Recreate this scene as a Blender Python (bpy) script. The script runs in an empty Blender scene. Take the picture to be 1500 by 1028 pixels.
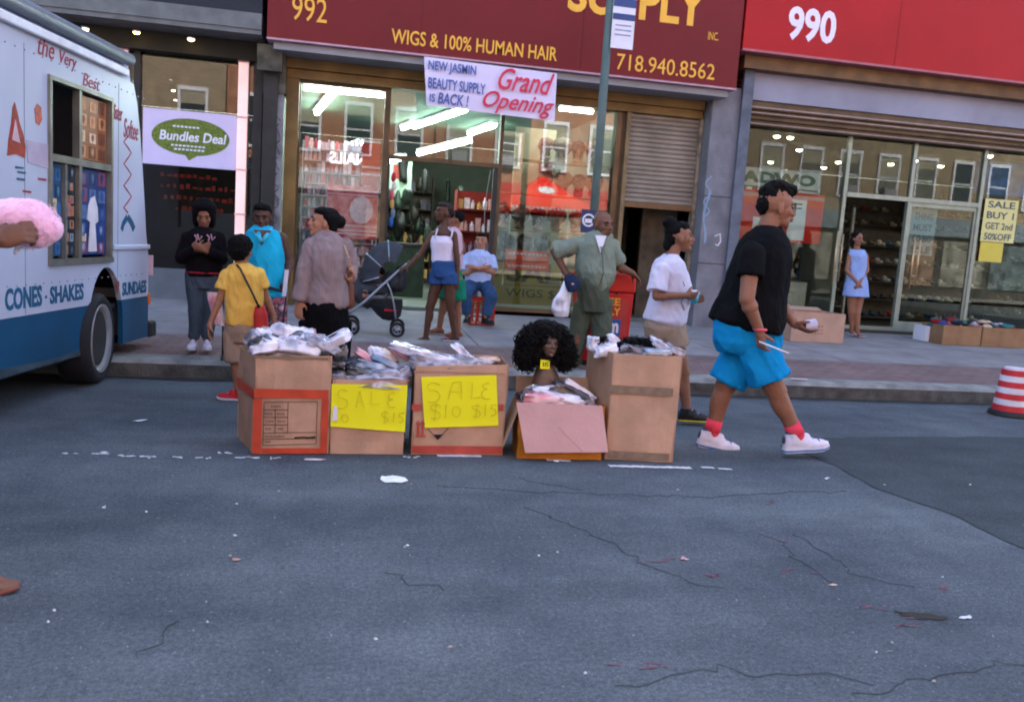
import bpy, math, random
import numpy as np
from mathutils import Vector, Matrix, noise
random.seed(7)
SC = bpy.context.scene
COL = SC.collection
# ---------------------------------------------------------------- camera
CAM_H = 1.33; YAW = .20337; PITCH = .12748; ROLL = .0669; FPX = 1241.0
_f = np.array([math.sin(YAW)*math.cos(PITCH), math.cos(YAW)*math.cos(PITCH), -math.sin(PITCH)])
_r = np.array([math.cos(YAW), -math.sin(YAW), 0.0]); _u = np.cross(_r, _f)
_r, _u = _r*math.cos(ROLL)+_u*math.sin(ROLL), -_r*math.sin(ROLL)+_u*math.cos(ROLL)
cd = bpy.data.cameras.new('camera'); cam = bpy.data.objects.new('camera', cd); COL.objects.link(cam)
cd.sensor_width = 36; cd.sensor_fit = 'HORIZONTAL'; cd.lens = FPX/1500*36; cd.clip_start = .05; cd.clip_end = 500
cam.matrix_world = Matrix([[_r[0], _u[0], -_f[0], 0], [_r[1], _u[1], -_f[1], 0], [_r[2], _u[2], -_f[2], CAM_H], [0, 0, 0, 1]])
cd.dof.use_dof = True; cd.dof.focus_distance = 5.6; cd.dof.aperture_fstop = 3.2
SC.camera = cam
# ---------------------------------------------------------------- light
SUN_EL, SUN_AZ = 40.0, 8.0      # the sun stands behind the shops: the street lies in their shade, the far side is lit
w = bpy.data.worlds.new('World'); SC.world = w; w.use_nodes = True
nt = w.node_tree; nt.nodes.clear()
sky = nt.nodes.new('ShaderNodeTexSky'); sky.sky_type = 'NISHITA'; sky.sun_disc = False
sky.sun_elevation = math.radians(SUN_EL); sky.sun_rotation = math.radians(SUN_AZ); sky.air_density = 1.0; sky.dust_density = 2.0; sky.ozone_density = 1.0
bg = nt.nodes.new('ShaderNodeBackground'); bg.inputs[1].default_value = .15
wo = nt.nodes.new('ShaderNodeOutputWorld'); nt.links.new(sky.outputs[0], bg.inputs[0]); nt.links.new(bg.outputs[0], wo.inputs[0])
sd = bpy.data.lights.new('sun', 'SUN'); sun = bpy.data.objects.new('sun', sd); COL.objects.link(sun)
sd.energy = 3.5; sd.angle = math.radians(.5); sd.color = (1, .93, .82)
_s = Vector((math.sin(math.radians(SUN_AZ))*math.cos(math.radians(SUN_EL)), math.cos(math.radians(SUN_AZ))*math.cos(math.radians(SUN_EL)), math.sin(math.radians(SUN_EL))))
sun.rotation_euler = _s.to_track_quat('Z', 'Y').to_euler(); sun.location = (0, 20, 30)
vs = SC.view_settings; vs.view_transform = 'Standard'; vs.look = 'None'; vs.gamma = 1; vs.exposure = 2.45
SC.cycles.max_bounces = 6; SC.cycles.transparent_max_bounces = 12; SC.cycles.glossy_bounces = 3; SC.cycles.diffuse_bounces = 3
SC.cycles.caustics_reflective = False; SC.cycles.caustics_refractive = False; SC.cycles.sample_clamp_indirect = 4
SC.cycles.filter_width = 1.9
# ---------------------------------------------------------------- pixel <-> place (photo pixels, 1500 x 1028)
def ray(x, y): return _f+(x-750)/FPX*_r-(y-514)/FPX*_u
def P(x, y, Y):
    d = ray(x, y); t = Y/d[1]; return np.array([d[0]*t, Y, d[2]*t+CAM_H])
def G(x, y, z=0.0):
    d = ray(x, y); t = (z-CAM_H)/d[2]; return np.array([d[0]*t, d[1]*t, z])
def wz(Y): return .15+max(0, min(1, (Y-7.5)/4.9))*.10      # height of the pavement at Y
# ---------------------------------------------------------------- colour and materials
def C(h):
    h = h.lstrip('#'); v = [int(h[i:i+2], 16)/255 for i in (0, 2, 4)]
    return tuple([(c/12.92 if c <= .04045 else ((c+.055)/1.055)**2.4) for c in v])+(1,)
MATS = {}
def mat(name, col, rough=.7, var=.12, scale=6, bump=.0, bscale=60, metal=0, emit=0, spec=.28, col2=None, alpha=1, sheen=0, coord='Object', trans=0, detail=6, ramp=(.35, .65), sss=0):
    if name in MATS: return MATS[name]
    m = bpy.data.materials.new(name); m.use_nodes = True; n = m.node_tree.nodes; l = m.node_tree.links
    b = n['Principled BSDF']; c = C(col) if isinstance(col, str) else tuple(col)+(1,)
    c2 = (C(col2) if isinstance(col2, str) else None) or tuple(x*(1-var) for x in c[:3])+(1,)
    c1 = c if col2 else tuple(min(1, x*(1+var)) for x in c[:3])+(1,)
    tc = n.new('ShaderNodeTexCoord'); nz = n.new('ShaderNodeTexNoise'); nz.inputs['Scale'].default_value = scale; nz.inputs['Detail'].default_value = detail
    l.new(tc.outputs[coord], nz.inputs['Vector'])
    cr = n.new('ShaderNodeValToRGB'); cr.color_ramp.elements[0].position, cr.color_ramp.elements[1].position = ramp
    cr.color_ramp.elements[0].color = c2; cr.color_ramp.elements[1].color = c1
    l.new(nz.outputs['Fac'], cr.inputs[0]); l.new(cr.outputs[0], b.inputs['Base Color'])
    b.inputs['Roughness'].default_value = rough; b.inputs['Metallic'].default_value = metal
    b.inputs['Specular IOR Level'].default_value = spec
    if sheen: b.inputs['Sheen Weight'].default_value = sheen
    if sss: b.inputs['Subsurface Weight'].default_value = sss; b.inputs['Subsurface Scale'].default_value = .02
    if alpha < 1: b.inputs['Alpha'].default_value = alpha
    if emit:
        l.new(cr.outputs[0], b.inputs['Emission Color']); b.inputs['Emission Strength'].default_value = emit
    if bump:
        n2 = n.new('ShaderNodeTexNoise'); n2.inputs['Scale'].default_value = bscale; n2.inputs['Detail'].default_value = 4
        bp = n.new('ShaderNodeBump'); bp.inputs['Strength'].default_value = bump; bp.inputs['Distance'].default_value = .02
        l.new(tc.outputs[coord], n2.inputs['Vector']); l.new(n2.outputs['Fac'], bp.inputs['Height']); l.new(bp.outputs[0], b.inputs['Normal'])
    MATS[name] = m; return m
def M_glass(name, tint=(.9, .95, .93), boost=1.9, mx=.5):
    m = bpy.data.materials.new(name); m.use_nodes = True; n = m.node_tree.nodes; l = m.node_tree.links; n.clear()
    o = n.new('ShaderNodeOutputMaterial'); t = n.new('ShaderNodeBsdfTransparent'); t.inputs[0].default_value = (*tint, 1)
    g = n.new('ShaderNodeBsdfGlossy'); g.inputs['Roughness'].default_value = .004; g.inputs[0].default_value = (1, 1, 1, 1)
    fr = n.new('ShaderNodeFresnel'); fr.inputs[0].default_value = boost
    tc = n.new('ShaderNodeTexCoord'); nz = n.new('ShaderNodeTexNoise'); nz.inputs['Scale'].default_value = .8; nz.inputs['Detail'].default_value = 1
    bp = n.new('ShaderNodeBump'); bp.inputs['Strength'].default_value = .04; bp.inputs['Distance'].default_value = .02
    l.new(tc.outputs['Object'], nz.inputs['Vector']); l.new(nz.outputs['Fac'], bp.inputs['Height']); l.new(bp.outputs[0], g.inputs['Normal'])
    mx_ = n.new('ShaderNodeMixShader'); l.new(fr.outputs[0], mx_.inputs[0]); l.new(t.outputs[0], mx_.inputs[1]); l.new(g.outputs[0], mx_.inputs[2]); l.new(mx_.outputs[0], o.inputs[0])
    return m
def M_emit(name, col, s, base='#ffffff'):
    return mat(name, col, emit=s, var=.02)
# ---------------------------------------------------------------- mesh pieces: each returns (verts Nx3, faces)
def box(x0, x1, y0, y1, z0, z1):
    V = np.array([(x, y, z) for z in (z0, z1) for y in (y0, y1) for x in (x0, x1)], float)
    return V, [(0, 2, 3, 1), (4, 5, 7, 6), (0, 1, 5, 4), (2, 6, 7, 3), (0, 4, 6, 2), (1, 3, 7, 5)]
def obox(c, ax, ay, az):      # centre and three half-axis vectors
    c, ax, ay, az = map(np.asarray, (c, ax, ay, az))
    V = np.array([c+i*ax+j*ay+k*az for k in (-1, 1) for j in (-1, 1) for i in (-1, 1)], float)
    return V, [(0, 2, 3, 1), (4, 5, 7, 6), (0, 1, 5, 4), (2, 6, 7, 3), (0, 4, 6, 2), (1, 3, 7, 5)]
def frame_of(d):
    d = np.asarray(d, float); d = d/(np.linalg.norm(d)+1e-12)
    a = np.array([0, 0, 1.0]) if abs(d[2]) < .9 else np.array([1.0, 0, 0])
    u = np.cross(a, d); u /= np.linalg.norm(u); return u, np.cross(d, u), d
def cyl(p, q, r1, r2=None, n=14):
    r2 = r1 if r2 is None else r2; p = np.asarray(p, float); q = np.asarray(q, float); u, v, d = frame_of(q-p)
    V = []
    for c, r in ((p, r1), (q, r2)):
        for i in range(n):
            a = 2*math.pi*i/n; V.append(c+r*(math.cos(a)*u+math.sin(a)*v))
    F = [(i, (i+1) % n, n+(i+1) % n, n+i) for i in range(n)]+[tuple(range(n))[::-1], tuple(range(n, 2*n))]
    return np.array(V), F
def _ico(n=14, m=9):
    V = [(0, 0, 1)]; F = []
    for j in range(1, m):
        t = math.pi*j/m
        for i in range(n):
            a = 2*math.pi*i/n; V.append((math.sin(t)*math.cos(a), math.sin(t)*math.sin(a), math.cos(t)))
    V.append((0, 0, -1)); k = len(V)-1
    for i in range(n):
        F.append((0, 1+i, 1+(i+1) % n)); F.append((k, 1+(m-2)*n+(i+1) % n, 1+(m-2)*n+i))
        for j in range(m-2): F.append((1+j*n+i, 1+(j+1)*n+i, 1+(j+1)*n+(i+1) % n, 1+j*n+(i+1) % n))
    return np.array(V, float), F
_SPH = {k: _ico(*k) for k in ((14, 9), (8, 5), (28, 18), (64, 40))}
def ell(c, r, R=None, res=(14, 9)):
    V, F = _SPH[res]; r = (r, r, r) if np.isscalar(r) else r
    V = V*np.array(r)
    if R is not None: V = V@np.asarray(R).T
    return V+np.asarray(c), F
def caps(p, q, r1, r2):
    a = cyl(p, q, r1, r2); return [a, ell(p, r1), ell(q, r2)]
def tube(pts, r, n=8, closed=False):
    pts = [np.asarray(p, float) for p in pts]; V = []; F = []; N = len(pts)
    rr = r if hasattr(r, '__len__') else [r]*N; pu = None
    for i, p in enumerate(pts):
        d = (pts[min(i+1, N-1)]-pts[max(i-1, 0)]) if not closed else pts[(i+1) % N]-pts[i-1]
        u, v, d = frame_of(d)
        if pu is not None:
            u = pu-d*(pu@d); u /= np.linalg.norm(u)+1e-9; v = np.cross(d, u)
        pu = u
        for k in range(n):
            a = 2*math.pi*k/n; V.append(p+rr[i]*(math.cos(a)*u+math.sin(a)*v))
    for i in range(N if closed else N-1):
        j = (i+1) % N
        for k in range(n): F.append((i*n+k, i*n+(k+1) % n, j*n+(k+1) % n, j*n+k))
    if not closed: F += [tuple(range(n))[::-1], tuple(range((N-1)*n, N*n))]
    return np.array(V), F
def loft(rings, n=None):      # rings: list of point lists of equal length, closed with caps
    n = len(rings[0]); V = np.array([p for r in rings for p in r], float); F = []
    for i in range(len(rings)-1):
        for k in range(n): F.append((i*n+k, i*n+(k+1) % n, (i+1)*n+(k+1) % n, (i+1)*n+k))
    F += [tuple(range(n))[::-1], tuple(range((len(rings)-1)*n, len(rings)*n))]
    return V, F
def prism(poly, o, U, Vv, t):     # 2-D outline in the plane o + a U + b V, thickness t along U x V
    o, U, Vv = (np.asarray(a, float) for a in (o, U, Vv)); N = np.cross(U, Vv); N /= np.linalg.norm(N); n = len(poly)
    A = [o+a*U+b*Vv for a, b in poly]; B = [p+N*t for p in A]
    F = [(i, (i+1) % n, n+(i+1) % n, n+i) for i in range(n)]+[tuple(range(n))[::-1], tuple(range(n, 2*n))]
    return np.array(A+B), F
def ribbon(pts, wd, o, U, Vv, t=.002):     # a drawn stroke lying in a plane
    pts = [np.array(p, float) for p in pts]; L = []; R = []
    for i, p in enumerate(pts):
        d = pts[min(i+1, len(pts)-1)]-pts[max(i-1, 0)]; d /= np.linalg.norm(d)+1e-9; nn = np.array([-d[1], d[0]])
        ww = wd*(.8+.4*random.random())/2; L.append(p+nn*ww); R.append(p-nn*ww)
    V = []; F = []; o, U, Vv = (np.asarray(a, float) for a in (o, U, Vv)); N = np.cross(U, Vv); N /= np.linalg.norm(N)
    for a, b in zip(L, R):
        for p in (a, b):
            V.append(o+p[0]*U+p[1]*Vv); V.append(o+p[0]*U+p[1]*Vv+N*t)
    for i in range(len(pts)-1):
        k = 4*i; F += [(k+1, k+3, k+7, k+5), (k, k+4, k+6, k+2), (k, k+1, k+5, k+4), (k+2, k+6, k+7, k+3)]
    return np.array(V), F
# ---------------------------------------------------------------- objects
OFF = {}
def root(name, label, cat, base, group=None):
    o = bpy.data.objects.new(name, None); COL.objects.link(o); o.location = [float(v) for v in base]; o.empty_display_size = .2
    o['label'] = label; o['category'] = cat
    if group: o['group'] = group
    OFF[o.name] = np.array(base, float); return o
def obj(name, prims, mats, parent=None, label=None, cat=None, group=None, kind=None, base=None, smooth=False, bevel=0, seg=2):
    if isinstance(prims, tuple): prims = [prims]
    VV = []; FF = []; MI = []; k = 0
    for pr in prims:
        V, F = pr[0], pr[1]; mi = pr[2] if len(pr) > 2 else 0
        VV.append(V); FF += [tuple(i+k for i in f) for f in F]; MI += [mi]*len(F); k += len(V)
    V = np.vstack(VV)
    if parent is not None: off = OFF[parent.name]
    elif base is not None: off = np.array(base, float)
    else: off = np.array([(V[:, 0].min()+V[:, 0].max())/2, (V[:, 1].min()+V[:, 1].max())/2, V[:, 2].min()])
    me = bpy.data.meshes.new(name); me.from_pydata((V-off).tolist(), [], FF)
    for m in (mats if isinstance(mats, (list, tuple)) else [mats]): me.materials.append(m)
    me.polygons.foreach_set('material_index', MI)
    if smooth: me.polygons.foreach_set('use_smooth', [True]*len(me.polygons))
    me.update()
    o = bpy.data.objects.new(name, me); COL.objects.link(o)
    if parent is not None: o.parent = parent
    else: o.location = off.tolist()
    OFF[o.name] = off
    if bevel:
        b = o.modifiers.new('bevel', 'BEVEL'); b.width = bevel; b.segments = seg; b.limit_method = 'ANGLE'; b.angle_limit = math.radians(40)
    if label: o['label'] = label
    if cat: o['category'] = cat
    if group: o['group'] = group
    if kind: o['kind'] = kind
    return o
def fuse(name, prims, mt, parent, vox=.01, sm=3, disp=None, **kw):
    """join overlapping closed pieces into one continuous skin"""
    VV = []; FF = []; k = 0
    for V, F in prims:
        VV.append(V); FF += [tuple(i+k for i in f) for f in F]; k += len(V)
    V = np.vstack(VV); me = bpy.data.meshes.new('tmp'); me.from_pydata(V.tolist(), [], FF); me.update()
    t = bpy.data.objects.new('tmp', me); COL.objects.link(t)
    r = t.modifiers.new('r', 'REMESH'); r.mode = 'VOXEL'; r.voxel_size = vox; r.use_smooth_shade = True
    if sm:
        s = t.modifiers.new('s', 'SMOOTH'); s.factor = .5; s.iterations = sm
    dg = bpy.context.evaluated_depsgraph_get(); dg.update()
    m2 = bpy.data.meshes.new_from_object(t.evaluated_get(dg)); bpy.data.objects.remove(t); bpy.data.meshes.remove(me)
    n = len(m2.vertices); co = np.empty(n*3); m2.vertices.foreach_get('co', co); co = co.reshape(-1, 3)
    if disp:
        no = np.empty(n*3); m2.vertices.foreach_get('normal', no); no = no.reshape(-1, 3); co = disp(co, no)
    F = [tuple(p.vertices) for p in m2.polygons]; bpy.data.meshes.remove(m2)
    return obj(name, [(co, F)], mt, parent, smooth=True, **kw)
def wrinkle(amp=.008, sc=7, sq=(1, 1, .45), seed=0, amp2=.003):
    def f(co, no):
        d = np.array([noise.noise(Vector((p[0]*sc*sq[0]+seed, p[1]*sc*sq[1], p[2]*sc*sq[2]))) for p in co])
        d2 = np.array([noise.noise(Vector((p[0]*sc*2.7+seed, p[1]*sc*2.7, p[2]*sc*1.5+5))) for p in co])
        r = (1-np.abs(d)*3.2).clip(-1, 1)
        d3 = np.array([noise.noise(Vector(((p[0]+p[2]*.6)*sc*2.2+seed, p[1]*sc*2.2, (p[2]-p[0]*.6)*sc*.7))) for p in co])
        return co+no*(amp*r+amp2*d2*2+amp*.45*(1-np.abs(d3)*2.5).clip(-1, 1))[:, None]
    return f
def curly(amp=.012, sc=60, seed=0):
    def f(co, no):
        d = np.array([noise.noise(Vector((p[0]*sc+seed, p[1]*sc, p[2]*sc)))+.5*noise.noise(Vector((p[0]*sc*.4, p[1]*sc*.4+seed, p[2]*sc*.4))) for p in co])
        return co+no*(amp*d)[:, None]
    return f
def text(s, o, U, Vv, wd, ht, mt, parent, t=.004, name='lettering', shear=0, bold=0, label=None):
    cu = bpy.data.curves.new('t', 'FONT'); cu.body = s; cu.shear = shear; cu.offset = bold; cu.extrude = .01; cu.resolution_u = 3
    ob = bpy.data.objects.new('t', cu); COL.objects.link(ob); dg = bpy.context.evaluated_depsgraph_get(); dg.update()
    m = bpy.data.meshes.new_from_object(ob.evaluated_get(dg)); bpy.data.objects.remove(ob)
    co = np.empty(len(m.vertices)*3); m.vertices.foreach_get('co', co); co = co.reshape(-1, 3); F = [tuple(p.vertices) for p in m.polygons]; bpy.data.meshes.remove(m)
    mn = co.min(0); mxx = co.max(0); co = (co-mn)/(mxx-mn+1e-9)
    o, U, Vv = (np.asarray(a, float) for a in (o, U, Vv)); U = U/np.linalg.norm(U); Vv = Vv/np.linalg.norm(Vv); N = np.cross(U, Vv)
    W = o+co[:, :1]*wd*U+co[:, 1:2]*ht*Vv+co[:, 2:3]*t*N
    return obj(name, [(W, F)], mt, parent, label=label)
X_, Y_, Z_ = np.eye(3)
def tag(o, label, cat, group=None):
    o['label'] = label; o['category'] = cat
    if group: o['group'] = group
    return o
# ================================================================ SETTING
def ground_mat(name, c1, c2, speck, rough=.9, sc=1.0, crack=True):
    m = bpy.data.materials.new(name); m.use_nodes = True; n = m.node_tree.nodes; l = m.node_tree.links; b = n['Principled BSDF']
    tc = n.new('ShaderNodeTexCoord')
    def nz(s, d=8, r=.6):
        a = n.new('ShaderNodeTexNoise'); a.inputs['Scale'].default_value = s; a.inputs['Detail'].default_value = d; a.inputs['Roughness'].default_value = r; l.new(tc.outputs['Object'], a.inputs['Vector']); return a
    def ramp(src, p0, p1, a, bb):
        r = n.new('ShaderNodeValToRGB'); r.color_ramp.elements[0].position = p0; r.color_ramp.elements[1].position = p1; r.color_ramp.elements[0].color = a; r.color_ramp.elements[1].color = bb; l.new(src, r.inputs[0]); return r
    def mix(f, a, bb, fac=None, mode='MIX'):
        x = n.new('ShaderNodeMix'); x.data_type = 'RGBA'; x.blend_type = mode
        if fac is not None: x.inputs[0].default_value = fac
        else: l.new(f, x.inputs[0])
        for i, q in ((6, a), (7, bb)):
            if isinstance(q, tuple): x.inputs[i].default_value = q
            else: l.new(q, x.inputs[i])
        return x.outputs[2]
    base = ramp(nz(.55*sc).outputs[0], .3, .7, C(c2), C(c1)).outputs[0]
    grit = ramp(nz(160, 3, .7).outputs[0], .25, .75, (.25, .25, .25, 1), (1.85, 1.85, 1.85, 1)).outputs[0]
    base = mix(None, base, grit, .75, 'MULTIPLY')
    g2_ = ramp(nz(52, 3, .8).outputs[0], .3, .7, (.55, .55, .55, 1), (1.5, 1.5, 1.5, 1)).outputs[0]
    base = mix(None, base, g2_, .8, 'MULTIPLY')
    g3_ = ramp(nz(1.1, 5, .75).outputs[0], .35, .7, (.72, .74, .76, 1), (1.12, 1.1, 1.08, 1)).outputs[0]
    base = mix(None, base, g3_, .9, 'MULTIPLY')
    sp = ramp(nz(75, 2).outputs[0], .66, .72, (0, 0, 0, 1), (1, 1, 1, 1)).outputs[0]
    base = mix(sp, base, C(speck))
    mp = n.new('ShaderNodeMapping'); mp.inputs['Scale'].default_value = (.25, 1.6, 1); l.new(tc.outputs['Object'], mp.inputs[0]); bn_ = nz(.9, 4, .6); l.new(mp.outputs[0], bn_.inputs['Vector'])
    base = mix(None, base, ramp(bn_.outputs[0], .35, .65, (.80, .81, .82, 1), (1.12, 1.11, 1.1, 1)).outputs[0], 1.0, 'MULTIPLY')
    sp2 = ramp(nz(48, 1).outputs[0], .775, .79, (0, 0, 0, 1), (1, 1, 1, 1)).outputs[0]
    base = mix(sp2, base, C('#a4a6aa'))
    bl = ramp(nz(3.2, 6, .7).outputs[0], .3, .75, (.86, .86, .86, 1), (1.1, 1.1, 1.1, 1)).outputs[0]
    base = mix(None, base, bl, 1.0, 'MULTIPLY')
    l.new(base, b.inputs['Base Color']); b.inputs['Roughness'].default_value = rough; b.inputs['Specular IOR Level'].default_value = .15
    bp = n.new('ShaderNodeBump'); bp.inputs['Strength'].default_value = .5; bp.inputs['Distance'].default_value = .006; l.new(nz(120, 4).outputs[0], bp.inputs['Height']); l.new(bp.outputs[0], b.inputs['Normal'])
    return m
def brick_mat(name, c1, c2, mortar, scale=1, bw=.5, rh=.25, ms=.02, rough=.85, vert=True, off=.5, var=0):
    m = bpy.data.materials.new(name); m.use_nodes = True; n = m.node_tree.nodes; l = m.node_tree.links; b = n['Principled BSDF']
    tc = n.new('ShaderNodeTexCoord'); sx = n.new('ShaderNodeSeparateXYZ'); cx = n.new('ShaderNodeCombineXYZ'); l.new(tc.outputs['Object'], sx.inputs[0])
    l.new(sx.outputs[0], cx.inputs[0]); l.new(sx.outputs[2 if vert else 1], cx.inputs[1])
    bt = n.new('ShaderNodeTexBrick'); bt.inputs['Scale'].default_value = scale; bt.inputs['Color1'].default_value = C(c1); bt.inputs['Color2'].default_value = C(c2); bt.inputs['Mortar'].default_value = C(mortar)
    bt.inputs['Brick Width'].default_value = bw; bt.inputs['Row Height'].default_value = rh; bt.inputs['Mortar Size'].default_value = ms; bt.offset = off; l.new(cx.outputs[0], bt.inputs[0])
    nz = n.new('ShaderNodeTexNoise'); nz.inputs['Scale'].default_value = 2.3; nz.inputs['Detail'].default_value = 9; nz.inputs['Roughness'].default_value = .7; l.new(tc.outputs['Object'], nz.inputs[0])
    r = n.new('ShaderNodeValToRGB'); r.color_ramp.elements[0].position = .25; r.color_ramp.elements[1].position = .75; r.color_ramp.elements[0].color = (.62, .62, .62, 1); r.color_ramp.elements[1].color = (1.25, 1.22, 1.2, 1); l.new(nz.outputs[0], r.inputs[0])
    n3 = n.new('ShaderNodeTexNoise'); n3.inputs['Scale'].default_value = 150; n3.inputs['Detail'].default_value = 2; l.new(tc.outputs['Object'], n3.inputs[0])
    r3 = n.new('ShaderNodeValToRGB'); r3.color_ramp.elements[0].position = .3; r3.color_ramp.elements[1].position = .7; r3.color_ramp.elements[0].color = (.7, .7, .7, 1); r3.color_ramp.elements[1].color = (1.3, 1.3, 1.3, 1); l.new(n3.outputs[0], r3.inputs[0])
    x = n.new('ShaderNodeMix'); x.data_type = 'RGBA'; x.blend_type = 'MULTIPLY'; x.inputs[0].default_value = 1; l.new(bt.outputs[0], x.inputs[6]); l.new(r.outputs[0], x.inputs[7])
    x2 = n.new('ShaderNodeMix'); x2.data_type = 'RGBA'; x2.blend_type = 'MULTIPLY'; x2.inputs[0].default_value = .8; l.new(x.outputs[2], x2.inputs[6]); l.new(r3.outputs[0], x2.inputs[7])
    l.new(x2.outputs[2], b.inputs['Base Color']); b.inputs['Roughness'].default_value = rough; b.inputs['Specular IOR Level'].default_value = .2
    bp = n.new('ShaderNodeBump'); bp.inputs['Strength'].default_value = .3; bp.inputs['Distance'].default_value = .01; l.new(bt.outputs['Fac'], bp.inputs['Height']); bp.invert = True; l.new(bp.outputs[0], b.inputs['Normal'])
    return m
M_road = ground_mat('asphalt', '#5f6569', '#53595e', '#8c8e94')
M_patch = ground_mat('new_asphalt', '#4a5053', '#42484b', '#73767c')
def sheet(x0, x1, y0, y1, z, z2=None):
    z2 = z if z2 is None else z2
    return np.array([(x0, y0, z), (x1, y0, z), (x1, y1, z2), (x0, y1, z2)], float), [(0, 1, 2, 3)]
obj('ground', [sheet(-120, 120, -120, 120, -.03)], mat('earth', '#5a574f'), kind='structure', base=(0, 0, -.03))
obj('road', [sheet(-60, 60, -6, 7.6, 0)], M_road, kind='structure', base=(0, 0, 0))
pp = [(3.16, 5.5), (3.28, 4.95), (3.22, 4.4), (3.36, 3.9), (3.34, 3.3), (3.5, 1.0), (12, .9), (12, 5.95), (7.5, 5.98), (5.4, 5.93), (4.2, 5.84), (3.6, 5.74)]
def wob(pts, n=5, a=.025):
    out = []
    for i in range(len(pts)):
        p, q = np.array(pts[i]), np.array(pts[(i+1) % len(pts)])
        for k in range(n): out.append(tuple(p+(q-p)*k/n+(np.array([random.uniform(-a, a), random.uniform(-a, a)]) if k else 0)))
    return out
wp = wob(pp)
obj('road_patch', [(np.array([(a, b, .004) for a, b in wp]), [tuple(range(len(wp)))[::-1]])], M_patch, kind='structure', base=(5, 4, .004))
M_side = brick_mat('pavement', '#938d8c', '#8a8482', '#626167', 1, 1.5, 1.5, .012, vert=False, off=0)
M_band = brick_mat('paver_band', '#8c7068', '#7d655f', '#6a6266', 1, .2, .1, .012, vert=False)
obj('pavement', [sheet(-40, 40, 7.6, 12.6, wz(7.5), wz(12.6)), sheet(-40, 40, 12.4, 26, .25)], M_side, kind='structure', base=(0, 7.6, .15))
obj('paver_band', [sheet(-40, 40, 7.72, 9.0, wz(7.72)+.006, wz(9)+.006)], M_band, kind='structure', base=(0, 7.7, .15))
rings = []
for i in range(161):
    x = -40+i*.5; a = .012*noise.noise(Vector((x*1.3, 0, 0))); b = .012*noise.noise(Vector((x*1.3, 9, 0)))
    rings.append([(x, 7.50+a, -.02), (x, 7.50+a, .118+b), (x, 7.525+a, .152+b), (x, 7.73, .162), (x, 7.73, -.02)])
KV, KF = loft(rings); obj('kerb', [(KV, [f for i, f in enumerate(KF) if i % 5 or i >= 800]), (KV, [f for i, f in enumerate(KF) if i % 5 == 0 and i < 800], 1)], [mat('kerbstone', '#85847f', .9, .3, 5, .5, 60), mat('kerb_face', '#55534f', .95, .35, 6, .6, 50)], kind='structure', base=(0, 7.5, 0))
# grime in the gutter, worn paint, cracks, stain
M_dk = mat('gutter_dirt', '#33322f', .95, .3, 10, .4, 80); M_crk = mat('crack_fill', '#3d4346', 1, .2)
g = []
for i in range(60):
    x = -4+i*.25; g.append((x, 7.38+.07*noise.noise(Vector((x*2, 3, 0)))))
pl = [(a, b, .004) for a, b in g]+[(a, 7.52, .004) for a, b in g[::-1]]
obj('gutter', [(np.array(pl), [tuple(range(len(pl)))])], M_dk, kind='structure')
def crackline(pts, wd=.0028, amp=.06, z=.003):
    out = []
    for i in range(len(pts)-1):
        p, q = np.array(pts[i][:2]), np.array(pts[i+1][:2]); n = max(3, int(np.linalg.norm(q-p)/.04))
        for k in range(n): out.append(p+(q-p)*k/n+np.array([noise.noise(Vector((k*.6, i*3.1, p[0]*7))), noise.noise(Vector((k*.6, i*7.7, p[1]*5+9)))])*amp)
    out.append(np.array(pts[-1][:2])); return ribbon(out, wd, (0, 0, z), X_, Y_, .0015)
cr = [[(770, 742), (830, 770), (900, 795), (945, 825), (1000, 850), (1060, 862)], [(1120, 780), (1145, 795), (1165, 818), (1190, 838), (1225, 856)],
      [(905, 1010), (985, 985), (1060, 980), (1120, 990), (1200, 985), (1280, 1005)], [(1250, 1020), (1350, 995), (1468, 975), (1500, 972)],
      [(1000, 730), (1150, 722), (1240, 720)], [(640, 712), (800, 722), (1000, 727)], [(850, 718), (760, 700)], [(200, 965), (240, 935), (262, 910)], [(560, 840), (650, 865)], [(1160, 780), (1250, 840), (1340, 860)]]
obj('road_cracks', [crackline([G(*p) for p in c]) for c in cr], M_crk, kind='structure')
M_paint = mat('worn_paint', '#d8d6d8', .8, .1, 40, .2, 90)
mk = []
def blob(x, y, rx, ry, n=22, s=0, z=.004, amp=.35, rot=0):
    pts = []
    for i in range(n):
        a = 2*math.pi*i/n; r = 1+amp*noise.noise(Vector((math.cos(a)*1.6+s, math.sin(a)*1.6, s*2.2)))+amp*.5*random.uniform(-1, 1)
        dx, dy = rx*r*math.cos(a), ry*r*math.sin(a); pts.append((x+dx*math.cos(rot)-dy*math.sin(rot), y+dx*math.sin(rot)+dy*math.cos(rot), z))
    return np.array(pts), [tuple(range(n))]
def strip(p, q, wd, n=26):
    p, q = np.array(p[:2]), np.array(q[:2]); A = []; B = []
    for i in range(n+1):
        c = p+(q-p)*i/n; A.append((c[0], c[1]+wd*(.5+random.uniform(-.18, .1)), .005)); B.append((c[0], c[1]-wd*(.5+random.uniform(-.12, .12)), .005))
    V = A+B[::-1]; return np.array(V), [tuple(range(len(V)))[::-1]]
mk.append(strip(G(892, 683), G(1012, 686), .05)); mk.append(strip(G(1027, 685), G(1046, 686), .035, 8)); mk.append(strip(G(1052, 687), G(1072, 688), .035, 8))
mk.append(strip(G(640, 668), G(705, 669), .05, 12)); mk.append(strip(G(800, 674), G(836, 676), .05, 8))
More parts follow.
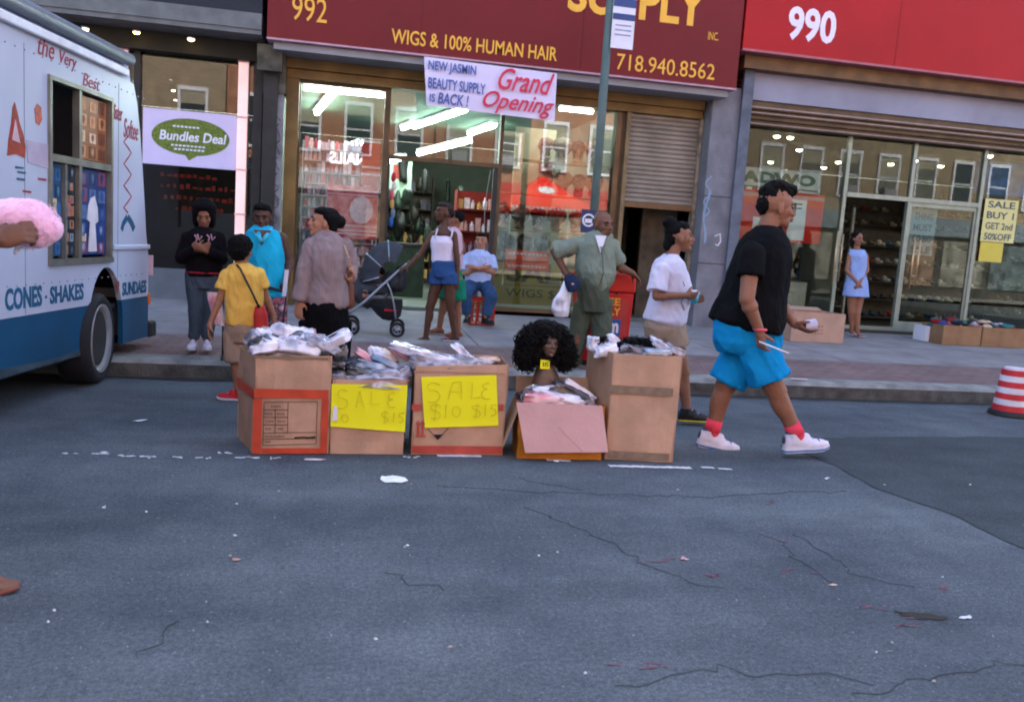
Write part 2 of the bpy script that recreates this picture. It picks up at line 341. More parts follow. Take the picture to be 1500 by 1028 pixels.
for (x, y, s) in ((365, 670, .06), (150, 664, .05), (185, 668, .05), (222, 670, .04), (265, 671, .025), (300, 671, .03), (100, 664, .03), (405, 672, .025), (330, 664, .03), (600, 670, .03)):
    for k in range(4): g_ = G(x+random.uniform(-14, 14), y+random.uniform(-1.5, 1.5)); mk.append(blob(g_[0], g_[1], s*random.uniform(.2, .6), .012*random.uniform(.6, 1.4), s=k+x))
obj('road_marking', mk, M_paint, kind='structure')
M_pk = mat('pink_chalk', '#785560', .9, .2, 60); pk = []
for (x, y, dx) in ((960, 822, 30), (1165, 838, 30), (940, 975, 50), (1280, 890, 20), (1330, 915, 14), (1145, 790, 8), (1130, 735, 5), (1045, 842, 6), (1338, 902, 10), (1380, 862, 6)):
    for k in range(5): g_ = G(x+random.uniform(-dx, dx), y+random.uniform(-4, 4)); pk.append(blob(g_[0], g_[1], .03*random.random()+.008, .004, n=10, s=k+y, z=.0035, rot=random.uniform(-.3, .3)))
obj('chalk_traces', pk, M_pk, kind='structure')
g_ = G(1347, 902); obj('oil_stain', [blob(g_[0], g_[1], .085, .032, 30, 3, .0036, .5, -.25), blob(g_[0]+.04, g_[1]-.02, .06, .016, 20, 5, .0040, .5, -.4)], mat('oil', '#2b2a25', .6, .2), kind='structure')
# litter: each scrap its own thing
def scrap(x, y, rx, ry, col, label, s=0, z=0, rot=0, h=.012, nm='paper_scrap', cat='litter', grp=None):
    c = G(x, y, z); n = 12; V = [(c[0], c[1], z+.012)]
    for i in range(n):
        a = 2*math.pi*i/n; r = 1+.5*noise.noise(Vector((math.cos(a)*1.5+s*3.3, math.sin(a)*1.5, s))); dx, dy = rx*r*math.cos(a), ry*r*math.sin(a)
        V.append((c[0]+dx*math.cos(rot)-dy*math.sin(rot), c[1]+dx*math.sin(rot)+dy*math.cos(rot), z+.006+h*max(0, noise.noise(Vector((i*.9, s*5.1, 0))))*1.6))
    V = np.array(V); W = V-np.array([0, 0, .0015]); F = [(0, 1+i, 1+(i+1) % n) for i in range(n)]+[(n+1, n+2+(i+1) % n, n+2+i) for i in range(n)]+[(1+i, n+2+i, n+2+(i+1) % n, 1+(i+1) % n) for i in range(n)]
    return obj(nm, [(np.vstack([V, W]), F)], mat('litter'+col, col, .7, .08, 20), label=label, cat=cat, group=grp)
scrap(576, 703, .075, .06, '#e8e8ec', 'torn white paper square lying on the road in front of the boxes', 1)
scrap(461, 674, .06, .018, '#d9c4c8', 'pinkish torn paper scrap in front of the first two boxes', 2)
scrap(206, 617, .05, .02, '#cfcfd4', 'curled thin white paper strip on the road near the truck', 3, rot=.6)
scrap(1211, 702, .016, .01, '#dddde2', 'tiny white paper scrap on the road right of the walking man', 4)
scrap(1414, 906, .03, .011, '#cfd2d8', 'small pale flattened scrap beside the dark oil stain', 5)
scrap(346, 821, .018, .008, '#b08f7a', 'small tan leaf scrap in the open road at lower left', 6, nm='leaf_scrap')
scrap(1003, 820, .018, .009, '#c9a0a4', 'small pinkish scrap on the road next to a crack', 7)
scrap(815, 677, .02, .008, '#e0dcd8', 'white sliver of paper against the orange box', 8)
scrap(1220, 858, .02, .006, '#c8b49a', 'small beige sliver in the road near a crack end', 9)
scrap(689, 474, .035, .02, '#eeeef2', 'white paper slip on the pavement by the seated man', 10, z=wz(11)+.004)
scrap(1075, 553, .03, .012, '#dcdce0', 'white paper slip on the paver band by the kerb', 11, z=.17)
scrap(1170, 556, .10, .03, '#b9a6a8', 'flattened pale wrapper on the paver band behind the walking man', 12, z=.166)
for i in range(26):
    x, y = random.uniform(30, 1450), random.uniform(690, 1000)
    scrap(x, y, random.uniform(.003, .009), random.uniform(.003, .006), random.choice(['#c9c9cd', '#a9a39a', '#dddddf']), 'tiny pale crumb of litter on the asphalt', 20+i, grp='crumbs of litter on the road', nm='litter_crumb', h=.003)
# ================================================================ THE SHOP ROW
M_br = brick_mat('red_brick', '#8d4a38', '#7a3d2f', '#8d8378', 1, .22, .075, .01)
M_bronze = mat('bronze_metal', '#5c4832', .5, .25, 3, .1, 40, metal=.1); M_dark = mat('dark_metal', '#2c2b2a', .5, .2)
M_concr = mat('grey_render', '#77757c', .85, .2, 3, .3, 30); M_soff = mat('soffit_metal', '#8f8f96', .5, .1, 2)
M_mar = mat('maroon_vinyl', '#701315', .55, .07, 1.2); M_red = mat('red_vinyl', '#a90f13', .55, .08, 1.0)
M_gold = mat('gold_vinyl', '#f0b040', .5, .06); M_wht = mat('white_paint', '#dedbe4', .5, .05); M_lil = mat('grey_panel', '#8f8d9e', .5, .14, 1.4)
GL = M_glass('window_glass', (.95, .98, .96), 1.5); GL3 = M_glass('wig_window_glass', (.95, .98, .96), 1.68); GL2 = M_glass('shop_glass', (.86, .93, .88), 1.34)
M_int = mat('interior_dark', '#3b3a38', .9, .2); M_intw = mat('interior_wall', '#474c42', .9, .1); M_floor = mat('shop_floor', '#5c625a', .5, .1, 3); M_ceil = mat('shop_ceiling', '#4f6a5a', .9, .08)
M_brown = mat('brown_metal', '#6e4e30', .5, .25, 4, .1, 40)
YF = 12.4
def building(label, x0, x1, mat_up, base_name, zc, yb=21, mf=None, mw=None, mc=None, ht=13.5):
    b = root('shop_building', label, 'building', ((x0+x1)/2, YF, .25))
    obj('wall', [box(x0, x1, YF+.05, yb, zc+.3, ht)], mat_up, b)
    obj('floor', [box(x0+.11, x1-.11, YF-.02, yb-.16, .252, .30)], mf or M_floor, b)
    obj('interior_wall', [box(x0+.1, x1-.1, yb-.15, yb-.02, .3, zc), box(x0, x0+.1, YF+.1, yb-.02, .25, zc+.29), box(x1-.1, x1, YF+.1, yb-.02, .25, zc+.29)], mw or M_intw, b)
    obj('ceiling', [box(x0+.1, x1-.1, YF+.06, yb-.16, zc, zc+.28)], mc or M_ceil, b)
    ws = []
    for k in range(int((x1-x0)//2)):
        cx = x0+1+k*2+.2
        for z in (6, 9.6):
            f = obj('window', [box(cx-.55, cx+.55, YF-.03, YF+.12, z, z+.08), box(cx-.55, cx+.55, YF-.03, YF+.12, z+1.8, z+1.9), box(cx-.55, cx-.47, YF-.03, YF+.12, z+.08, z+1.8), box(cx+.47, cx+.55, YF-.03, YF+.12, z+.08, z+1.8)], M_wht, b)
            obj('pane', [box(cx-.47, cx+.47, YF-.01, YF+.04, z+.08, z+1.8)], mat('upper_glass', '#20242a', .1), f)
    return b
def slats(x0, x1, y0, z0, z1, h, mt_i=0):
    """a ribbed metal curtain as one wavy sheet with thickness"""
    pr = []; n = int((z1-z0)/h)
    A = []
    for i in range(n*6+1):
        z = z0+(z1-z0)*i/(n*6); t = (i % 6)/6; A.append((y0-.013*math.sin(math.pi*t)**.6 if t else y0, z))
    R = [[(x, y, z) for y, z in A]+[(x, y+.02, z) for y, z in A[::-1]] for x in (x0, x1)]
    return loft(R)
# ---- right building first: 990
bc = building('shop building 990 with red sign board, grey panel and wide glass front', 5.82, 22, M_br, 'c', 3.42, mw=mat('shoe_wall', '#33291b', .9, .3, 4), mf=mat('dark_floor', '#3c352a', .5), mc=mat('ceil_c', '#34322a', .9), yb=19)
sb = obj('sign_board', [box(5.47, 22, 11.70, 12.3, 4.285, 5.6)], M_red, bc)
text('990', (6.13, 11.698, 4.475), X_, Z_, .76, .47, mat('white_vinyl', '#e8dcec', .5, .03), sb, bold=.03)
for x in (7.9, 10.4, 12.8): obj('sign_seam', [box(x, x+.006, 11.6985, 11.6995, 4.285, 5.6)], mat('seam_red', '#5c0c0e', .7), sb)
obj('sign_trim', [box(5.47, 22, 11.68, 12.3, 4.25, 4.282)], mat('trim', '#a8636a', .5), sb)
obj('soffit', [box(5.6, 22, 11.86, 12.38, 4.06, 4.245)], M_brown, bc)
obj('fascia_panel', [box(5.85, 22, 12.06, 12.36, 3.66, 4.055)], M_lil, bc)
obj('shutter_housing', [box(5.85, 22, 12.1, 12.5, 3.54, 3.655), box(5.85, 22, 12.16, 12.5, 3.47, 3.535), box(5.85, 22, 12.2, 12.5, 3.41, 3.465), box(5.85, 22, 12.25, 12.5, 3.33, 3.405)], M_bronze, bc)
obj('housing_trim', [box(5.87, 22, 12.085, 12.098, 3.56, 3.575), box(5.87, 22, 12.14, 12.158, 3.49, 3.505), box(5.87, 22, 12.235, 12.248, 3.35, 3.362)], mat('pinkish_metal', '#b09a98', .4, .1), bc)
M_al = mat('aluminium', '#8f9488', .4, .1, metal=.4)
fr = []
for x in (5.88, 7.78, 8.95, 10.25, 12.6, 15.5, 18.5): fr.append(box(x-.03, x+.03, 12.40, 12.47, .3, 3.33))
fr += [box(5.85, 22, 12.395, 12.475, .25, .36), box(7.81, 10.22, 12.39, 12.48, 2.40, 2.47)]
obj('window_frame', fr, M_al, bc)
for x0, x1, z0, z1 in ((5.91, 7.75, .36, 3.33), (7.81, 8.92, 2.47, 3.33), (8.98, 10.22, 2.47, 3.33), (10.28, 12.57, .36, 3.33), (12.63, 15.47, .36, 3.33), (15.53, 18.47, .36, 3.33)):
    obj('glass_pane', [box(x0, x1, 12.43, 12.442, z0, z1)], GL2, bc)
# door leaves: left stands open inward, right closed
d1 = obj('door', [box(8.98, 9.02, 12.42, 12.46, .36, 2.40), box(10.18, 10.22, 12.42, 12.46, .36, 2.40), box(9.02, 10.18, 12.42, 12.46, .36, .46), box(9.02, 10.18, 12.42, 12.46, 2.33, 2.40)], M_al, bc)
obj('glass_pane', [box(9.02, 10.18, 12.434, 12.446, .46, 2.33)], GL2, d1)
M_brass = mat('brass_handle', '#c9a880', .35, .1, metal=.6)
def handle(x, y, par, z0=1.0, z1=1.85):
    return obj('handle', [cyl((x, y, z0), (x, y, z1), .014), cyl((x+.1, y, z0+.05), (x+.1, y, z1-.05), .012), cyl((x, y, z0+.22), (x+.1, y, z0+.22), .01), cyl((x, y, z1-.22), (x+.1, y, z1-.22), .01)], M_brass, par, smooth=True)
handle(9.1, 12.36, d1)
d2 = obj('door', [box(7.84, 7.88, 12.52, 13.62, .36, 2.40), obox((8.55, 13.3, 1.35), (.02, .0, 0), (0, .02, 0), (0, 0, .95))], M_al, bc, label='glass door leaf standing open into the shop')
obj('glass_pane', [box(7.855, 7.867, 12.55, 13.6, .38, 2.38)], GL2, d2); handle(7.72, 12.38, d2)
# ---- middle building: 992
bb = building('shop building 992 with maroon sign board and beauty goods in the windows', -1.1, 5.8, M_br, 'b', 3.42, yb=20)
sb = obj('sign_board', [box(-1.06, 5.43, 11.70, 12.3, 3.72, 5.4)], M_mar, bb)
MB_ = sb; Vt = Z_; ys = 11.698
text('992', (-.76, ys, 3.965), X_, Z_, .44, .30, M_gold, sb)
text('WIGS & 100% HUMAN HAIR', (.515, ys, 3.815), X_, Z_, 2.25, .185, M_gold, sb, bold=.012)
text('718.940.8562', (3.62, ys, 3.80), X_, Z_, 1.46, .215, M_gold, sb)
text('SUPPLY', (2.86, ys, 4.49), X_, Z_, 2.0, .5, M_gold, sb, bold=.03)
text('INC.', (4.93, ys, 4.34), X_, Z_, .16, .11, M_gold, sb)
obj('sign_trim', [box(-1.06, 5.43, 11.685, 12.3, 3.695, 3.718)], mat('trim2', '#b78f9c', .4), sb)
M_hz = mat('golden_metal', '#70572f', .5, .3, 2.5, .1, 30, metal=.1)
obj('soffit', [box(-.98, 5.35, 11.78, 12.36, 3.60, 3.69)], M_soff, bb)
hs = [box(-.86, 5.22, 12.26, 12.5, 3.47, 3.597), box(-.86, 5.22, 12.31, 12.5, 3.405, 3.465), box(-.86, 5.22, 12.28, 12.5, 3.345, 3.40)]
obj('shutter_housing', hs, M_hz, bb)
obj('pillar', [box(-1.12, -.94, 12.1, 12.5, .22, 3.65)], M_dark, bb)
gp = obj('pillar', [box(-1.08, -.86, 12.18, 12.26, .22, 3.1)], mat('poster_grey', '#8b8b92', .8, .35, 4, .2, 30), bb, label='pale grey pillar covered in black graffiti')
sc = []
for k in range(9):
    z = 1.0+k*.22; x = -.97; rr = .07+.02*random.random()
    sc.append(ribbon([(x+rr*math.cos(a)*1.0, z+rr*math.sin(a)*1.2) for a in np.linspace(random.random()*3, 5.5+random.random(), 14)], .012, (0, 12.178, 0), X_, Z_))
    sc.append(ribbon([(x-.08, z+.08), (x+.02, z+.13*random.random()), (x+.08, z-.02)], .010, (0, 12.178, 0), X_, Z_))
obj('graffiti', sc, mat('black_spray', '#2d2d33', .8), gp)
obj('pillar_cap', [box(-1.13, -.84, 12.14, 12.5, 3.1, 3.69), box(-1.2, -.88, 11.95, 12.1, 3.35, 3.68)], mat('old_stone', '#5b564c', .9, .4, 6, .5, 20), bb)
obj('pillar', [box(-.84, -.67, 12.3, 12.5, .22, 3.345)], M_hz, bb)
fr = [box(-.665, -.645, 12.4, 12.46, .3, 3.345), box(.50, .58, 12.38, 12.5, .25, 3.345), box(2.17, 2.22, 12.38, 12.5, .25, 3.345), box(-.64, .50, 12.4, 12.46, .25, .42), box(.58, 2.17, 12.38, 12.48, 2.38, 2.44), box(2.22, 3.98, 12.38, 12.47, .25, .36), box(3.98, 4.04, 12.38, 12.5, .25, 3.345), box(-.64, .5, 12.4, 12.46, 3.3, 3.345)]
obj('window_frame', fr, M_bronze, bb)
obj('door_frame', [box(2.10, 2.165, 12.36, 12.42, .3, 2.38), box(.582, .61, 12.36, 12.42, .3, 2.38)], M_dark, bb)
obj('pillar', [box(4.04, 4.10, 12.3, 12.5, .22, 3.345)], mat('tan_metal', '#80694a', .5, .2), bb); obj('pillar', [box(3.90, 3.975, 12.34, 12.378, .22, 3.345)], M_brown, bb)
for x0, x1, z0, z1 in ((-.645, .50, .42, 3.3), (.58, 2.17, 2.44, 3.345), (2.22, 3.98, .36, 3.345)):
    obj('glass_pane', [box(x0, x1, 12.42, 12.432, z0, z1)], GL3 if x0 > 2.2 else GL, bb)
# side entrance with a half-lowered roll shutter
M_sh = mat('shutter_metal', '#85796c', .45, .22, 2.2, .1, 30, metal=.3)
rs = obj('roll_shutter', [slats(4.11, 5.19, 12.36, 2.04, 3.345, .068)], M_sh, bb)
obj('bottom_bar', [box(4.11, 5.19, 12.33, 12.39, 1.97, 2.04)], M_brown, rs)
obj('guide_rail', [box(5.19, 5.24, 12.3, 12.42, .22, 3.345)], mat('worn_rail', '#8a7a68', .6, .4, 8), bb)
obj('stair_wall', [box(4.62, 5.2, 12.9, 12.98, .25, 3.3), box(4.10, 4.15, 12.5, 13.6, .25, 3.3)], mat('stair_wall', '#5c5142', .9, .35, 4), bb)
obj('stair_back', [box(4.15, 4.62, 13.6, 13.7, .25, 3.3), box(4.1, 5.25, 12.45, 13.7, 3.3, 3.4)], M_int, bb)
obj('partition', [box(3.99, 4.04, 12.52, 19.8, .3, 3.42)], M_intw, bb)
gc = obj('pillar', [box(5.25, 5.80, 12.05, 12.5, .2, 3.8)], M_concr, bb, label='broad grey rendered pillar between the two shops', bevel=.01)
[obj('joint', [box(5.247, 5.803, 12.046, 12.06, z, z+.012)], M_dark, gc) for z in (1.2, 2.2)]
sc = [ribbon([(5.30+.03*math.sin(z*9), z) for z in np.linspace(1.5, 2.3, 16)], .035, (0, 12.046, 0), X_, Z_), ribbon([(5.30+.05*math.sin(z*23), z) for z in np.linspace(1.9, 2.5, 22)], .02, (0, 12.0445, 0), X_, Z_)]
obj('graffiti', sc, mat('blue_spray', '#8194ab', .7), gc)
obj('graffiti', [ribbon([(5.48, 1.62), (5.56, 1.66), (5.58, 1.55), (5.54, 1.48), (5.50, 1.50)], .018, (0, 12.046, 0), X_, Z_)], mat('white_spray', '#d8d8dc', .7), gc)
obj('pillar', [box(5.68, 5.84, 11.98, 12.045, .2, 4.2)], mat('blue_grey', '#5f6470', .6, .2), bb)
for x in (.9, 3.1): obj('sign_seam', [box(x, x+.006, 11.6985, 11.6995, 3.72, 5.4)], mat('seam_dark', '#3c0c0e', .7), MB_)
# ---- left building
ba = building('shop building at the left with dark canopy, pink pillars and green speech bubble sign', -14, -1.14, mat('upper_a', '#4a3c34', .8), 'a', 3.45, yb=18, mw=mat('salon_wall', '#2e2622', .9), mf=mat('salon_floor', '#3a332c', .5), mc=mat('salon_ceil', '#3e362c', .9))
obj('canopy', [box(-8, -1.13, 11.72, 12.36, 3.74, 4.0), box(-8, -1.13, 11.70, 11.718, 3.80, 3.94)], mat('canopy_grey', '#6a6a6a', .6, .15), ba)
obj('canopy_top', [box(-8, -1.13, 11.75, 12.4, 4.003, 5.2)], mat('blue_black', '#23262e', .6), ba)
obj('header', [box(-8, -1.14, 12.2, 12.44, 3.5, 3.737)], mat('header', '#26241f', .7), ba)
obj('bulkhead', [box(-8, -1.14, 12.3, 12.46, .22, .66)], mat('bulkhead_grey', '#63656b', .7, .15, 3, .1), ba)
for fb in ((-2.80, -2.72, 12.36, 12.46, .66, 3.5), (-1.27, -1.15, 12.3, 12.46, .66, 3.5), (-4.2, -4.1, 12.36, 12.46, .66, 3.5)): obj('window_post', [box(*fb)], M_dark, ba)
obj('glass_pane', [box(-2.72, -1.27, 12.42, 12.432, .66, 3.5)], GL, ba); obj('glass_pane', [box(-4.1, -2.80, 12.42, 12.432, .66, 3.5)], GL, ba)
M_pink_glow = mat('pink_pillar_glow', '#f0c6c2', emit=.12, var=.1, scale=2)  # emission stands in for light caught by the pale pink pillars
for (x, l) in ((-1.405, 'pinkish white pillar with added glow right of the speech bubble window'), (-2.93, 'pinkish white pillar with added glow showing behind the truck corner')):
    r_ = root('glow_pillar', l, 'light', (x, 12.34, .66)); obj('lamp', [box(x-.065, x+.065, 12.30, 12.36, .68, 3.48)], M_pink_glow, r_, bevel=.01)  # shaft of the pillar, no lamp; its glow is added in the material
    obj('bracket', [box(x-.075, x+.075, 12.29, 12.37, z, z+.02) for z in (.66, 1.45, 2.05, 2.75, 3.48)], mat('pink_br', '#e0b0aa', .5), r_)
# lamps and displays -------------------------------------------------
M_warm = mat('warm_bulb', '#ffd27a', emit=6, var=.02); M_cool = mat('cool_tube', '#eafff6', emit=15, var=.02); M_spot = mat('spot_bulb', '#fff6da', emit=12, var=.02)
def downlight(p, r, m_, label, grp):
    o = root('ceiling_spot', label, 'light', p, grp)
    obj('ring', [cyl((p[0], p[1], p[2]-.01), (p[0], p[1], p[2]+.012), r*1.25, r*1.25)], M_wht, o); obj('bulb', [ell((p[0], p[1], p[2]-.012), (r, r, r*.5))], m_, o, smooth=True)
for q in ((200, 47), (280, 57), (125, 42)): downlight(P(*q, 12.0), .038, M_warm, 'small warm round lamp under the dark canopy of the left shop', 'lamps under the canopy')
for q, Yd in (((245, 95), 13.2), ((250, 115), 14.3), ((254, 131), 15.4), ((257, 145), 16.6)): downlight(P(*q, Yd), .035, M_spot, 'small white spot in the receding row inside the left shop', 'spots inside the left shop')
for q in ((1090, 192), (1138, 199), (1158, 201), (1171, 219), (1129, 237), (1150, 249), (1207, 245), (1228, 237), (1305, 240), (1340, 235), (1378, 243), (1450, 228)):
    g_ = G(q[0], q[1], 3.36); yy = min(max(g_[1], 13), 18)
    p_ = P(q[0], q[1], yy); downlight(p_, .05, M_spot, 'round white ceiling spot in the shoe shop', 'ceiling spots in the shoe shop')
def tubelight(a, b, label, grp, r=.035):
    a, b = np.array(a, float), np.array(b, float); o = root('tube_light', label, 'light', (a+b)/2, grp)
    d = (b-a)/np.linalg.norm(b-a); s = np.cross(d, Z_)
    obj('housing', [obox((a+b)/2+Z_*.05, (b-a)/2, s*.07, Z_*.018)], M_wht, o); obj('lamp', [cyl(a, b, r)], M_cool, o, smooth=True)
tubelight((-.62, 12.56, 3.27), (.48, 12.56, 3.27), 'long white tube light across the top of the nail display window', None)
for a, b in (((497, 128), (464, 166)), ((590, 188), (606, 182)), ((607, 186), (682, 161)), ((688, 196), (724, 184)), ((612, 225), (690, 206)), ((505, 218), (530, 210)), ((572, 236), (590, 231)), ((820, 158), (868, 163))):
    A = G(*a, 3.34); B = G(*b, 3.34)
    if A[1] > 19.5 or B[1] > 19.5 or A[1] < 12.5: A = P(*a, 15.5); B = P(*b, 15.0)
    if a[0] == 820: A = P(*a, 12.56); B = P(*b, 12.56)
    tubelight(A, B, 'white ceiling tube light inside the beauty shop', 'tube lights inside the beauty shop', .04)
# ================================================================ ACROSS THE STREET (seen in the shop glass)
M_or = brick_mat('orange_brick', '#b0694a', '#9c5a40', '#a89c8c', 1, .22, .075, .01)
M_tan = brick_mat('tan_brick', '#a08a72', '#8c7a66', '#a89c8c', 1, .22, .075, .01)
obj('far_pavement', [sheet(-40, 40, -11, -6, .14)], M_side, kind='structure', base=(0, -6, .14))
M_curt = mat('curtain_pane', '#6a6a64', .3, .2); M_blind = mat('roller_blind', '#9c9484', .8, .1); M_wg = mat('far_window_glass', '#3a4248', .08, .1)
def far_building(x0, x1, m_, label, awn, signm):
    b = root('brick_building', label, 'building', ((x0+x1)/2, -10, .14)); obj('wall', [box(x0, x1, -16, -10, 3.4, 11.5)], m_, b)
    obj('shop_front', [box(x0+.05, x1-.05, -15, -10.1, .14, 3.39)], mat('far_front', '#4c4a48', .4, .3, 1), b)
    obj('fascia', [box(x0+.1, x1-.1, -9.99, -9.8, 2.9, 3.7)], signm, b); obj('cornice', [box(x0, x1, -9.99, -9.6, 11.0, 11.5)], M_wht, b)
    n = int((x1-x0)/1.9)
    for i in range(n):
        cx = x0+(i+.5)*(x1-x0)/n
        for z in (4.3, 7.4):
            f = obj('window', [box(cx-.55, cx+.55, -9.99, -9.9, z, z+.1), box(cx-.55, cx+.55, -9.99, -9.9, z+1.9, z+2.05), box(cx-.55, cx-.45, -9.99, -9.9, z+.1, z+1.9), box(cx+.45, cx+.55, -9.99, -9.9, z+.1, z+1.9), box(cx-.45, cx+.45, -9.99, -9.94, z+.97, z+1.03)], M_wht, b)
            rr_ = random.random(); obj('pane', [box(cx-.45, cx+.45, -9.995, -9.96, z+.1, z+1.9)], M_wg if rr_ < .6 else M_curt, f)
            if rr_ > .35: obj('blind', [box(cx-.45, cx+.45, -9.955, -9.945, z+1.9-random.uniform(.3, 1.1), z+1.9)], M_blind, f)
            if rr_ > .78: obj('air_conditioner', [box(cx-.3, cx+.3, -9.94, -9.6, z+.1, z+.5)], M_soff, f)
    for k in range(int((x1-x0)//2.6)):
        cx = x0+1.3+k*2.6; obj('display_window', [box(cx-1.1, cx+1.1, -10.09, -10.03, .6, 2.7)], mat('far_display%d' % (k % 3), ['#8e8a84', '#5d6a70', '#93796a'][k % 3], .3, .5, 2), b)
far_building(-14, -4.6, M_tan, 'tan brick building across the street mirrored in the left shop glass', 0, mat('fs1', '#7b7f86', .6))
far_building(-4.55, 3.4, M_or, 'orange brick building across the street mirrored in the beauty shop transom', 0, mat('fs2', '#b8b4b8', .6))
far_building(3.45, 11.4, M_or, 'orange brick building mirrored in the glass left of the shoe shop door', 0, mat('fs3', '#b32a28', .6))
far_building(11.45, 42, M_tan, 'tan brick building mirrored in the shoe shop glass at the right edge', 0, mat('fs4', '#7c8794', .6))
# red pop-up canopy
ax = P(795, 258, 26.8); ap = np.array([ax[0], 24.8-26.8, ax[2]]); ez = P(795, 300, 26.0)[2]
tn = root('canopy_tent', 'red pop-up canopy tent mirrored in the beauty shop window', 'tent', (ap[0], ap[1], 0))
hw = 1.35; c4 = [(ap[0]+i*hw, ap[1]+j*hw, ez) for i, j in ((-1, -1), (1, -1), (1, 1), (-1, 1))]
V = np.array([tuple(ap)]+c4+[(x, y, z-.28) for x, y, z in c4]+[(ap[0], ap[1], ap[2]-.03)]+[(x, y, z-.03) for x, y, z in c4], float)
obj('roof', [(V, [(0, 1, 2), (0, 2, 3), (0, 3, 4), (0, 4, 1), (1, 5, 6, 2), (2, 6, 7, 3), (3, 7, 8, 4), (4, 8, 5, 1), (9, 11, 10), (9, 12, 11), (9, 13, 12), (9, 10, 13)])], mat('tent_red', '#e82414', .6, .05), tn)
for x, y, z in c4: obj('pole', [cyl((x*.98+ap[0]*.02, y*.98+ap[1]*.02, 0.01), (x*.98+ap[0]*.02, y*.98+ap[1]*.02, ez), .02)], M_wht, tn)
mkk = [box(ap[0]-1.2+i*.13, ap[0]-1.2+i*.13+random.uniform(.05, .1), ap[1]+hw+.002, ap[1]+hw+.006, ez-.17, ez-.08) for i in range(19)]
obj('valance_marks', mkk, M_wht, tn)
n_ = np.array([0, ap[2]-ez, hw]); n_ = n_/np.linalg.norm(n_); slope = np.array([0, -hw, ap[2]-ez]); slope /= np.linalg.norm(slope)
mc_ = np.array([ap[0], ap[1]+hw*.5, (ap[2]+ez)/2])+n_*.006
obj('roof_patch', [prism([(.28*math.cos(a), .2*math.sin(a)) for a in np.linspace(0, 2*math.pi, 20)[:-1]], mc_, X_, slope, .004)], M_wht, tn)
# ================================================================ ICE CREAM TRUCK
t_ = np.array([.169, 1, 0]); t_ /= np.linalg.norm(t_); n_t = np.array([t_[1], -t_[0], 0]); O_t = np.array([-1.87, 7.0, 0])
def Tp(x, y, off=0):
    d = ray(x, y); o = np.array([0, 0, CAM_H]); k = ((O_t+n_t*off-o)@n_t)/(d@n_t); q = o+d*k-O_t; return q@t_, q[2]
def S3(s, z, off=0): return O_t+t_*s+Z_*z+n_t*off
def tb(s0, s1, z0, z1, o0, o1): # box in truck frame
    V = np.array([S3(s, z, o) for z in (z0, z1) for s in (s0, s1) for o in (o0, o1)]); return V, [(0, 2, 3, 1), (4, 5, 7, 6), (0, 1, 5, 4), (2, 6, 7, 3), (0, 4, 6, 2), (1, 3, 7, 5)]
tr = root('ice_cream_truck', 'white ice cream truck with blue lower body and serving window at the left edge', 'truck', S3(-1.8, 0, -1.1))
M_tw = mat('truck_white', '#bec4d6', .3, .09, 1.1); M_tb = mat('truck_blue', '#1c4f70', .35, .14, 2.2); M_ti = mat('truck_inside', '#2a2d30', .7, .2)
SR, SF = Tp(217, 435)[0], -5.2; zb0, zb1, zt = .27, .72, 2.42
zb1 = .5*(Tp(0, 467)[1]+Tp(218, 435)[1])
aw = (Tp(129, 480)[0], Tp(180, 480)[0]); ac = .5*(aw[0]+aw[1]); ar = .5*(aw[1]-aw[0]); azc = .40
w0, w1 = Tp(73, 228)[0], Tp(160, 240)[0]; wz0 = Tp(120, 378)[1]; wz1 = Tp(120, 134)[1]; wm = Tp(116, 240)[0]; wzm = Tp(120, 238)[1]
def archpts(z_lo, flip=False):
    out = []
    for a in np.linspace(0, math.pi, 19):
        s = ac+ar*math.cos(a); z = azc+.52*math.sin(a); out.append((s, max(z, z_lo)))
    return out
ap_ = [p for p in archpts(0)]
EDGE = [Tp(*q) for q in ((216, 398), (214, 340), (212, 300), (209, 248), (205, 190), (201, 152), (196, 124), (192, 112))]
EDGE = [(min(q[0], SR), q[1]) for q in EDGE]
# lower blue skin fore and aft of the arch, white skin above with the notch of the arch
def clipz(pts, lo, hi): return [(s, min(max(z, lo), hi)) for s, z in pts]
rear = [(SR, zb1), (SR, zb0)]+[(ac+ar, zb0)]+[p for p in ap_ if p[1] <= zb1 and p[0] > ac]+[(ac+math.sqrt(max(0, 1-((zb1-azc)/.52)**2))*ar, zb1)]
front = [(SF, zb1), (ac-math.sqrt(max(0, 1-((zb1-azc)/.52)**2))*ar, zb1)]+[p for p in ap_ if p[1] <= zb1 and p[0] < ac]+[(ac-ar, zb0), (SF, zb0-.02)]
obj('lower_panel', [prism([(s, z) for s, z in rear], S3(0, 0, 0), t_, Z_, -.04)], M_tb, tr); obj('lower_panel', [prism(front, S3(0, 0, 0), t_, Z_, -.04)], M_tb, tr)
up = [(SR, zb1+.004), (SR, zt), (w1+.03, zt), (w1+.03, wz0-.03), (w0-.03, wz0-.03)]
xi = math.sqrt(max(0, 1-((zb1-azc)/.52)**2))*ar
archup = [(ac+xi, zb1+.004)]+[p for p in ap_ if p[1] > zb1+.004]+[(ac-xi, zb1+.004)]
pieces = [prism([(SR, zb1+.004), (SR, wz0-.03), (SF, wz0-.03), (SF, zb1+.004)]+archup[::-1], S3(0, 0, 0), t_, Z_, -.04),
          prism([(w1+.03, wz0-.03), (SR, wz0-.03)]+[q for q in EDGE if wz0-.03 < q[1] < zt]+[(EDGE[-1][0], zt), (w1+.03, zt)], S3(0, 0, 0), t_, Z_, -.04), tb(SF, w0-.03, wz0-.03, zt, -.04, 0), tb(w0-.03, w1+.03, wz1+.03, zt, -.04, 0)]
obj('side_panel', pieces, M_tw, tr)
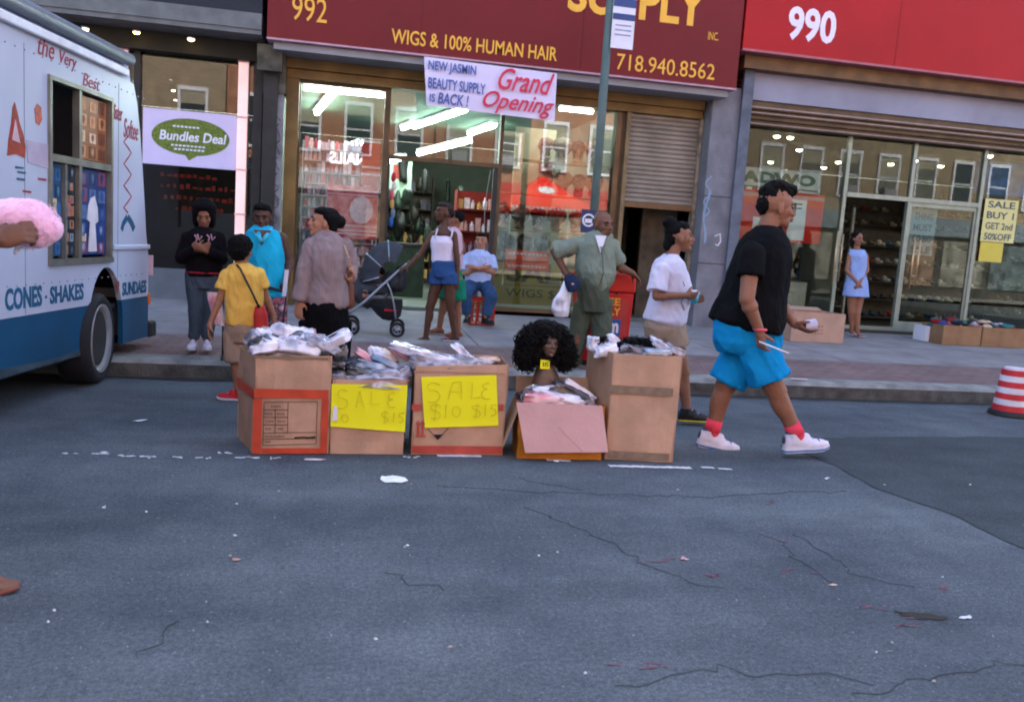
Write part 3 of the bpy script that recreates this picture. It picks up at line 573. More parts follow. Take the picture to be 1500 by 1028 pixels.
# rounded roof, far side, back
arc = [(0-.0, zt)]+[(-.28+.28*math.cos(a), zt+.30*math.sin(a)) for a in np.linspace(0, math.pi/2, 7)]+[(-2.1+.28+.28*math.cos(a), zt+.30*math.sin(a)) for a in np.linspace(math.pi/2, math.pi, 7)]+[(-2.1, zb0), (-2.06, zb0), (-2.06, zt-.05), (-.04, zt-.05)]
obj('roof', [loft([[S3(s, z, o) for o, z in arc] for s in (EDGE[-1][0]-.01, SF)])], M_tw, tr)
rp_ = [(SR-.02, zb0)]+[(SR+.01, zb0), (SR+.01, EDGE[0][1])]+[(q[0]+.01, q[1]) for q in EDGE[1:] if q[1] < zt+.05]+[(EDGE[-1][0]+.005, zt+.1), (EDGE[-1][0]-.03, zt+.1)]+[(q[0]-.03, q[1]) for q in EDGE[::-1] if q[1] < zt+.05]
obj('rear_panel', [prism(rp_, S3(0, 0, -.03), t_, Z_, -2.0)], M_tw, tr)
obj('interior', [tb(SF, SR-.05, zb0+.3, zb0+.34, -2.0, -.06), tb(SF, SR-.05, .7, 2.35, -1.3, -1.25), tb(SF+.05, SF+.1, .7, 2.35, -1.25, -.06), tb(SR-.15, SR-.1, .7, 2.35, -1.25, -.06)], M_ti, tr)
obj('chassis_shade_block', [tb(SF+.3, ac-ar-.05, .215, .56, -1.95, -.12), tb(ac-ar, SR-.1, .24, .56, -1.55, -.45)], M_ti, tr)  # solid block under the floor, added to cut the light beneath the truck
obj('bumper', [tb(SR+.02, SR+.16, .26, .40, -2.0, .02)], M_dark, tr, bevel=.02)
obj('step', [tb(ac+ar*.7, SR+.02, .235, .262, -.4, -.1)], M_dark, tr)
obj('fuel_housing', [tb(ac-1.6, ac-.7, .22, .6, -.9, -.2)], M_dark, tr)
obj('tail_lamp', [tb(SR-.01, SR+.03, .56, .66, -.14, .012)], mat('lamp_orange', '#e0762a', .3), tr, bevel=.006); obj('plate_holder', [tb(SR+.016, SR+.03, .82, 1.0, -.25, .03)], mat('pl', '#d6b8c0', .5), tr)
# trim
obj('gutter_rail', [tb(SF, Tp(182, 118)[0], Tp(120, 74)[1]-.05, Tp(120, 74)[1]+.01, 0, .045)], mat('rail_white', '#e9edf2', .25), tr, bevel=.01)
obj('awning_roll', [tube([S3(SF, zt+.16, .02), S3(Tp(186, 108)[0], zt+.16, .02)], .05, 10)], mat('grey_roll', '#7f8490', .5), tr, smooth=True)
obj('belt_moulding', [tb(w1+.06, SR-.01, Tp(190, 362)[1]-.02, Tp(190, 362)[1]+.02, 0, .02)], M_tw, tr, bevel=.008)
# serving window: frame, panes, pictures
obj('window_frame', [tb(w0-.03, w0, wz0, wz1, -.05, .02), tb(w1, w1+.03, wz0, wz1, -.05, .02), tb(w0-.03, w1+.03, wz0-.04, wz0, -.05, .03), tb(w0-.03, w1+.03, wz1, wz1+.03, -.05, .02), tb(wm-.02, wm+.02, wz0, wz1, -.04, .012), tb(w0, w1, wzm-.03, wzm+.02, -.04, .018), tb(w0+(wm-w0)*.5-.012, w0+(wm-w0)*.5+.012, wz0, wzm-.03, -.04, .01)], mat('steel_frame', '#8b8a80', .35, .2, metal=.5), tr)
def packmat(name, cols, sc=14, rough=.2):
    m = bpy.data.materials.new(name); m.use_nodes = True; n = m.node_tree.nodes; l = m.node_tree.links; b = n['Principled BSDF']; tc = n.new('ShaderNodeTexCoord'); v = n.new('ShaderNodeTexNoise'); v.inputs['Scale'].default_value = sc*.6; v.inputs['Detail'].default_value = 1; v.inputs['Distortion'].default_value = .3; r = n.new('ShaderNodeValToRGB')
    l.new(tc.outputs['Object'], v.inputs['Vector']); l.new(v.outputs[0], r.inputs[0]); l.new(r.outputs[0], b.inputs['Base Color']); b.inputs['Roughness'].default_value = rough; b.inputs['Specular IOR Level'].default_value = .9
    e = r.color_ramp.elements
    while len(e) < len(cols): e.new(.5)
    for i, c_ in enumerate(cols): e[i].position = .3+.42*i/(len(cols)-1); e[i].color = C(c_)
    return m
def menu(s0, s1, z0, z1, nc, nr, basecol, cols, nm):
    mp_ = obj('menu_picture', [tb(s0, s1, z0, z1, -.03, -.02)], mat(nm, basecol, .35, .25, 7), tr); rm = random.Random(nc*7+nr); cw, ch = (s1-s0)/nc, (z1-z0)/nr
    for i in range(nc):
        for j in range(nr):
            a, b = s0+cw*(i+rm.uniform(.06, .16)), z0+ch*(j+.1); c_ = rm.choice(cols); w_ = cw*rm.uniform(.6, .8); h_ = ch*rm.uniform(.6, .82)
            obj('menu_card', [tb(a, a+w_, b, b+h_, -.0199, -.018)], mat('card'+c_, c_, .4, .15, 30), mp_)
            c3 = rm.choice(cols); m2 = mat('card'+c3, c3, .4, .15, 30); obj('treat_picture', [prism([(a+w_*.5, b+h_*.12), (a+w_*.72, b+h_*.5), (a+w_*.68, b+h_*.8), (a+w_*.5, b+h_*.92), (a+w_*.32, b+h_*.8), (a+w_*.28, b+h_*.5)], S3(0, 0, -.0179), t_, Z_, .001)], m2, mp_)
menu(wm+.03, w1-.01, wzm+.03, wz1-.02, 3, 4, '#9a5c38', ['#c8865a', '#8e3a2a', '#d8b898', '#704030', '#b86a3a'], 'menu_brown')
menu(wm+.03, w1-.01, wz0+.02, wzm-.04, 3, 5, '#223f74', ['#31508e', '#8a4a64', '#1e3460', '#54709c', '#9aa0c0'], 'menu_blue')
menu(w0+.01, w0+(wm-w0)*.5-.015, wz0+.02, wzm-.04, 2, 5, '#2c5070', ['#3a6a9a', '#5d86aa', '#244460'], 'menu_sky')
menu(w0+(wm-w0)*.5+.015, wm-.025, wz0+.02, wzm-.04, 2, 7, '#1c2c38', ['#4a6478', '#8e9aa4', '#2c3c48', '#b07a54'], 'menu_dark')
zz = Tp(140, 330)[1]-.0; sm_ = .5*(wm+w1)
obj('sundae_picture', [prism([(sm_-.07, zz-.2), (sm_-.04, zz+.02), (sm_-.09, zz+.04), (sm_-.07, zz+.14), (sm_-.03, zz+.2), (sm_+.03, zz+.22), (sm_+.08, zz+.13), (sm_+.09, zz+.03), (sm_+.04, zz+.01), (sm_+.07, zz-.2)], S3(0, 0, -.018), t_, Z_, .006)], mat('cream', '#d8d2d8', .5), tr)
for s_ in (w0-.32, w1+.16, w0-1.5): obj('panel_seam', [tb(s_, s_+.006, zb1+.01, zt-.05, 0, .0015)], mat('seam_grey', '#7f8598', .6), tr)
for zz_ in (zt-.09, wz0-.16): obj('rivet_row', [(*ell(S3(SR-.15-k*.11, zz_, .001), .006, None, (8, 5)), 0) for k in range(36) if not (w0-.05 < SR-.15-k*.11 < w1+.05 and wz0 < zz_ < wz1)], mat('rivet', '#989cac', .4), tr)
for k, (sx_, zx_) in enumerate(((w0+.03, wz0+.30), (w0+.03, wz0+.12), (wm+.05, wz0+.06), (w0+(wm-w0)*.55, wz0+.3))): obj('menu_card', [tb(sx_, sx_+.10, zx_, zx_+.12, -.022, -.018)], mat('menu_card%d' % (k % 2), ['#c8b49a', '#b86a70'][k % 2], .5, .3, 30), tr)
obj('road_grime', [prism([(SF, zb0-.018), (ac-ar-.02, zb0+.002), (ac-ar-.02, zb0+.05), (ac-ar-.5, zb0+.03), (ac-ar-1.2, zb0+.055), (SF, zb0+.03)], S3(0, 0, .0), t_, Z_, .001)], mat('grime', '#3a4a52', .9, .3, 8), tr)
# wheel
wr = .36
def wheel(sc_, off, steer=0):
    ca_, sa_ = math.cos(steer), math.sin(steer)
    def S3(s, z, o=0):     # wheel frame, turned about its own centre
        a, b = s-sc_, o-off+.12; return O_t+t_*(sc_+a*ca_-b*sa_)+Z_*z+n_t*(off-.12+a*sa_+b*ca_)
    wh = obj('wheel', [cyl(S3(sc_, wr, off-.24), S3(sc_, wr, off-.02), wr*.6, wr*.6, 28)], M_dark, tr)
    prof = [(wr*.74, 0), (wr*.9, .012), (wr*.985, -.02), (wr, -.06), (wr, -.18), (wr*.97, -.23), (wr*.72, -.24)]
    R = []
    for i in range(40):
        a = 2*math.pi*i/40; R.append([S3(sc_+r*math.cos(a), wr+r*math.sin(a), off+o) for r, o in prof])
    V = np.array([p for r in R for p in r]); k = len(prof); F = [(i*k+j, ((i+1) % 40)*k+j, ((i+1) % 40)*k+(j+1) % k, i*k+(j+1) % k) for i in range(40) for j in range(k)]
    obj('tyre', [(V, F)], mat('rubber', '#252528', .8, .15), wh, smooth=True)
    prof = [(.02, -.04), (wr*.25, -.035), (wr*.3, -.10), (wr*.58, -.13), (wr*.66, -.03), (wr*.75, .012), (wr*.76, -.03), (wr*.6, -.2), (.02, -.2)]
    R = []
    for i in range(40):
        a = 2*math.pi*i/40; R.append([S3(sc_+r*math.cos(a), wr+r*math.sin(a), off+o) for r, o in prof])
    V = np.array([p for r in R for p in r]); k = len(prof); F = [(i*k+j, ((i+1) % 40)*k+j, ((i+1) % 40)*k+(j+1) % k, i*k+(j+1) % k) for i in range(40) for j in range(k)]
    obj('rim', [(V, F)], mat('rim_white', '#8c888a', .4, .15, 8), wh, smooth=True)
    return wh
sw = Tp(147, 505)[0]; wheel(sw, .0, math.radians(-8.6)); wheel(sw, -1.85, math.radians(-8.6)); wheel(ac-3.6, -.03); wheel(ac-3.6, -1.85)
obj('wheel_well', [tube([S3(ac+(ar+.01)*math.cos(a), azc+.53*math.sin(a), -.3) for a in np.linspace(-.3, math.pi+.3, 20)], .02, 6), tb(ac-ar-.02, ac+ar+.02, .4, 1.02, -.42, -.40)], M_ti, tr)
# lettering
M_lb = mat('letter_blue', '#1d5c7c', .5); M_lr = mat('letter_red', '#a02c3c', .5, .1)
def ttext(s, x0, x1, ytop, ybot, m_, **k):
    s0 = Tp(x0, (ytop+ybot)/2)[0]; s1 = Tp(x1, (ytop+ybot)/2)[0]; xm = (x0+x1)/2; za = Tp(xm, ytop)[1]; zb = Tp(xm, ybot)[1]
    return text(s, S3(s0, zb, .001), t_, Z_, s1-s0, za-zb, m_, tr, t=.003, **k)
ttext('CONES', 7, 61, 420, 452, M_lb, bold=.03); ttext('SHAKES', 73, 122, 417, 442, M_lb, bold=.03); ttext('SUNDAES', 179, 214, 412, 431, M_lb, bold=.03)
q = Tp(67, 435); obj('dot', [prism([(.012*math.cos(a), .012*math.sin(a)) for a in np.linspace(0, 6.28, 9)[:-1]], S3(q[0], q[1], .001), t_, Z_, .003)], M_lb, tr)
q = Tp(172, 420); obj('cone_emblem', [prism([(0, -.07), (.025, .0), (-.025, .0)], S3(q[0], q[1], .001), t_, Z_, .003), prism([(.03*math.cos(a), .02+.03*math.sin(a)) for a in np.linspace(0, 6.28, 12)[:-1]], S3(q[0], q[1], .0015), t_, Z_, .003)], mat('cone_brown', '#8a4a36', .6), tr)
ttext('the', 55, 79, 56, 84, M_lr, shear=.25); ttext('Very', 87, 112, 78, 103, M_lr, shear=.25); ttext('Best', 121, 146, 111, 130, M_lr, shear=.25)
ttext('Mister', 163, 179, 153, 176, M_lr, shear=.25); ttext('Softee', 181, 202, 176, 204, M_lr, shear=.25)
def ribb(pts, wd, m_, nm):
    obj(nm, [ribbon([Tp(*p) for p in pts], wd, S3(0, 0, .001), t_, Z_, .003)], m_, tr)
# soft serve picture (generic) at the left edge
def blobpoly(pts, m_, nm='dessert_picture', off=.001): obj(nm, [prism([Tp(*p) for p in pts][::-1], S3(0, 0, off), t_, Z_, .003)], m_, tr)
blobpoly([(10, 228), (12, 205), (16, 180), (18, 158), (21, 150), (25, 165), (28, 180), (33, 195), (37, 215), (36, 232), (24, 226)], mat('syrup', '#9a3428', .4, .3, 20))
blobpoly([(16, 205), (21, 175), (24, 190), (28, 210)], mat('syrup_hi', '#c8a8b4', .4), off=.005)
blobpoly([(50, 160), (54, 152), (60, 158), (61, 175), (57, 184), (52, 180)], mat('fruit', '#b85a48', .4, .3, 20))
blobpoly([(38, 205), (70, 212), (72, 248), (40, 238)], mat('pale_print', '#b8a9bd', .5))
for i, (x, y) in enumerate(((22, 245), (25, 252), (24, 262), (33, 280), (55, 262))): ribb([(x, y), (x+12, y+1.5)], .014, M_lb if i < 3 else M_lr, 'small_print')
for k in range(7):
    y0 = 200+k*16; ribb([(187, y0), (181+(k % 2)*11, y0+8), (187, y0+16)], .012, M_lr, 'ribbon_print')
ribb([(186, 318), (180, 328), (178, 337)], .05, M_lb, 'ribbon_print'); ribb([(187, 318), (193, 328), (196, 336)], .05, M_lb, 'ribbon_print')
# ================================================================ CARDBOARD BOXES
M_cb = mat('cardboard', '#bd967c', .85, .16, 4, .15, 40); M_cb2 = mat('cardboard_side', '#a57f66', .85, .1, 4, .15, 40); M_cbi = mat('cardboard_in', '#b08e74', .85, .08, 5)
M_tape = mat('red_tape', '#c0472f', .45, .12, 12); M_tape2 = mat('red_print', '#b34a3e', .7, .15, 14); M_ctape = mat('clear_tape', '#86715f', .25, .15, 20)
M_or_cb = mat('orange_cardboard', '#bd7420', .7, .15, 4); M_pk_cb = mat('pink_cardboard', '#c99c97', .85, .06, 4, .15, 40)
M_yel = mat('yellow_card', '#f2ec1e', .6, .03, 3); M_mark = mat('faint_marker', '#d6ce26', .8); M_mark2 = mat('print_ink', '#5d4638', .8, .1); M_black = mat('black_ink', '#1e1e20', .7)
class CBox:
    def __init__(s, label, FL, FR, h, back, m_=None, hR=None, top=0, warp=.012, mi=None):
        s.FL, s.FR = np.array([*FL, 0.0]), np.array([*FR, 0.0]); s.h = h; s.hR = h if hR is None else hR; s.U = (s.FR-s.FL); s.w = np.linalg.norm(s.U); s.U /= s.w; s.N = np.array([s.U[1], -s.U[0], 0]); s.b = np.array([*back, 0.0])
        s.r = root('cardboard_box', label, 'box', (s.FL+s.FR+s.b)/2 if False else (s.FL+s.FR)/2+s.b/2); m_ = m_ or M_cb
        t = .006; BL, BR = s.FL+s.b, s.FR+s.b
        def panel(a, b, ha, hb, m, nm='side_panel'):
            n = 8; d = (b-a); L = np.linalg.norm(d); d = d/L; nn = np.array([d[1], -d[0], 0]); R = []; sd_ = random.random()*50
            for i in range(n+1):
                p = a+d*L*i/n; hh = ha+(hb-ha)*i/n+(.005*noise.noise(Vector((i*.9+sd_, 4, 0))) if 0 < i < n else 0); col = []
                for j in range(7):
                    z = .003+(hh-.003)*j/6; ww = warp*(noise.noise(Vector((i*.35+sd_, j*.4, 0)))*1.6+math.sin(math.pi*i/n)*math.sin(math.pi*j/12)*.8); col.append((p+nn*ww, z))
                R.append([q+Z_*z for q, z in col]+[q-nn*t+Z_*z for q, z in col[::-1]])
            return obj(nm, [loft(R)], m, s.r)
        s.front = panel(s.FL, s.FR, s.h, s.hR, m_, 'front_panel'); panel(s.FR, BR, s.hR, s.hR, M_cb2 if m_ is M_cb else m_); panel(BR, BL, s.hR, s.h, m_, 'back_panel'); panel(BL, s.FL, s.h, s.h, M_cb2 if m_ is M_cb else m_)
        obj('bottom_panel', [(np.array([s.FL, s.FR, BR, BL, s.FL+Z_*.005, s.FR+Z_*.005, BR+Z_*.005, BL+Z_*.005])+Z_*.003, [(3, 2, 1, 0), (4, 5, 6, 7), (0, 1, 5, 4), (1, 2, 6, 5), (2, 3, 7, 6), (3, 0, 4, 7)])], m_, s.r)
    def fr(s, x0, x1, y0, y1, m_, nm, off=.004, t=.002):    # a flat strip on the front, in photo pixels
        a = s.uv(x0, (y0+y1)/2)[0]; b = s.uv(x1, (y0+y1)/2)[0]; z1 = s.uv((x0+x1)/2, y0)[1]; z0 = s.uv((x0+x1)/2, y1)[1]
        return obj(nm, [prism([(a, z0), (b, z0), (b, z1), (a, z1)], s.FL+s.N*(off+.007), s.U, Z_, t)], m_, s.r)
    def uv(s, x, y, off=0):
        d = ray(x, y); o = np.array([0, 0, CAM_H]); k = ((s.FL+s.N*.01-o)@s.N)/(d@s.N); q = o+d*k-s.FL; return (q@s.U, q[2])
    def stroke(s, pts, wd, m_, nm='marking', off=.008, par=None): return obj(nm, [ribbon([s.uv(*p) for p in pts], wd, s.FL+s.N*(off+.007), s.U, Z_, .001)], m_, par or s.r)
    def strokes(s, lst, wd, m_, nm='marking', off=.008, par=None): return obj(nm, [ribbon([s.uv(*p) for p in pts], wd, s.FL+s.N*(off+.007), s.U, Z_, .001) for pts in lst], m_, par or s.r)
    def card(s, quad, m_, nm='sale_sign', off=.006):   # wavy sheet, quad TL TR BR BL in pixels
        q = [np.array(s.uv(*p)) for p in quad]; n, m = 14, 8; A = []; B = []
        for j in range(m+1):
            for i in range(n+1):
                u, v = i/n, j/m; p = (1-v)*((1-u)*q[0]+u*q[1])+v*((1-u)*q[3]+u*q[2]); w_ = off+.007+.002*noise.noise(Vector((u*3, v*2, q[0][0]*9)))+.004*(v > .95)
                base = s.FL+s.U*p[0]+Z_*p[1]; A.append(base+s.N*w_); B.append(base+s.N*(w_-.0015))
        F = []; k = (n+1)*(m+1)
        for j in range(m):
            for i in range(n):
                a = j*(n+1)+i; F.append((a, a+n+1, a+n+2, a+1)); F.append((k+a, k+a+1, k+a+n+2, k+a+n+1))
        return obj(nm, [(np.array(A+B), F)], m_, s.r, smooth=True)
g2 = lambda x, y: G(x, y)[:2]
def zat(x, y, Y): return P(x, y, Y)[2]
B1 = CBox('tall cardboard box with red tape and printed table, leftmost in the row', g2(371, 665), g2(481, 665), zat(371, 521, 5.04), (-.14, .42), hR=zat(482, 522, 5.04), warp=.01)
B1.fr(372, 481, 570, 583, M_tape, 'tape'); B1.fr(370, 383, 583.5, 664, M_tape, 'tape'); B1.fr(470, 480, 583.5, 664, M_tape, 'tape'); B1.fr(383.5, 469.5, 656, 664, M_tape, 'tape'); B1.fr(372, 481, 522, 526, M_ctape, 'clear_tape')
L = [[(387, 589), (465, 588)], [(387, 589), (385, 652)], [(385, 652), (463, 650)], [(465, 588), (463, 650)], [(422, 589), (421, 634)], [(386, 600), (422, 600)], [(386, 611), (422, 611)], [(385, 622), (422, 622)], [(403, 600), (403, 634)], [(385, 634), (463, 633)], [(385, 643), (463, 642)]]
B1.strokes([[tuple(np.array(a)+(np.array(b)-np.array(a))*k/4) for k in range(5)] for a, b in L], .004, M_mark2, 'printed_table', off=.003)
w_ = []
for (x, y, n) in ((397, 595, 5), (388, 606, 4), (406, 606, 4), (389, 617, 4), (407, 617, 4), (389, 628, 3), (407, 628, 3), (388, 639, 10), (388, 647, 3)):
    for k in range(n): w_.append([(x+k*3, y-1.5), (x+k*3+1.6, y+1.5)])
B1.strokes(w_, .004, M_mark2, 'printed_words', off=.003); B1.stroke([(431, 641), (445, 640), (452, 641), (462, 640)], .009, M_black, 'tear', off=.003)
side_t = obj('tape', [prism([(0, zat(371, 583, 5.04)), (.43, zat(371, 583, 5.04)), (.43, zat(371, 570, 5.04)), (0, zat(371, 570, 5.04))], B1.FL+np.array([-.012, 0, 0]), B1.b/np.linalg.norm(B1.b), Z_, -.002)], M_tape, B1.r)
B2 = CBox('low cardboard box with tilted yellow sale sign, second from the left', g2(483, 665), g2(590, 666), zat(485, 556, 5.06), (.03, .44), hR=zat(597, 557, 5.06))
c = B2.card([(486, 562), (597, 564), (593, 632), (484, 624)], M_yel)
HW = .0055
def wr_(B, lst): B.strokes(lst, HW, M_mark, 'handwriting', off=.0135)
def arcp(cx, cy, rx, ry, a0, a1, n=10): return [(cx+rx*math.cos(math.radians(a)), cy-ry*math.sin(math.radians(a))) for a in np.linspace(a0, a1, n)]
wr_(B2, [arcp(502, 575, 7, 5, 20, 200)+arcp(500, 590, 9, 8, 110, -130), [(521, 597), (527, 572)], [(527, 572), (533, 597)], [(523, 588), (531, 588)], [(544, 573), (543, 592), (556, 591)], arcp(575, 580, 6, 5, 60, 270)+arcp(575, 590, 7, 6, 90, 300),
         [(492, 607), (492, 620)], arcp(505, 612, 5, 6, 0, 360), arcp(564, 606, 5, 3, 20, 220)+arcp(563, 614, 5, 4, 90, -140), [(564, 601), (563, 620)], [(577, 604), (576, 618)], [(592, 604), (585, 605), (584, 610)]+arcp(586, 614, 4, 4, 90, -120)])
obj('white_scrap', [prism([(0, 0), (.03, 0), (.028, .08), (.004, .09)], B2.FL+B2.U*.006+B2.N*.022+Z_*zat(486, 615, 5.05), B2.U, Z_, .001)], M_wht, B2.r)
B3 = CBox('cardboard box with red printed stripes and yellow sale sign in mid row', g2(602, 666), g2(736, 667), zat(604, 536, 5.07), (.02, .44), hR=zat(742, 535, 5.07), warp=.008)
c = B3.card([(617, 552), (727, 549), (730, 623), (622, 626)], M_yel)
B3.fr(603, 617, 592, 601, M_tape2, 'red_stripe', .002); B3.fr(730.5, 737.5, 592, 601, M_tape2, 'red_stripe', .002); B3.fr(603, 736, 653, 664, M_tape2, 'red_stripe', .002); B3.fr(606, 740, 545, 547, M_cb2, 'fold_line', .001)
B3.strokes([[(612, 636), (612, 619)], [(619, 636), (619, 619)], [(609, 638), (623, 638)]], .014, M_tape2, 'arrow_print'); B3.strokes([[(609, 621), (612, 616), (615, 621)], [(616, 621), (619, 616), (622, 621)]], .008, M_tape2, 'arrow_print')
B3.strokes([[(626, 627), (641, 643)], [(641, 643), (657, 626)]], .004, M_black, 'diamond_print'); obj('diamond_tip', [prism([B3.uv(634, 636), B3.uv(641, 644), B3.uv(649, 636)], B3.FL+B3.N*.012, B3.U, Z_, .002)], M_black, B3.r)
wr_(B3, [arcp(635, 566, 9, 6, 20, 190)+arcp(633, 580, 11, 9, 110, -130), [(656, 585), (663, 560)], [(663, 560), (675, 558), (676, 584)], [(658, 573), (676, 573)], [(692, 560), (690, 583), (703, 581)], arcp(713, 565, 6, 4, 60, 270)+arcp(713, 577, 8, 7, 90, 300),
         arcp(638, 596, 8, 4, 20, 220)+arcp(637, 607, 8, 6, 90, -140), [(639, 590), (636, 616)], [(653, 592), (652, 612)], arcp(668, 602, 6, 8, 0, 360), arcp(697, 596, 6, 3, 20, 220)+arcp(697, 605, 6, 5, 90, -140), [(699, 590), (696, 612)], [(711, 591), (710, 609)], [(727, 592), (720, 593), (719, 599)]+arcp(721, 603, 5, 5, 90, -120)])
B4 = CBox('short orange cardboard box with a pink flap over its front', g2(757, 672), g2(880, 674), zat(765, 592, 5.02), (.05, .40), m_=M_or_cb, hR=zat(880, 596, 5.02))
fq = [np.array(B4.uv(*p)) for p in ((756, 589), (882, 594), (886, 658), (766, 659))]
def flapV(o): return [B4.FL+B4.U*p[0]+Z_*p[1]+B4.N*(o+(.012 if i < 2 else .075)) for i, p in enumerate(fq)]
obj('flap', [(np.array(flapV(.004)+flapV(-.002)), [(3, 2, 1, 0), (4, 5, 6, 7), (0, 1, 5, 4), (1, 2, 6, 5), (2, 3, 7, 6), (3, 0, 4, 7)])], M_pk_cb, B4.r, label='pinkish cardboard flap hanging down the front')
cr_ = [np.array(B4.uv(*p)) for p in ((815, 623), (832, 640), (849, 657))]
obj('crease', [tube([B4.FL+B4.U*p[0]+Z_*p[1]+B4.N*(.018+.063*(i/2*.5+.5)+.001) for i, p in enumerate(cr_)], .0012, 5)], M_cb2, B4.r)
hh = B4.h; bl = B4.FL+B4.b*.15
obj('flap', [(np.array([B4.FL+Z_*hh, B4.FL+B4.b+Z_*hh, B4.FL+B4.b+Z_*(hh-.27)+X_*-.09, B4.FL+Z_*(hh-.27)+X_*-.09, B4.FL+Z_*hh-X_*.006, B4.FL+B4.b+Z_*hh-X_*.006, B4.FL+B4.b+Z_*(hh-.27)+X_*-.096, B4.FL+Z_*(hh-.27)+X_*-.096]), [(0, 1, 2, 3), (7, 6, 5, 4), (0, 4, 5, 1), (1, 5, 6, 2), (2, 6, 7, 3), (3, 7, 4, 0)])], M_cbi, B4.r)
obj('flap', [(np.array([B4.FL+B4.b+Z_*hh, B4.FR+B4.b+Z_*hh, B4.FR+B4.b*1.1+Z_*(hh+.11), B4.FL+B4.b*1.1+Z_*(hh+.11)]+[B4.FL+B4.b+Z_*hh+Y_*.006, B4.FR+B4.b+Z_*hh+Y_*.006, B4.FR+B4.b*1.1+Z_*(hh+.11)+Y_*.006, B4.FL+B4.b*1.1+Z_*(hh+.11)+Y_*.006]), [(0, 1, 2, 3), (7, 6, 5, 4), (0, 4, 5, 1), (1, 5, 6, 2), (2, 6, 7, 3), (3, 7, 4, 0)])], M_cbi, B4.r)
B5 = CBox('tallest plain cardboard box with a brown tape band, rightmost in the row', g2(886, 673), g2(985, 678), zat(893, 519, 4.97), (-.03, .46), hR=zat(995, 522, 4.97), warp=.008)
# the box widens upward: lean its front and right panels outward a little
B5.fr(893, 986, 566, 578, M_ctape, 'clear_tape'); B5.fr(890, 980, 662, 673, M_ctape, 'clear_tape')
# ================================================================ BOX CONTENTS
PK = {'w': packmat('pack_white', ['#8a8a9a', '#e6dfea', '#f0ecf4', '#d8d0dc']), 'c': packmat('pack_clear', ['#3c3e48', '#a9a9ba', '#dcd6e2', '#7d8090'], 18), 'k': packmat('pack_black', ['#121214', '#2a2b30', '#5e6270', '#1a1a1c'], 10), 'p': packmat('pack_pink', ['#c26a78', '#e8a0a8', '#ead0d4', '#b8485a'], 12), 'b': packmat('pack_blue', ['#3c5878', '#7f98b0', '#c8d0dc', '#54607a'], 12), 't': packmat('pack_tan', ['#b09078', '#e0c8b4', '#caa890', '#8a6a58'], 12)}
def pack(px, py, Y, sx, sy, sz, yaw, tilt, k, label, grp, seed):
    c_ = P(px, py, Y); R = np.array(Matrix.Rotation(math.radians(yaw), 3, 'Z')@Matrix.Rotation(math.radians(tilt), 3, 'Y')@Matrix.Rotation(math.radians((seed*37) % 40-20), 3, 'X'))
    V, F = _SPH[(28, 18)]; q = np.sign(V)*np.abs(V)**.42
    out = []
    for p in q:
        d = noise.noise(Vector((p[0]*2.2+seed*3.7, p[1]*2.2, p[2]*2.2)))*.30+abs(noise.noise(Vector((p[0]*5+seed, p[1]*5+3, p[2]*5))))*.14-.05
        out.append(p*(1+d))
    V = (np.array(out)*np.array([sx, sy, sz])/2)@R.T+c_
    prs = [(V, F)]
    if k == 'w' and sx >= .2: prs.append((*ell(c_+R@np.array([0, 0, sz*.22]), (sx*.30, sy*.27, sz*.36), R), 1))
    if sx >= .18 and seed % 2 == 0: prs.append((*obox(c_+R@np.array([sx*.42, 0, sz*.15]), R@np.array([sx*.10, 0, 0]), R@np.array([0, sy*.42, 0]), R@np.array([0, 0, .003])), 2))
    return obj('plastic_package', prs, [PK[k], PK['k'], PK[('p', 't', 'b', 'w')[seed % 4]]], label=label, cat='package', group=grp, smooth=True)
G1, G2_, G3, G4, G5 = ['packages heaped in the %s box' % n for n in ('leftmost', 'second', 'middle', 'orange', 'rightmost')]
lab = {'w': 'white', 'c': 'clear', 'k': 'black', 'p': 'pink', 'b': 'bluish', 't': 'tan'}
PK['c'].node_tree.nodes['Principled BSDF'].inputs['Alpha'].default_value = .62
def pile(lst, grp, where):
    for i, (x, y, dY, sx, sy, sz, yaw, tl, k) in enumerate(lst): pack(x, y, 5.06+dY, sx, sy, sz, yaw, tl, k, 'crumpled %s plastic package in the %s' % (lab[k], where), grp, i+len(grp)*3)
pile([(392, 512, .12, .2, .2, .07, 10, -8, 'w'), (440, 512, .10, .26, .2, .09, -10, 5, 'w'), (405, 500, .25, .24, .2, .08, 30, 10, 'w'), (436, 497, .22, .22, .2, .09, 0, -12, 'w'), (457, 506, .12, .2, .16, .05, 20, 14, 'c'), (472, 503, .08, .2, .18, .05, 15, 18, 'c'), (492, 497, .14, .2, .2, .06, -5, -28, 'w'), (423, 487, .3, .2, .18, .09, 50, 12, 'w'), (382, 503, .2, .13, .12, .09, 10, -30, 'k'), (372, 497, .28, .1, .14, .11, 0, 40, 'c'), (497, 520, .12, .1, .1, .12, 0, 0, 'k'), (452, 495, .30, .2, .2, .06, 40, 8, 'c'), (430, 520, .2, .4, .3, .1, 0, 0, 'c'), (395, 492, .36, .14, .16, .06, 20, 30, 'w')], G1, 'leftmost box')
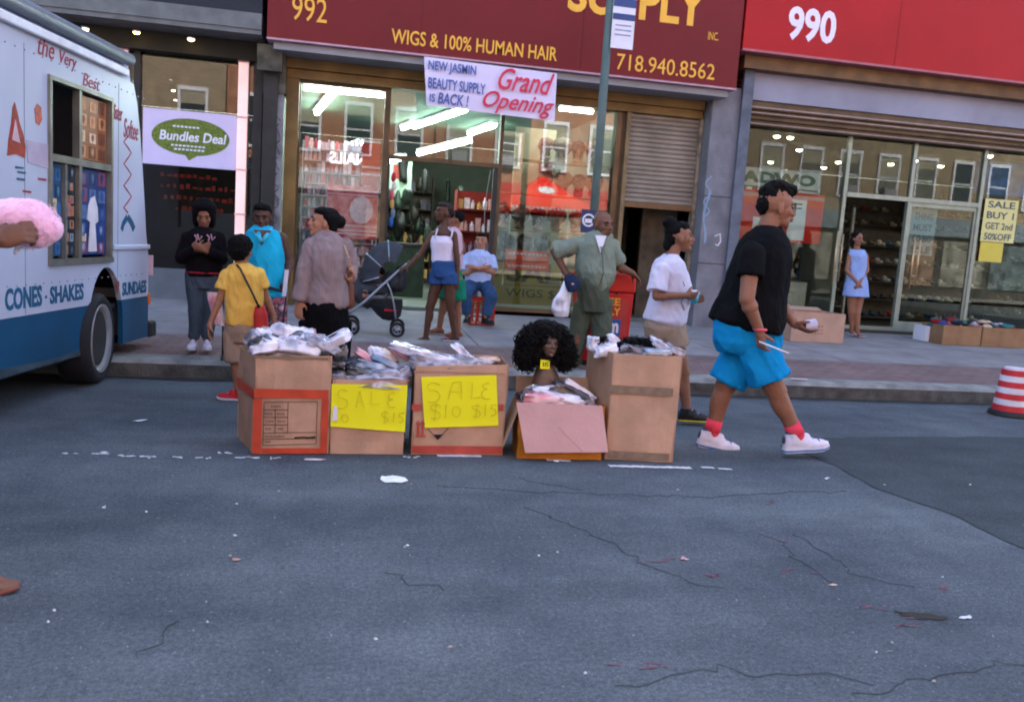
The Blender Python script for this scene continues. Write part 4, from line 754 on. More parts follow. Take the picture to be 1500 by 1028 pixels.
pile([(505, 548, .12, .16, .14, .07, 0, 0, 'k'), (530, 546, .10, .2, .1, .06, 20, 10, 'k'), (560, 548, .10, .22, .12, .06, -10, -5, 'c'), (585, 548, .12, .12, .14, .08, 30, -30, 'c'), (500, 538, .3, .2, .06, .07, 0, 0, 't'), (545, 538, .2, .24, .12, .06, 25, 12, 'b'), (565, 532, .24, .2, .12, .05, 0, 25, 'b'), (540, 527, .28, .2, .05, .05, 0, 38, 'p'), (555, 518, .32, .12, .1, .06, 20, 10, 'w'), (568, 524, .3, .14, .08, .05, -30, 30, 't'), (518, 530, .3, .12, .1, .05, 0, -20, 'k'), (580, 538, .28, .14, .1, .05, 0, 40, 'w'), (495, 550, .08, .1, .1, .05, 0, 0, 'c'), (548, 552, .15, .4, .3, .08, 0, 0, 'c'), (515, 552, .1, .1, .08, .03, 0, 0, 'p')], G2_, 'second box')
pile([(607, 515, .25, .3, .14, .05, -12, 14, 'w'), (640, 524, .15, .34, .14, .06, -14, 10, 'w'), (682, 520, .22, .2, .1, .05, -10, 40, 'w'), (660, 526, .2, .22, .12, .05, 0, -10, 'c'), (693, 530, .14, .24, .14, .05, 10, 12, 'c'), (625, 530, .12, .2, .12, .05, 5, 15, 'c'), (655, 538, .18, .48, .3, .07, 0, 0, 'c'), (715, 528, .3, .14, .14, .04, 0, 0, 't'), (590, 516, .32, .14, .1, .05, 0, 30, 'p')], G3, 'middle box')
pile([(818, 580, .10, .34, .18, .06, -8, 10, 'w'), (795, 583, .06, .24, .14, .07, 0, 0, 'p'), (835, 576, .12, .26, .10, .09, -5, 22, 'k'), (805, 569, .18, .32, .16, .05, 10, -4, 'w'), (795, 568, .14, .16, .06, .03, 10, -4, 'b'), (850, 572, .14, .22, .04, .05, -8, 30, 'w'), (825, 566, .24, .3, .16, .05, -10, 8, 'w'), (768, 583, .12, .1, .14, .08, 0, 0, 'k'), (855, 586, .12, .14, .1, .06, 0, 0, 'c'), (820, 592, .15, .46, .26, .08, 0, 0, 'c')], G4, 'orange box')
pile([(885, 510, .12, .16, .16, .07, 0, -10, 'w'), (908, 505, .12, .2, .06, .05, 0, 38, 'w'), (940, 512, .08, .3, .1, .05, 0, 5, 'c'), (972, 508, .12, .2, .16, .06, 0, 24, 'w'), (988, 512, .08, .14, .14, .05, 0, 20, 'c'), (960, 515, .05, .2, .1, .04, 0, 0, 'b'), (930, 520, .2, .4, .3, .08, 0, 0, 'c'), (868, 503, .16, .06, .1, .09, 0, 10, 'w')], G5, 'rightmost box')
M_hair = mat('black_hair', '#0b0908', .8, .3, 30, .5, 150, spec=.15); M_wighair = mat('wig_hair', '#0c0907', .75, .5, 40, spec=.2)
def curls(center, radii, n, m_, name, parent, seed=0, L=.05, r=.003, inner=.55, face=None, **kw):
    """many small curled locks spread through a head of hair"""
    rnd = random.Random(seed); pr = []
    cc = np.array(center); rd = np.array(radii)
    for i in range(n):
        v = np.array([rnd.gauss(0, 1) for _ in range(3)]); v /= np.linalg.norm(v)
        if face is not None and v@face[0] > face[1]: continue
        q = (inner+(1-inner)*rnd.random()**.5)*(1+.09*noise.noise(Vector(tuple(v*3))))
        p = cc+v*rd*q; u, w2, d = frame_of(v+.5*np.array([rnd.gauss(0, 1) for _ in range(3)])); ph = rnd.random()*6.28; a = L*.22*(.6+rnd.random()*.8); pts = []
        for k in range(7):
            t = k/6; pts.append(p+d*L*(t-.5)*rnd.uniform(.9, 1.1)+a*(math.cos(ph+t*7)*u+math.sin(ph+t*7)*w2))
        pr.append(tube(pts, [r*.6, r, r*1.1, r*1.1, r, r*.9, r*.4], 3))
    return obj(name, pr, m_, parent, **kw)
hw_ = root('loose_wig', 'bushy black wig lying on top of the rightmost box', 'wig', P(940, 512, 5.2)); c_ = P(932, 505, 5.2)
fuse('hair_mass', [ell(P(x, y, 5.2), (.055, .07, .035)) for x, y in ((905, 505), (925, 503), (945, 504), (962, 507))], M_hair, hw_, .012, 1, curly(.02, 30)); curls(c_, (.16, .1, .045), 500, M_hair, 'curl_locks', hw_, 5, .035, .0025)
c_ = P(880, 500, 5.2); hw2 = root('loose_wig', 'small tuft of black hair at the left corner of the rightmost box', 'wig', c_); curls(c_, (.055, .06, .03), 120, M_hair, 'curl_locks', hw2, 6, .03, .0025, inner=.1)
# wig mannequin
M_mann = mat('mannequin_skin', '#5f4638', .38, .1, 5, spec=.6); M_face = mat('mannequin_face', '#7d5d4c', .35, .1)
# ================================================================ PEOPLE
def skin(name, h): return mat(name, h, .5, .10, 9, .12, 90, sss=.06)
SK = {'deep': skin('skin_deep', '#553628'), 'dark': skin('skin_dark', '#6f4a38'), 'mid': skin('skin_mid', '#8a5c46'), 'brown': skin('skin_brown', '#9d6e54'), 'tan': skin('skin_tan', '#a8745a')}
LIP = {k: mat('lip_'+k, h, .4) for k, h in (('deep', '#5a2f2a'), ('dark', '#6d3c36'), ('mid', '#84483f'), ('brown', '#96544a'), ('tan', '#a55d52'))}
M_eye = mat('eye_white', '#54453d', .5, .02); M_iris = mat('iris', '#17100c', .2)
def dirv(yaw, pitch=0):    # yaw 0 faces the camera side (-Y), 90 the right (+X), -90 the left
    a = math.radians(yaw); p = math.radians(pitch); return np.array([math.sin(a)*math.cos(p), -math.cos(a)*math.cos(p), math.sin(p)])
def head_prims(c, f, s, jaw=1.0):
    """c centre of the head, f facing direction, s scale (1 = 0.225 m tall head)"""
    f = f/np.linalg.norm(f); sd_ = np.cross(f, Z_); sd_ /= np.linalg.norm(sd_); up_ = np.cross(sd_, f); R = np.array([f, sd_, up_]).T
    L = lambda a, b, c2: c+s*(f*a+sd_*b+up_*c2)
    E_ = lambda a, b, c2, r: ell(L(a, b, c2), tuple(x*s for x in r), R)
    pr = [E_(-.012, 0, .028, (.094, .076, .088)), E_(.028, 0, -.018, (.060, .062, .072)), E_(.040, 0, -.066, (.042*jaw, .046*jaw, .040)), E_(.072, 0, -.088, (.017, .022, .017)), E_(.052, .036, -.016, (.028, .024, .026)), E_(.052, -.036, -.016, (.028, .024, .026)),
          E_(.074, 0, .030, (.016, .05, .014)), E_(.084, .02, -.052, (.008, .012, .007)), E_(.084, -.02, -.052, (.008, .012, .007)), E_(.089, 0, -.050, (.011, .024, .011)), E_(-.002, .075, -.012, (.016, .009, .03)), E_(-.002, -.075, -.012, (.016, .009, .03))]
    pr.append(cyl(L(.078, 0, .022), L(.106, 0, -.020), .008*s, .013*s)); pr.append(E_(.103, 0, -.022, (.013, .013, .011))); pr += [E_(.094, .013, -.026, (.012, .009, .008)), E_(.094, -.013, -.026, (.012, .009, .008))]
    return pr, L, R
def face_parts(par, c, f, s, tone, beard=False):
    _, L, R = head_prims(c, f, s)
    for b in (.031, -.031):
        e = obj('eye', [ell(L(.0755, b, .008), (.010*s, .014*s, .0055*s), R, (14, 9)), (*ell(L(.0825, b*1.0, .008), (.004*s, .006*s, .006*s), R, (8, 5)), 1)], [M_eye, M_iris], par, smooth=True)
        obj('eyebrow', [tube([L(.084, b-.02, .027), L(.090, b, .034), L(.082, b+.02, .028)], [.003*s, .0045*s, .003*s], 6)], M_hair, par, smooth=True)
    obj('lips', [ell(L(.0965, 0, -.047), (.009*s, .022*s, .006*s), R), ell(L(.095, 0, -.057), (.009*s, .019*s, .007*s), R)], LIP[tone], par, smooth=True)
def hand_prims(w, d, n, s=1, curl=.5, spread=.1, fist=False):
    """w wrist, d direction of the hand, n palm normal"""
    d = d/np.linalg.norm(d); sd_ = np.cross(n, d); sd_ /= np.linalg.norm(sd_); n = np.cross(d, sd_); R = np.array([d, sd_, n]).T
    pr = [ell(w+d*.045*s, (.052*s, .042*s, .017*s), R), ell(w+d*.062*s, (.034*s, .041*s, .014*s), R)]
    pr += [cyl(w-d*.01, w+d*.03*s, .025*s, .03*s)]
    for i, (o, l) in enumerate(((-.030, .068), (-.010, .077), (.011, .072), (.030, .056))):
        p = w+s*(d*.086+sd_*o); a = curl*(.55+.08*i)
        for k in range(3):
            a2 = a*(1+k)*.95; dd = d*math.cos(a2)+n*math.sin(a2)+sd_*(o*spread*8); dd /= np.linalg.norm(dd); q = p+dd*s*l*(.45, .32, .26)[k]
            r = (.0098, .009, .0082)[k]*s; pr += [cyl(p, q, r, r*.95, 8), ell(q, r*.98, None, (8, 5))]; p = q
    p = w+s*(d*.022-sd_*.03+n*.006); dd = d*.62-sd_*.62+n*(.2+.5*curl); dd /= np.linalg.norm(dd); q = p+dd*.042*s; pr += caps(p, q, .014*s, .0115*s); dd2 = d*.85-sd_*.1+n*(.3+.6*curl); dd2 /= np.linalg.norm(dd2); pr += caps(q, q+dd2*.034*s, .0112*s, .0095*s)
    return pr
def ring(c, a, b, yaw=0, n=28, sq=1.0):
    ca, sa = math.cos(yaw), math.sin(yaw); out = []
    for i in range(n):
        t = 2*math.pi*i/n; x = a*np.sign(math.cos(t))*abs(math.cos(t))**sq; y = b*np.sign(math.sin(t))*abs(math.sin(t))**sq; out.append((c[0]+x*ca-y*sa, c[1]+x*sa+y*ca, c[2]))
    return out
def silh(rows, Y, grow=0):    # rows (x0, x1, y, half depth[, dy]) in photo pixels, at the depth Y
    R = []
    for r in rows:
        x0, x1, y, hd = r[:4]; dy = r[4] if len(r) > 4 else 0
        a = P(x0, y, Y+dy); b = P(x1, y, Y+dy); c = (a+b)/2; w_ = (b[0]-a[0])/2
        R.append(ring(c, max(.01, w_+grow), max(.01, hd+grow)))
    return loft(R)
def shoe(par, ankle, yaw, s, mu, ms, pitch=0, kind='sneaker', sole_t=.022, tall=.0, h=.095, extra=None):
    """ankle joint, toes point to yaw; foot length about .27 s"""
    f = dirv(yaw, pitch); sd_ = np.cross(f, Z_); sd_ /= np.linalg.norm(sd_); up_ = np.cross(sd_, f); R = np.array([f, sd_, up_]).T
    L = lambda a, b, c: ankle+s*(f*a+sd_*b+up_*(c-h)); E_ = lambda a, b, c, r: ell(L(a, b, c), tuple(x*s for x in r), R)
    outl = [(-.075, 0), (-.068, -.026), (-.03, -.036), (.03, -.038), (.09, -.047), (.14, -.044), (.178, -.026), (.19, 0), (.178, .024), (.14, .04), (.09, .044), (.03, .034), (-.03, .034), (-.068, .026)]
    def slab(z0, z1, g=1, tip=0):
        A = [L(a*g if a > 0 else a*g, b*g, z0+(.012 if a > .15 else 0)) for a, b in outl]; B = [L(a*g, b*g, z1+(.008 if a > .15 else 0)) for a, b in outl]
        n = len(outl); return np.array(A+B), [tuple(range(n))[::-1], tuple(range(n, 2*n))]+[(i, (i+1) % n, n+(i+1) % n, n+i) for i in range(n)]
    if kind == 'sneaker':
        pr = [slab(sole_t*.7, sole_t+.02, .97), E_(-.028, 0, .06, (.046, .036, .05)), E_(.03, 0, .05, (.07, .037, .042)), E_(.10, 0, .035, (.082, .042, .032)), E_(-.02, 0, .09+tall, (.04, .034, .028)), cyl(L(-.015, 0, .05), L(-.012, 0, .108+tall), .04*s, .043*s), E_(.05, 0, .078, (.03, .022, .025))]
        o = fuse('shoe', pr, mu, par, .006*s if s > .8 else .006, 2); obj('sole', [slab(0, sole_t+.004)], ms, o, bevel=.006)
        obj('laces', [tube([L(.035+.017*k, -.018, .094-.009*k), L(.04+.017*k, 0, .101-.010*k), L(.035+.017*k, .018, .094-.009*k)], .003*s, 5) for k in range(4)], MATS.get('lace') or mat('lace', '#b8b4b8', .8), o)
        if extra and sole_t:
            md = mat('shoe_detail', '#4a4c5c', .6)
            obj('heel_tab', [E_(-.066, 0, .068, (.010, .018, .024))], md, o, smooth=True); obj('toe_seam', [tube([L(.125, -.040, .035), L(.118, -.02, .068), L(.116, 0, .073), L(.118, .02, .066), L(.125, .038, .035)], .0028*s, 5)], md, o, smooth=True); obj('side_stripe', [tube([L(-.05, -.037, .05), L(.0, -.040, .045), L(.045, -.038, .07)], .0045*s, 5)], md, o, smooth=True); obj('collar', [tube([L(-.013+.040*math.cos(a), .033*math.sin(a), .108+tall) for a in np.linspace(0, 6.283, 17)[:-1]], .007*s, 6, True)], md, o, smooth=True)
        if extra: obj('sole_accent', [slab(sole_t*.3, sole_t*.75, 1.012)], extra, o)
        return o
    if kind == 'sandal':
        o = obj('sandal', [slab(0, .016, .98)], ms, par, bevel=.004)
        for sp in ([L(.07, -.044, .012), L(.09, -.03, .04), L(.11, -.012, .046), L(.14, -.008, .02)], [L(.07, .042, .012), L(.09, .026, .042), L(.11, -.008, .046), L(.14, -.012, .02)]): obj('strap', [tube(sp, .006*s, 6)], mu, o, smooth=True)
        return o
def foot_prims(ankle, yaw, s, pitch=0, h=.095, base=.014):
    f = dirv(yaw, pitch); sd_ = np.cross(f, Z_); sd_ /= np.linalg.norm(sd_); up_ = np.cross(sd_, f); R = np.array([f, sd_, up_]).T
    L = lambda a, b, c: ankle+s*(f*a+sd_*b+up_*(c-h)); E_ = lambda a, b, c, r: ell(L(a, b, c), tuple(x*s for x in r), R)
    pr = [E_(-.035, 0, .038, (.035, .027, .026)), cyl(L(-.02, 0, .03), L(0, 0, .1), .03*s, .031*s), cyl(L(-.01, 0, .07), L(.09, 0, .035), .032*s, .024*s), E_(.03, 0, .04, (.055, .028, .028)), E_(.085, 0, .033, (.045, .037, .02)), ell(L(.005, .026, .09), .012*s), ell(L(.005, -.026, .09), .012*s)]
    for i, (b, l, r) in enumerate(((-.026, .165, .013), (-.008, .166, .010), (.007, .158, .0095), (.020, .148, .009), (.031, .135, .0085))):
        pr += [cyl(L(.10, b*.9, .028), L(l-.01, b, .022), r*s, r*s, 8), ell(L(l, b, .021), (r*1.1*s, r*s, r*.8*s), R, (8, 5))]
    return pr
def person(label, Y, base, torso, head, neck, arms, legs, tone, r, fz=1.0, vox=.008, hip=None, extra=(), group=None, face=True, jaw=1.0):
    """torso: silhouette rows; head: (x, y, scale, yaw, pitch, dy); arms: lists of (x, y, dy) shoulder, elbow, wrist + hand spec; legs: hip, knee, ankle, toe yaw"""
    rt = root('person', label, 'person', base, group); J = {}
    pr = [silh(torso, Y, -.016)]
    hc = P(head[0], head[1], Y+(head[5] if len(head) > 5 else 0)); hf = dirv(head[3], head[4]); hs = head[2]
    hp, L, R = head_prims(hc, hf, hs, jaw); pr += hp
    nb = P(neck[0], neck[1], Y+(neck[2] if len(neck) > 2 else 0)); pr += caps(nb-Z_*.03, hc-hf*.022*hs-Z_*.05*hs, r['neck']*1.12, r['neck']); pr.append(ell(nb-Z_*.02, (r['neck']*1.5, r['neck']*1.3, r['neck']*.8)))
    J['head'] = (hc, hf, hs)
    for i, a in enumerate(arms):
        s_, e_, w_ = [P(p[0], p[1], Y+p[2]) for p in a[:3]]; pr += caps(s_, e_, r['sh'], r['el'])+caps(e_, w_, r['el'], r['wr']); pr.append(ell(e_+(w_-e_)*.22, r['el']*1.08)); J['arm%d' % i] = (s_, e_, w_)
        hd = a[3]
        if hd: dd = np.array(hd[0], float); pr += hand_prims(w_, dd, np.array(hd[1], float), hd[2]*1.0, hd[3]); J['hand%d' % i] = w_+dd/np.linalg.norm(dd)*.07*hd[2]
    for i, l in enumerate(legs):
        h_, k_, a_ = [P(p[0], p[1], Y+p[2]) for p in l[:3]]; pr += caps(h_, k_, r['hip'], r['kn'])+caps(k_, a_, r['kn']*.93, r['an'])
        cv = k_+(a_-k_)*.30-dirv(l[3])*r['kn']*.20; pr.append(ell(cv, (r['kn']*.86, r['kn']*.86, r['kn']*1.9), np.array(frame_of(a_-k_)).T)); pr.append(ell(k_+dirv(l[3])*r['kn']*.25, r['kn']*.85)); J['leg%d' % i] = (h_, k_, a_)
    pr += list(extra(J) if callable(extra) else extra)
    fuse('body', pr, SK[tone], rt, vox, 3)
    if face: face_parts(rt, hc, hf, hs, tone)
    return rt, J
def sleeve(s_, e_, t, r1, r2): q = s_+(e_-s_)*t; return [ell(s_, r1*1.02), cyl(s_, q, r1, r2, 20)]
def cloth(name, prims, m_, par, vox=.009, amp=.007, seed=0, sc=7, sm=4, **k): return fuse(name, prims, m_, par, vox, sm, wrinkle(amp, sc, seed=seed, amp2=amp*.35), **k)
def fab(name, h, var=.12, **k):
    new = name not in MATS; m = mat(name, h, .9, var, 5, .25, 220, spec=.08, **k)
    if new:      # soft folds under the weave
        n, l = m.node_tree.nodes, m.node_tree.links; tc = n.new('ShaderNodeTexCoord'); mp = n.new('ShaderNodeMapping'); mp.inputs['Scale'].default_value = (1, 1, .45); mp.inputs['Rotation'].default_value = (0, .5, 0); z = n.new('ShaderNodeTexNoise'); z.inputs['Scale'].default_value = 17; z.inputs['Detail'].default_value = 3; z.inputs['Distortion'].default_value = .6
        b2 = n.new('ShaderNodeBump'); b2.inputs['Strength'].default_value = .55; b2.inputs['Distance'].default_value = .03; l.new(tc.outputs['Object'], mp.inputs[0]); l.new(mp.outputs[0], z.inputs['Vector']); l.new(z.outputs[0], b2.inputs['Height']); b1 = n['Bump']; l.new(b2.outputs[0], b1.inputs['Normal'])
    return m
M_sole = mat('sole_white', '#c9c5cc', .6); M_shoe_w = mat('shoe_white', '#d6cfdc', .5, .08, 12); M_shoe_k = mat('shoe_black', '#1a1a1c', .5, .2, 12)
# ---- man in black tee and blue shorts, walking right
Yp = 5.3
R1 = dict(neck=.066, sh=.062, el=.050, wr=.031, hip=.104, kn=.072, an=.048)
pt, J = person('walking man in black t-shirt, bright blue shorts, coral socks and white sneakers', Yp, (*G(1120, 665)[:2], 0),
    [(1112, 1146, 338, .07), (1094, 1146, 352, .15), (1084, 1146, 372, .18), (1072, 1144, 395, .20), (1066, 1140, 430, .19), (1058, 1138, 465, .19), (1054, 1138, 490, .19), (1060, 1136, 515, .17)],
    (1137, 304, 1.24, 84, -5), (1120, 344),
    [[(1102, 372, -.19), (1094, 438, -.26), (1113, 486, -.26), ((.15, -.05, -1), (.9, .3, .1), 1.0, .95)], [(1122, 374, .17), (1140, 442, .16), (1163, 474, -.02), ((.75, -.45, -.42), (.2, .3, .95), 1.0, .45)]],
    [[(1086, 520, .09), (1062, 566, .10), (1043, 630, .11), 85], [(1112, 520, -.09), (1136, 572, -.12), (1166, 635, -.14), 88]], 'mid', R1, vox=.006, jaw=1.12)
hc, hf, hs = J['head']
cloth('t_shirt', [silh([(1112, 1140, 331, .08), (1098, 1146, 341, .14), (1087, 1152, 358, .19), (1078, 1154, 380, .22), (1070, 1150, 405, .23), (1060, 1147, 430, .225), (1049, 1145, 452, .24), (1043, 1144, 468, .25), (1056, 1140, 478, .245), (1082, 1136, 485, .225)], Yp)]+sleeve(*J['arm0'][:2], .5, .078, .085)+sleeve(*J['arm1'][:2], .55, .078, .082), fab('black_tee', '#121214', .25), pt, .009, .007, 1)
h0, k0, a0 = J['leg0']; h1, k1, a1 = J['leg1']
def to(p, q, t): return p+(q-p)*t
cloth('shorts', [silh([(1060, 1130, 452, .17), (1048, 1138, 475, .20), (1047, 1144, 500, .195), (1056, 1140, 515, .16)], Yp), cyl(to(h0, k0, -.5), to(h0, k0, .88), .118, .132, 24), cyl(to(h1, k1, -.4), to(h1, k1, .66), .118, .14, 24)], fab('blue_shorts', '#1489c2', .1), pt, .009, .011, 3)
M_sock = fab('coral_sock', '#ef4a5e', .08)
for (k_, a_) in ((k0, a0), (k1, a1)): obj('sock', [cyl(to(k_, a_, .76), to(k_, a_, 1.02), .056, .056, 20), ell(to(k_, a_, 1.02), .054)], M_sock, pt, smooth=True)
M_sb = mat('sole_blue', '#3f6fa8', .5)
shoe(pt, a0+np.array([0, 0, -.01]), 80, 1.2, M_shoe_w, M_sole, -8, h=.10, extra=M_sb); shoe(pt, a1, 86, 1.28, M_shoe_w, M_sole, 6, h=.10, extra=M_sb)
_, L, R = head_prims(hc, hf, hs)
fuse('hair', [ell(L(-.025, 0, .05), (.096, .087, .082), R), ell(L(-.07, 0, .005), (.05, .074, .07), R), ell(L(.03, 0, .085), (.065, .07, .05), R), ell(L(.06, 0, .10), (.05, .058, .045), R), ell(L(-.01, 0, .108), (.08, .075, .05), R), ell(L(-.06, 0, .07), (.06, .075, .06), R)], M_hair, pt, .007, 1, curly(.010, 55, 2))
fuse('beard', [ell(L(.050, 0, -.088), (.034, .040, .018), R)], mat('stubble', '#2c201b', .8), pt, .006, 1)
hp0 = J['hand0']; wr0 = J['arm0'][2]
pen = root('white_stick', 'thin white stick held in the lowered fist of the walking man', 'stick', hp0); obj('shaft', [cyl(hp0+np.array([-.03, -.04, .01]), hp0+np.array([.17, -.06, -.055]), .006)], M_wht, pen, smooth=True); obj('tip', [cyl(hp0+np.array([.17, -.06, -.055]), hp0+np.array([.18, -.061, -.058]), .0075)], mat('tipgrey', '#a0a0aa', .5), pen)
obj('wristband', [tube([wr0+Z_*.015+.038*np.array([math.cos(a), math.sin(a), 0]) for a in np.linspace(0, 6.28, 17)[:-1]], .009, 6, True)], mat('pink_band', '#f0586a', .5), pt, smooth=True)
hp1 = J['hand1']; cp = root('cup', 'small clear cup with dark contents in the open hand of the walking man', 'cup', hp1)
u_ = np.array([.5, -.2, .85]); u_ /= np.linalg.norm(u_); u2 = np.array([.98, .05, .15])
obj('cup_body', [cyl(hp1+Z_*.022+X_*.0, hp1+Z_*.022+u2*.085, .036, .042, 20)], mat('clear_cup', '#b9b2c6', .15, .1, 20), cp, smooth=False); obj('contents', [ell(hp1+Z_*.024-u2*.002, (.012, .034, .034))], mat('cup_dark', '#3c2f36', .3), cp, smooth=True)
# ---- girl in white tee, tan shorts, walking right
Yp = 6.23
R2 = dict(neck=.048, sh=.046, el=.036, wr=.025, hip=.088, kn=.056, an=.036)
pt, J = person('girl with dark hair in a bun, white t-shirt and khaki shorts holding a small cup', Yp, (*G(1008, 617)[:2], 0),
    [(970, 992, 378, .07), (958, 1004, 392, .15), (956, 1006, 415, .14), (954, 1004, 440, .13), (952, 1000, 470, .15), (952, 1000, 492, .16)],
    (995, 348, 1.06, 80, 6), (983, 378),
    [[(968, 398, -.15), (962, 434, -.19), (1004, 433, -.24), ((1, .1, .05), (0, .9, .4), .88, .7)], [(985, 398, .13), (990, 440, .10), (1008, 436, -.04), ((1, -.3, -.1), (0, -.8, .5), .88, .8)]],
    [[(968, 490, .08), (966, 552, .10), (975, 615, .14), 80], [(985, 490, -.07), (1000, 545, -.08), (1006, 604, -.10), 85]], 'mid', R2, vox=.007)
h0, k0, a0 = J['leg0']; h1, k1, a1 = J['leg1']
tee = cloth('t_shirt', [silh([(974, 991, 373, .06), (962, 1000, 383, .13), (956, 1006, 400, .155), (956, 1011, 418, .16), (952, 1008, 440, .155), (947, 1004, 458, .17), (944, 1002, 468, .18), (954, 998, 474, .17)], Yp)]+sleeve(*J['arm0'][:2], .8, .066, .078)+sleeve(*J['arm1'][:2], .75, .062, .07), fab('white_tee', '#d9cfe0', .05), pt, .009, .008, 7)
obj('print', [tube([P(1000+3*math.sin(k*2.1), 412+k*6, Yp-.155) for k in range(8)], .004, 5)], mat('grey_print', '#6d6f86', .8), tee)
cloth('shorts', [silh([(950, 1000, 462, .16), (945, 1003, 480, .17), (947, 1002, 494, .15)], Yp), cyl(to(h0, k0, -.1), to(h0, k0, .3), .10, .105, 20), cyl(to(h1, k1, -.1), to(h1, k1, .32), .10, .108, 20)], fab('khaki', '#a48a76', .08), pt, .009, .006, 9)
M_yelsole = mat('sole_yellow', '#d8c81e', .5)
shoe(pt, a0, 80, .95, M_shoe_k, M_shoe_k, 0, h=.09, extra=M_yelsole); shoe(pt, P(1007, 601, Yp-.1), 85, .98, M_shoe_k, M_shoe_k, 0, h=.09, extra=M_yelsole)
_, L, R = head_prims(*J['head'])
fuse('hair', [ell(L(-.03, 0, .045), (.085, .084, .075), R), ell(L(-.06, 0, .0), (.05, .075, .07), R), ell(L(.01, 0, .075), (.07, .076, .045), R), ell(L(-.07, 0, .11), (.06, .06, .05), R), ell(L(-.09, 0, -.05), (.035, .05, .05), R)], M_hair, pt, .008, 1, curly(.006, 40, 4))
hp = .5*(J['hand0']+J['hand1']); cp = root('cup', 'small white and turquoise cup held by the girl in the white t-shirt', 'cup', hp); obj('cup_body', [cyl(hp-Z_*.045, hp+Z_*.03, .026, .034, 16)], mat('turq', '#4fb0c0', .3), cp, smooth=True); obj('lid', [ell(hp+Z_*.035, (.037, .037, .022))], M_wht, cp, smooth=True)
# ---- boy seen from behind
Yp = 6.57
R3 = dict(neck=.040, sh=.036, el=.028, wr=.020, hip=.066, kn=.043, an=.03)
pt, J = person('boy seen from behind in yellow t-shirt, khaki shorts and red sneakers', Yp, (*G(348, 588)[:2], 0),
    [(343, 362, 388, .05), (330, 380, 398, .09), (331, 382, 425, .09), (331, 380, 455, .085), (331, 378, 480, .10), (334, 376, 498, .10)],
    (353, 367, .98, 165, -6), (353, 390),
    [[(334, 404, 0), (322, 438, -.03), (308, 474, -.05), ((-.1, -.1, -1), (1, 0, 0), .8, .5)], [(378, 402, 0), (390, 434, .02), (401, 462, .02), ((.2, -.05, -1), (-1, .3, 0), .8, .6)]],
    [[(343, 490, 0), (346, 532, .0), (349, 572, .02), -100], [(366, 490, .02), (368, 532, .02), (372, 570, .05), 150]], 'brown', R3, vox=.007)
h0, k0, a0 = J['leg0']; h1, k1, a1 = J['leg1']
cloth('t_shirt', [silh([(345, 361, 385, .045), (336, 374, 390, .08), (330, 383, 402, .105), (329, 386, 425, .11), (329, 384, 455, .11), (328, 382, 474, .115), (338, 376, 477, .10)], Yp)]+sleeve(*J['arm0'][:2], .62, .052, .062)+sleeve(*J['arm1'][:2], .62, .052, .062), fab('yellow_tee', '#ecba58', .06), pt, .008, .007, 11, 9)
cloth('shorts', [silh([(331, 381, 470, .11), (329, 383, 485, .115), (332, 380, 500, .10)], Yp), cyl(to(h0, k0, -.1), to(h0, k0, .92), .076, .082, 20), cyl(to(h1, k1, -.1), to(h1, k1, .9), .076, .082, 20)], MATS['khaki'], pt, .008, .005, 13)
M_rs = mat('shoe_red', '#c41f26', .5, .1, 12)
o_ = shoe(pt, a0, -100, .86, M_rs, M_sole, 0, h=.09); shoe(pt, a1, 150, .86, M_rs, M_sole, 0, h=.09)
_, L, R = head_prims(*J['head'])
fuse('hair', [ell(L(-.02, 0, .04), (.095, .092, .082), R), ell(L(-.055, 0, -.005), (.06, .08, .065), R), ell(L(-.045, 0, -.055), (.045, .055, .03), R)], M_hair, pt, .007, 1, curly(.006, 55, 6))
bg_ = root('handbag', 'red shoulder bag on a black strap across the back of the boy', 'bag', P(382, 483, Yp-.1))
fuse('bag_body', [silh([(374, 388, 448, .02), (371, 392, 460, .03), (372, 394, 480, .035), (376, 391, 486, .03)], Yp-.10)], mat('red_leather', '#c0302e', .4, .1), bg_, .006, 2)
obj('strap', [tube([P(x, y, Yp+dy) for x, y, dy in ((347, 388, -.085), (352, 394, -.118), (361, 412, -.128), (370, 430, -.132), (379, 449, -.118))], .008, 6)], M_dark, bg_, smooth=True); obj('clasp', [ell(P(379, 449, Yp-.115), (.013, .01, .018))], M_dark, bg_, smooth=True)
pb = obj('paper_bag', [loft([ring(P(312+k*2.5, 428+k*12, Yp+.14), .05-.004*abs(k-1), .02+.008*k, n=12) for k in range(5)])], PK['p'], label='pink and white plastic bag hanging beside the arm of the boy', cat='bag')
# ---- teen in black hoodie
Yp = 7.94; zf = wz(Yp)
R4 = dict(neck=.04, sh=.045, el=.036, wr=.024, hip=.072, kn=.046, an=.034)
pt, J = person('teenager with hood up in black hoodie with red piping and grey jeans', Yp, (*G(290, 518, zf)[:2], zf),
    [(287, 306, 335, .06), (274, 318, 345, .10), (275, 320, 370, .10), (276, 322, 392, .10), (276, 322, 402, .10)], (299, 316, .95, 5, -22), (297, 338),
    [[(275, 350, 0), (267, 378, -.03), (290, 364, -.19), ((.8, -.3, .25), (0, .9, .3), .8, .8)], [(319, 350, 0), (325, 378, -.03), (300, 367, -.20), ((-.7, -.3, .35), (0, .9, .3), .8, .8)]],
    [[(286, 404, 0), (287, 450, -.02), (284, 498, 0), -5], [(311, 404, 0), (309, 450, -.02), (303, 498, 0), 8]], 'mid', R4)
hood = fab('black_hoodie', '#151215', .2)
s0, e0, w0_ = J['arm0']; s1, e1, w1_ = J['arm1']
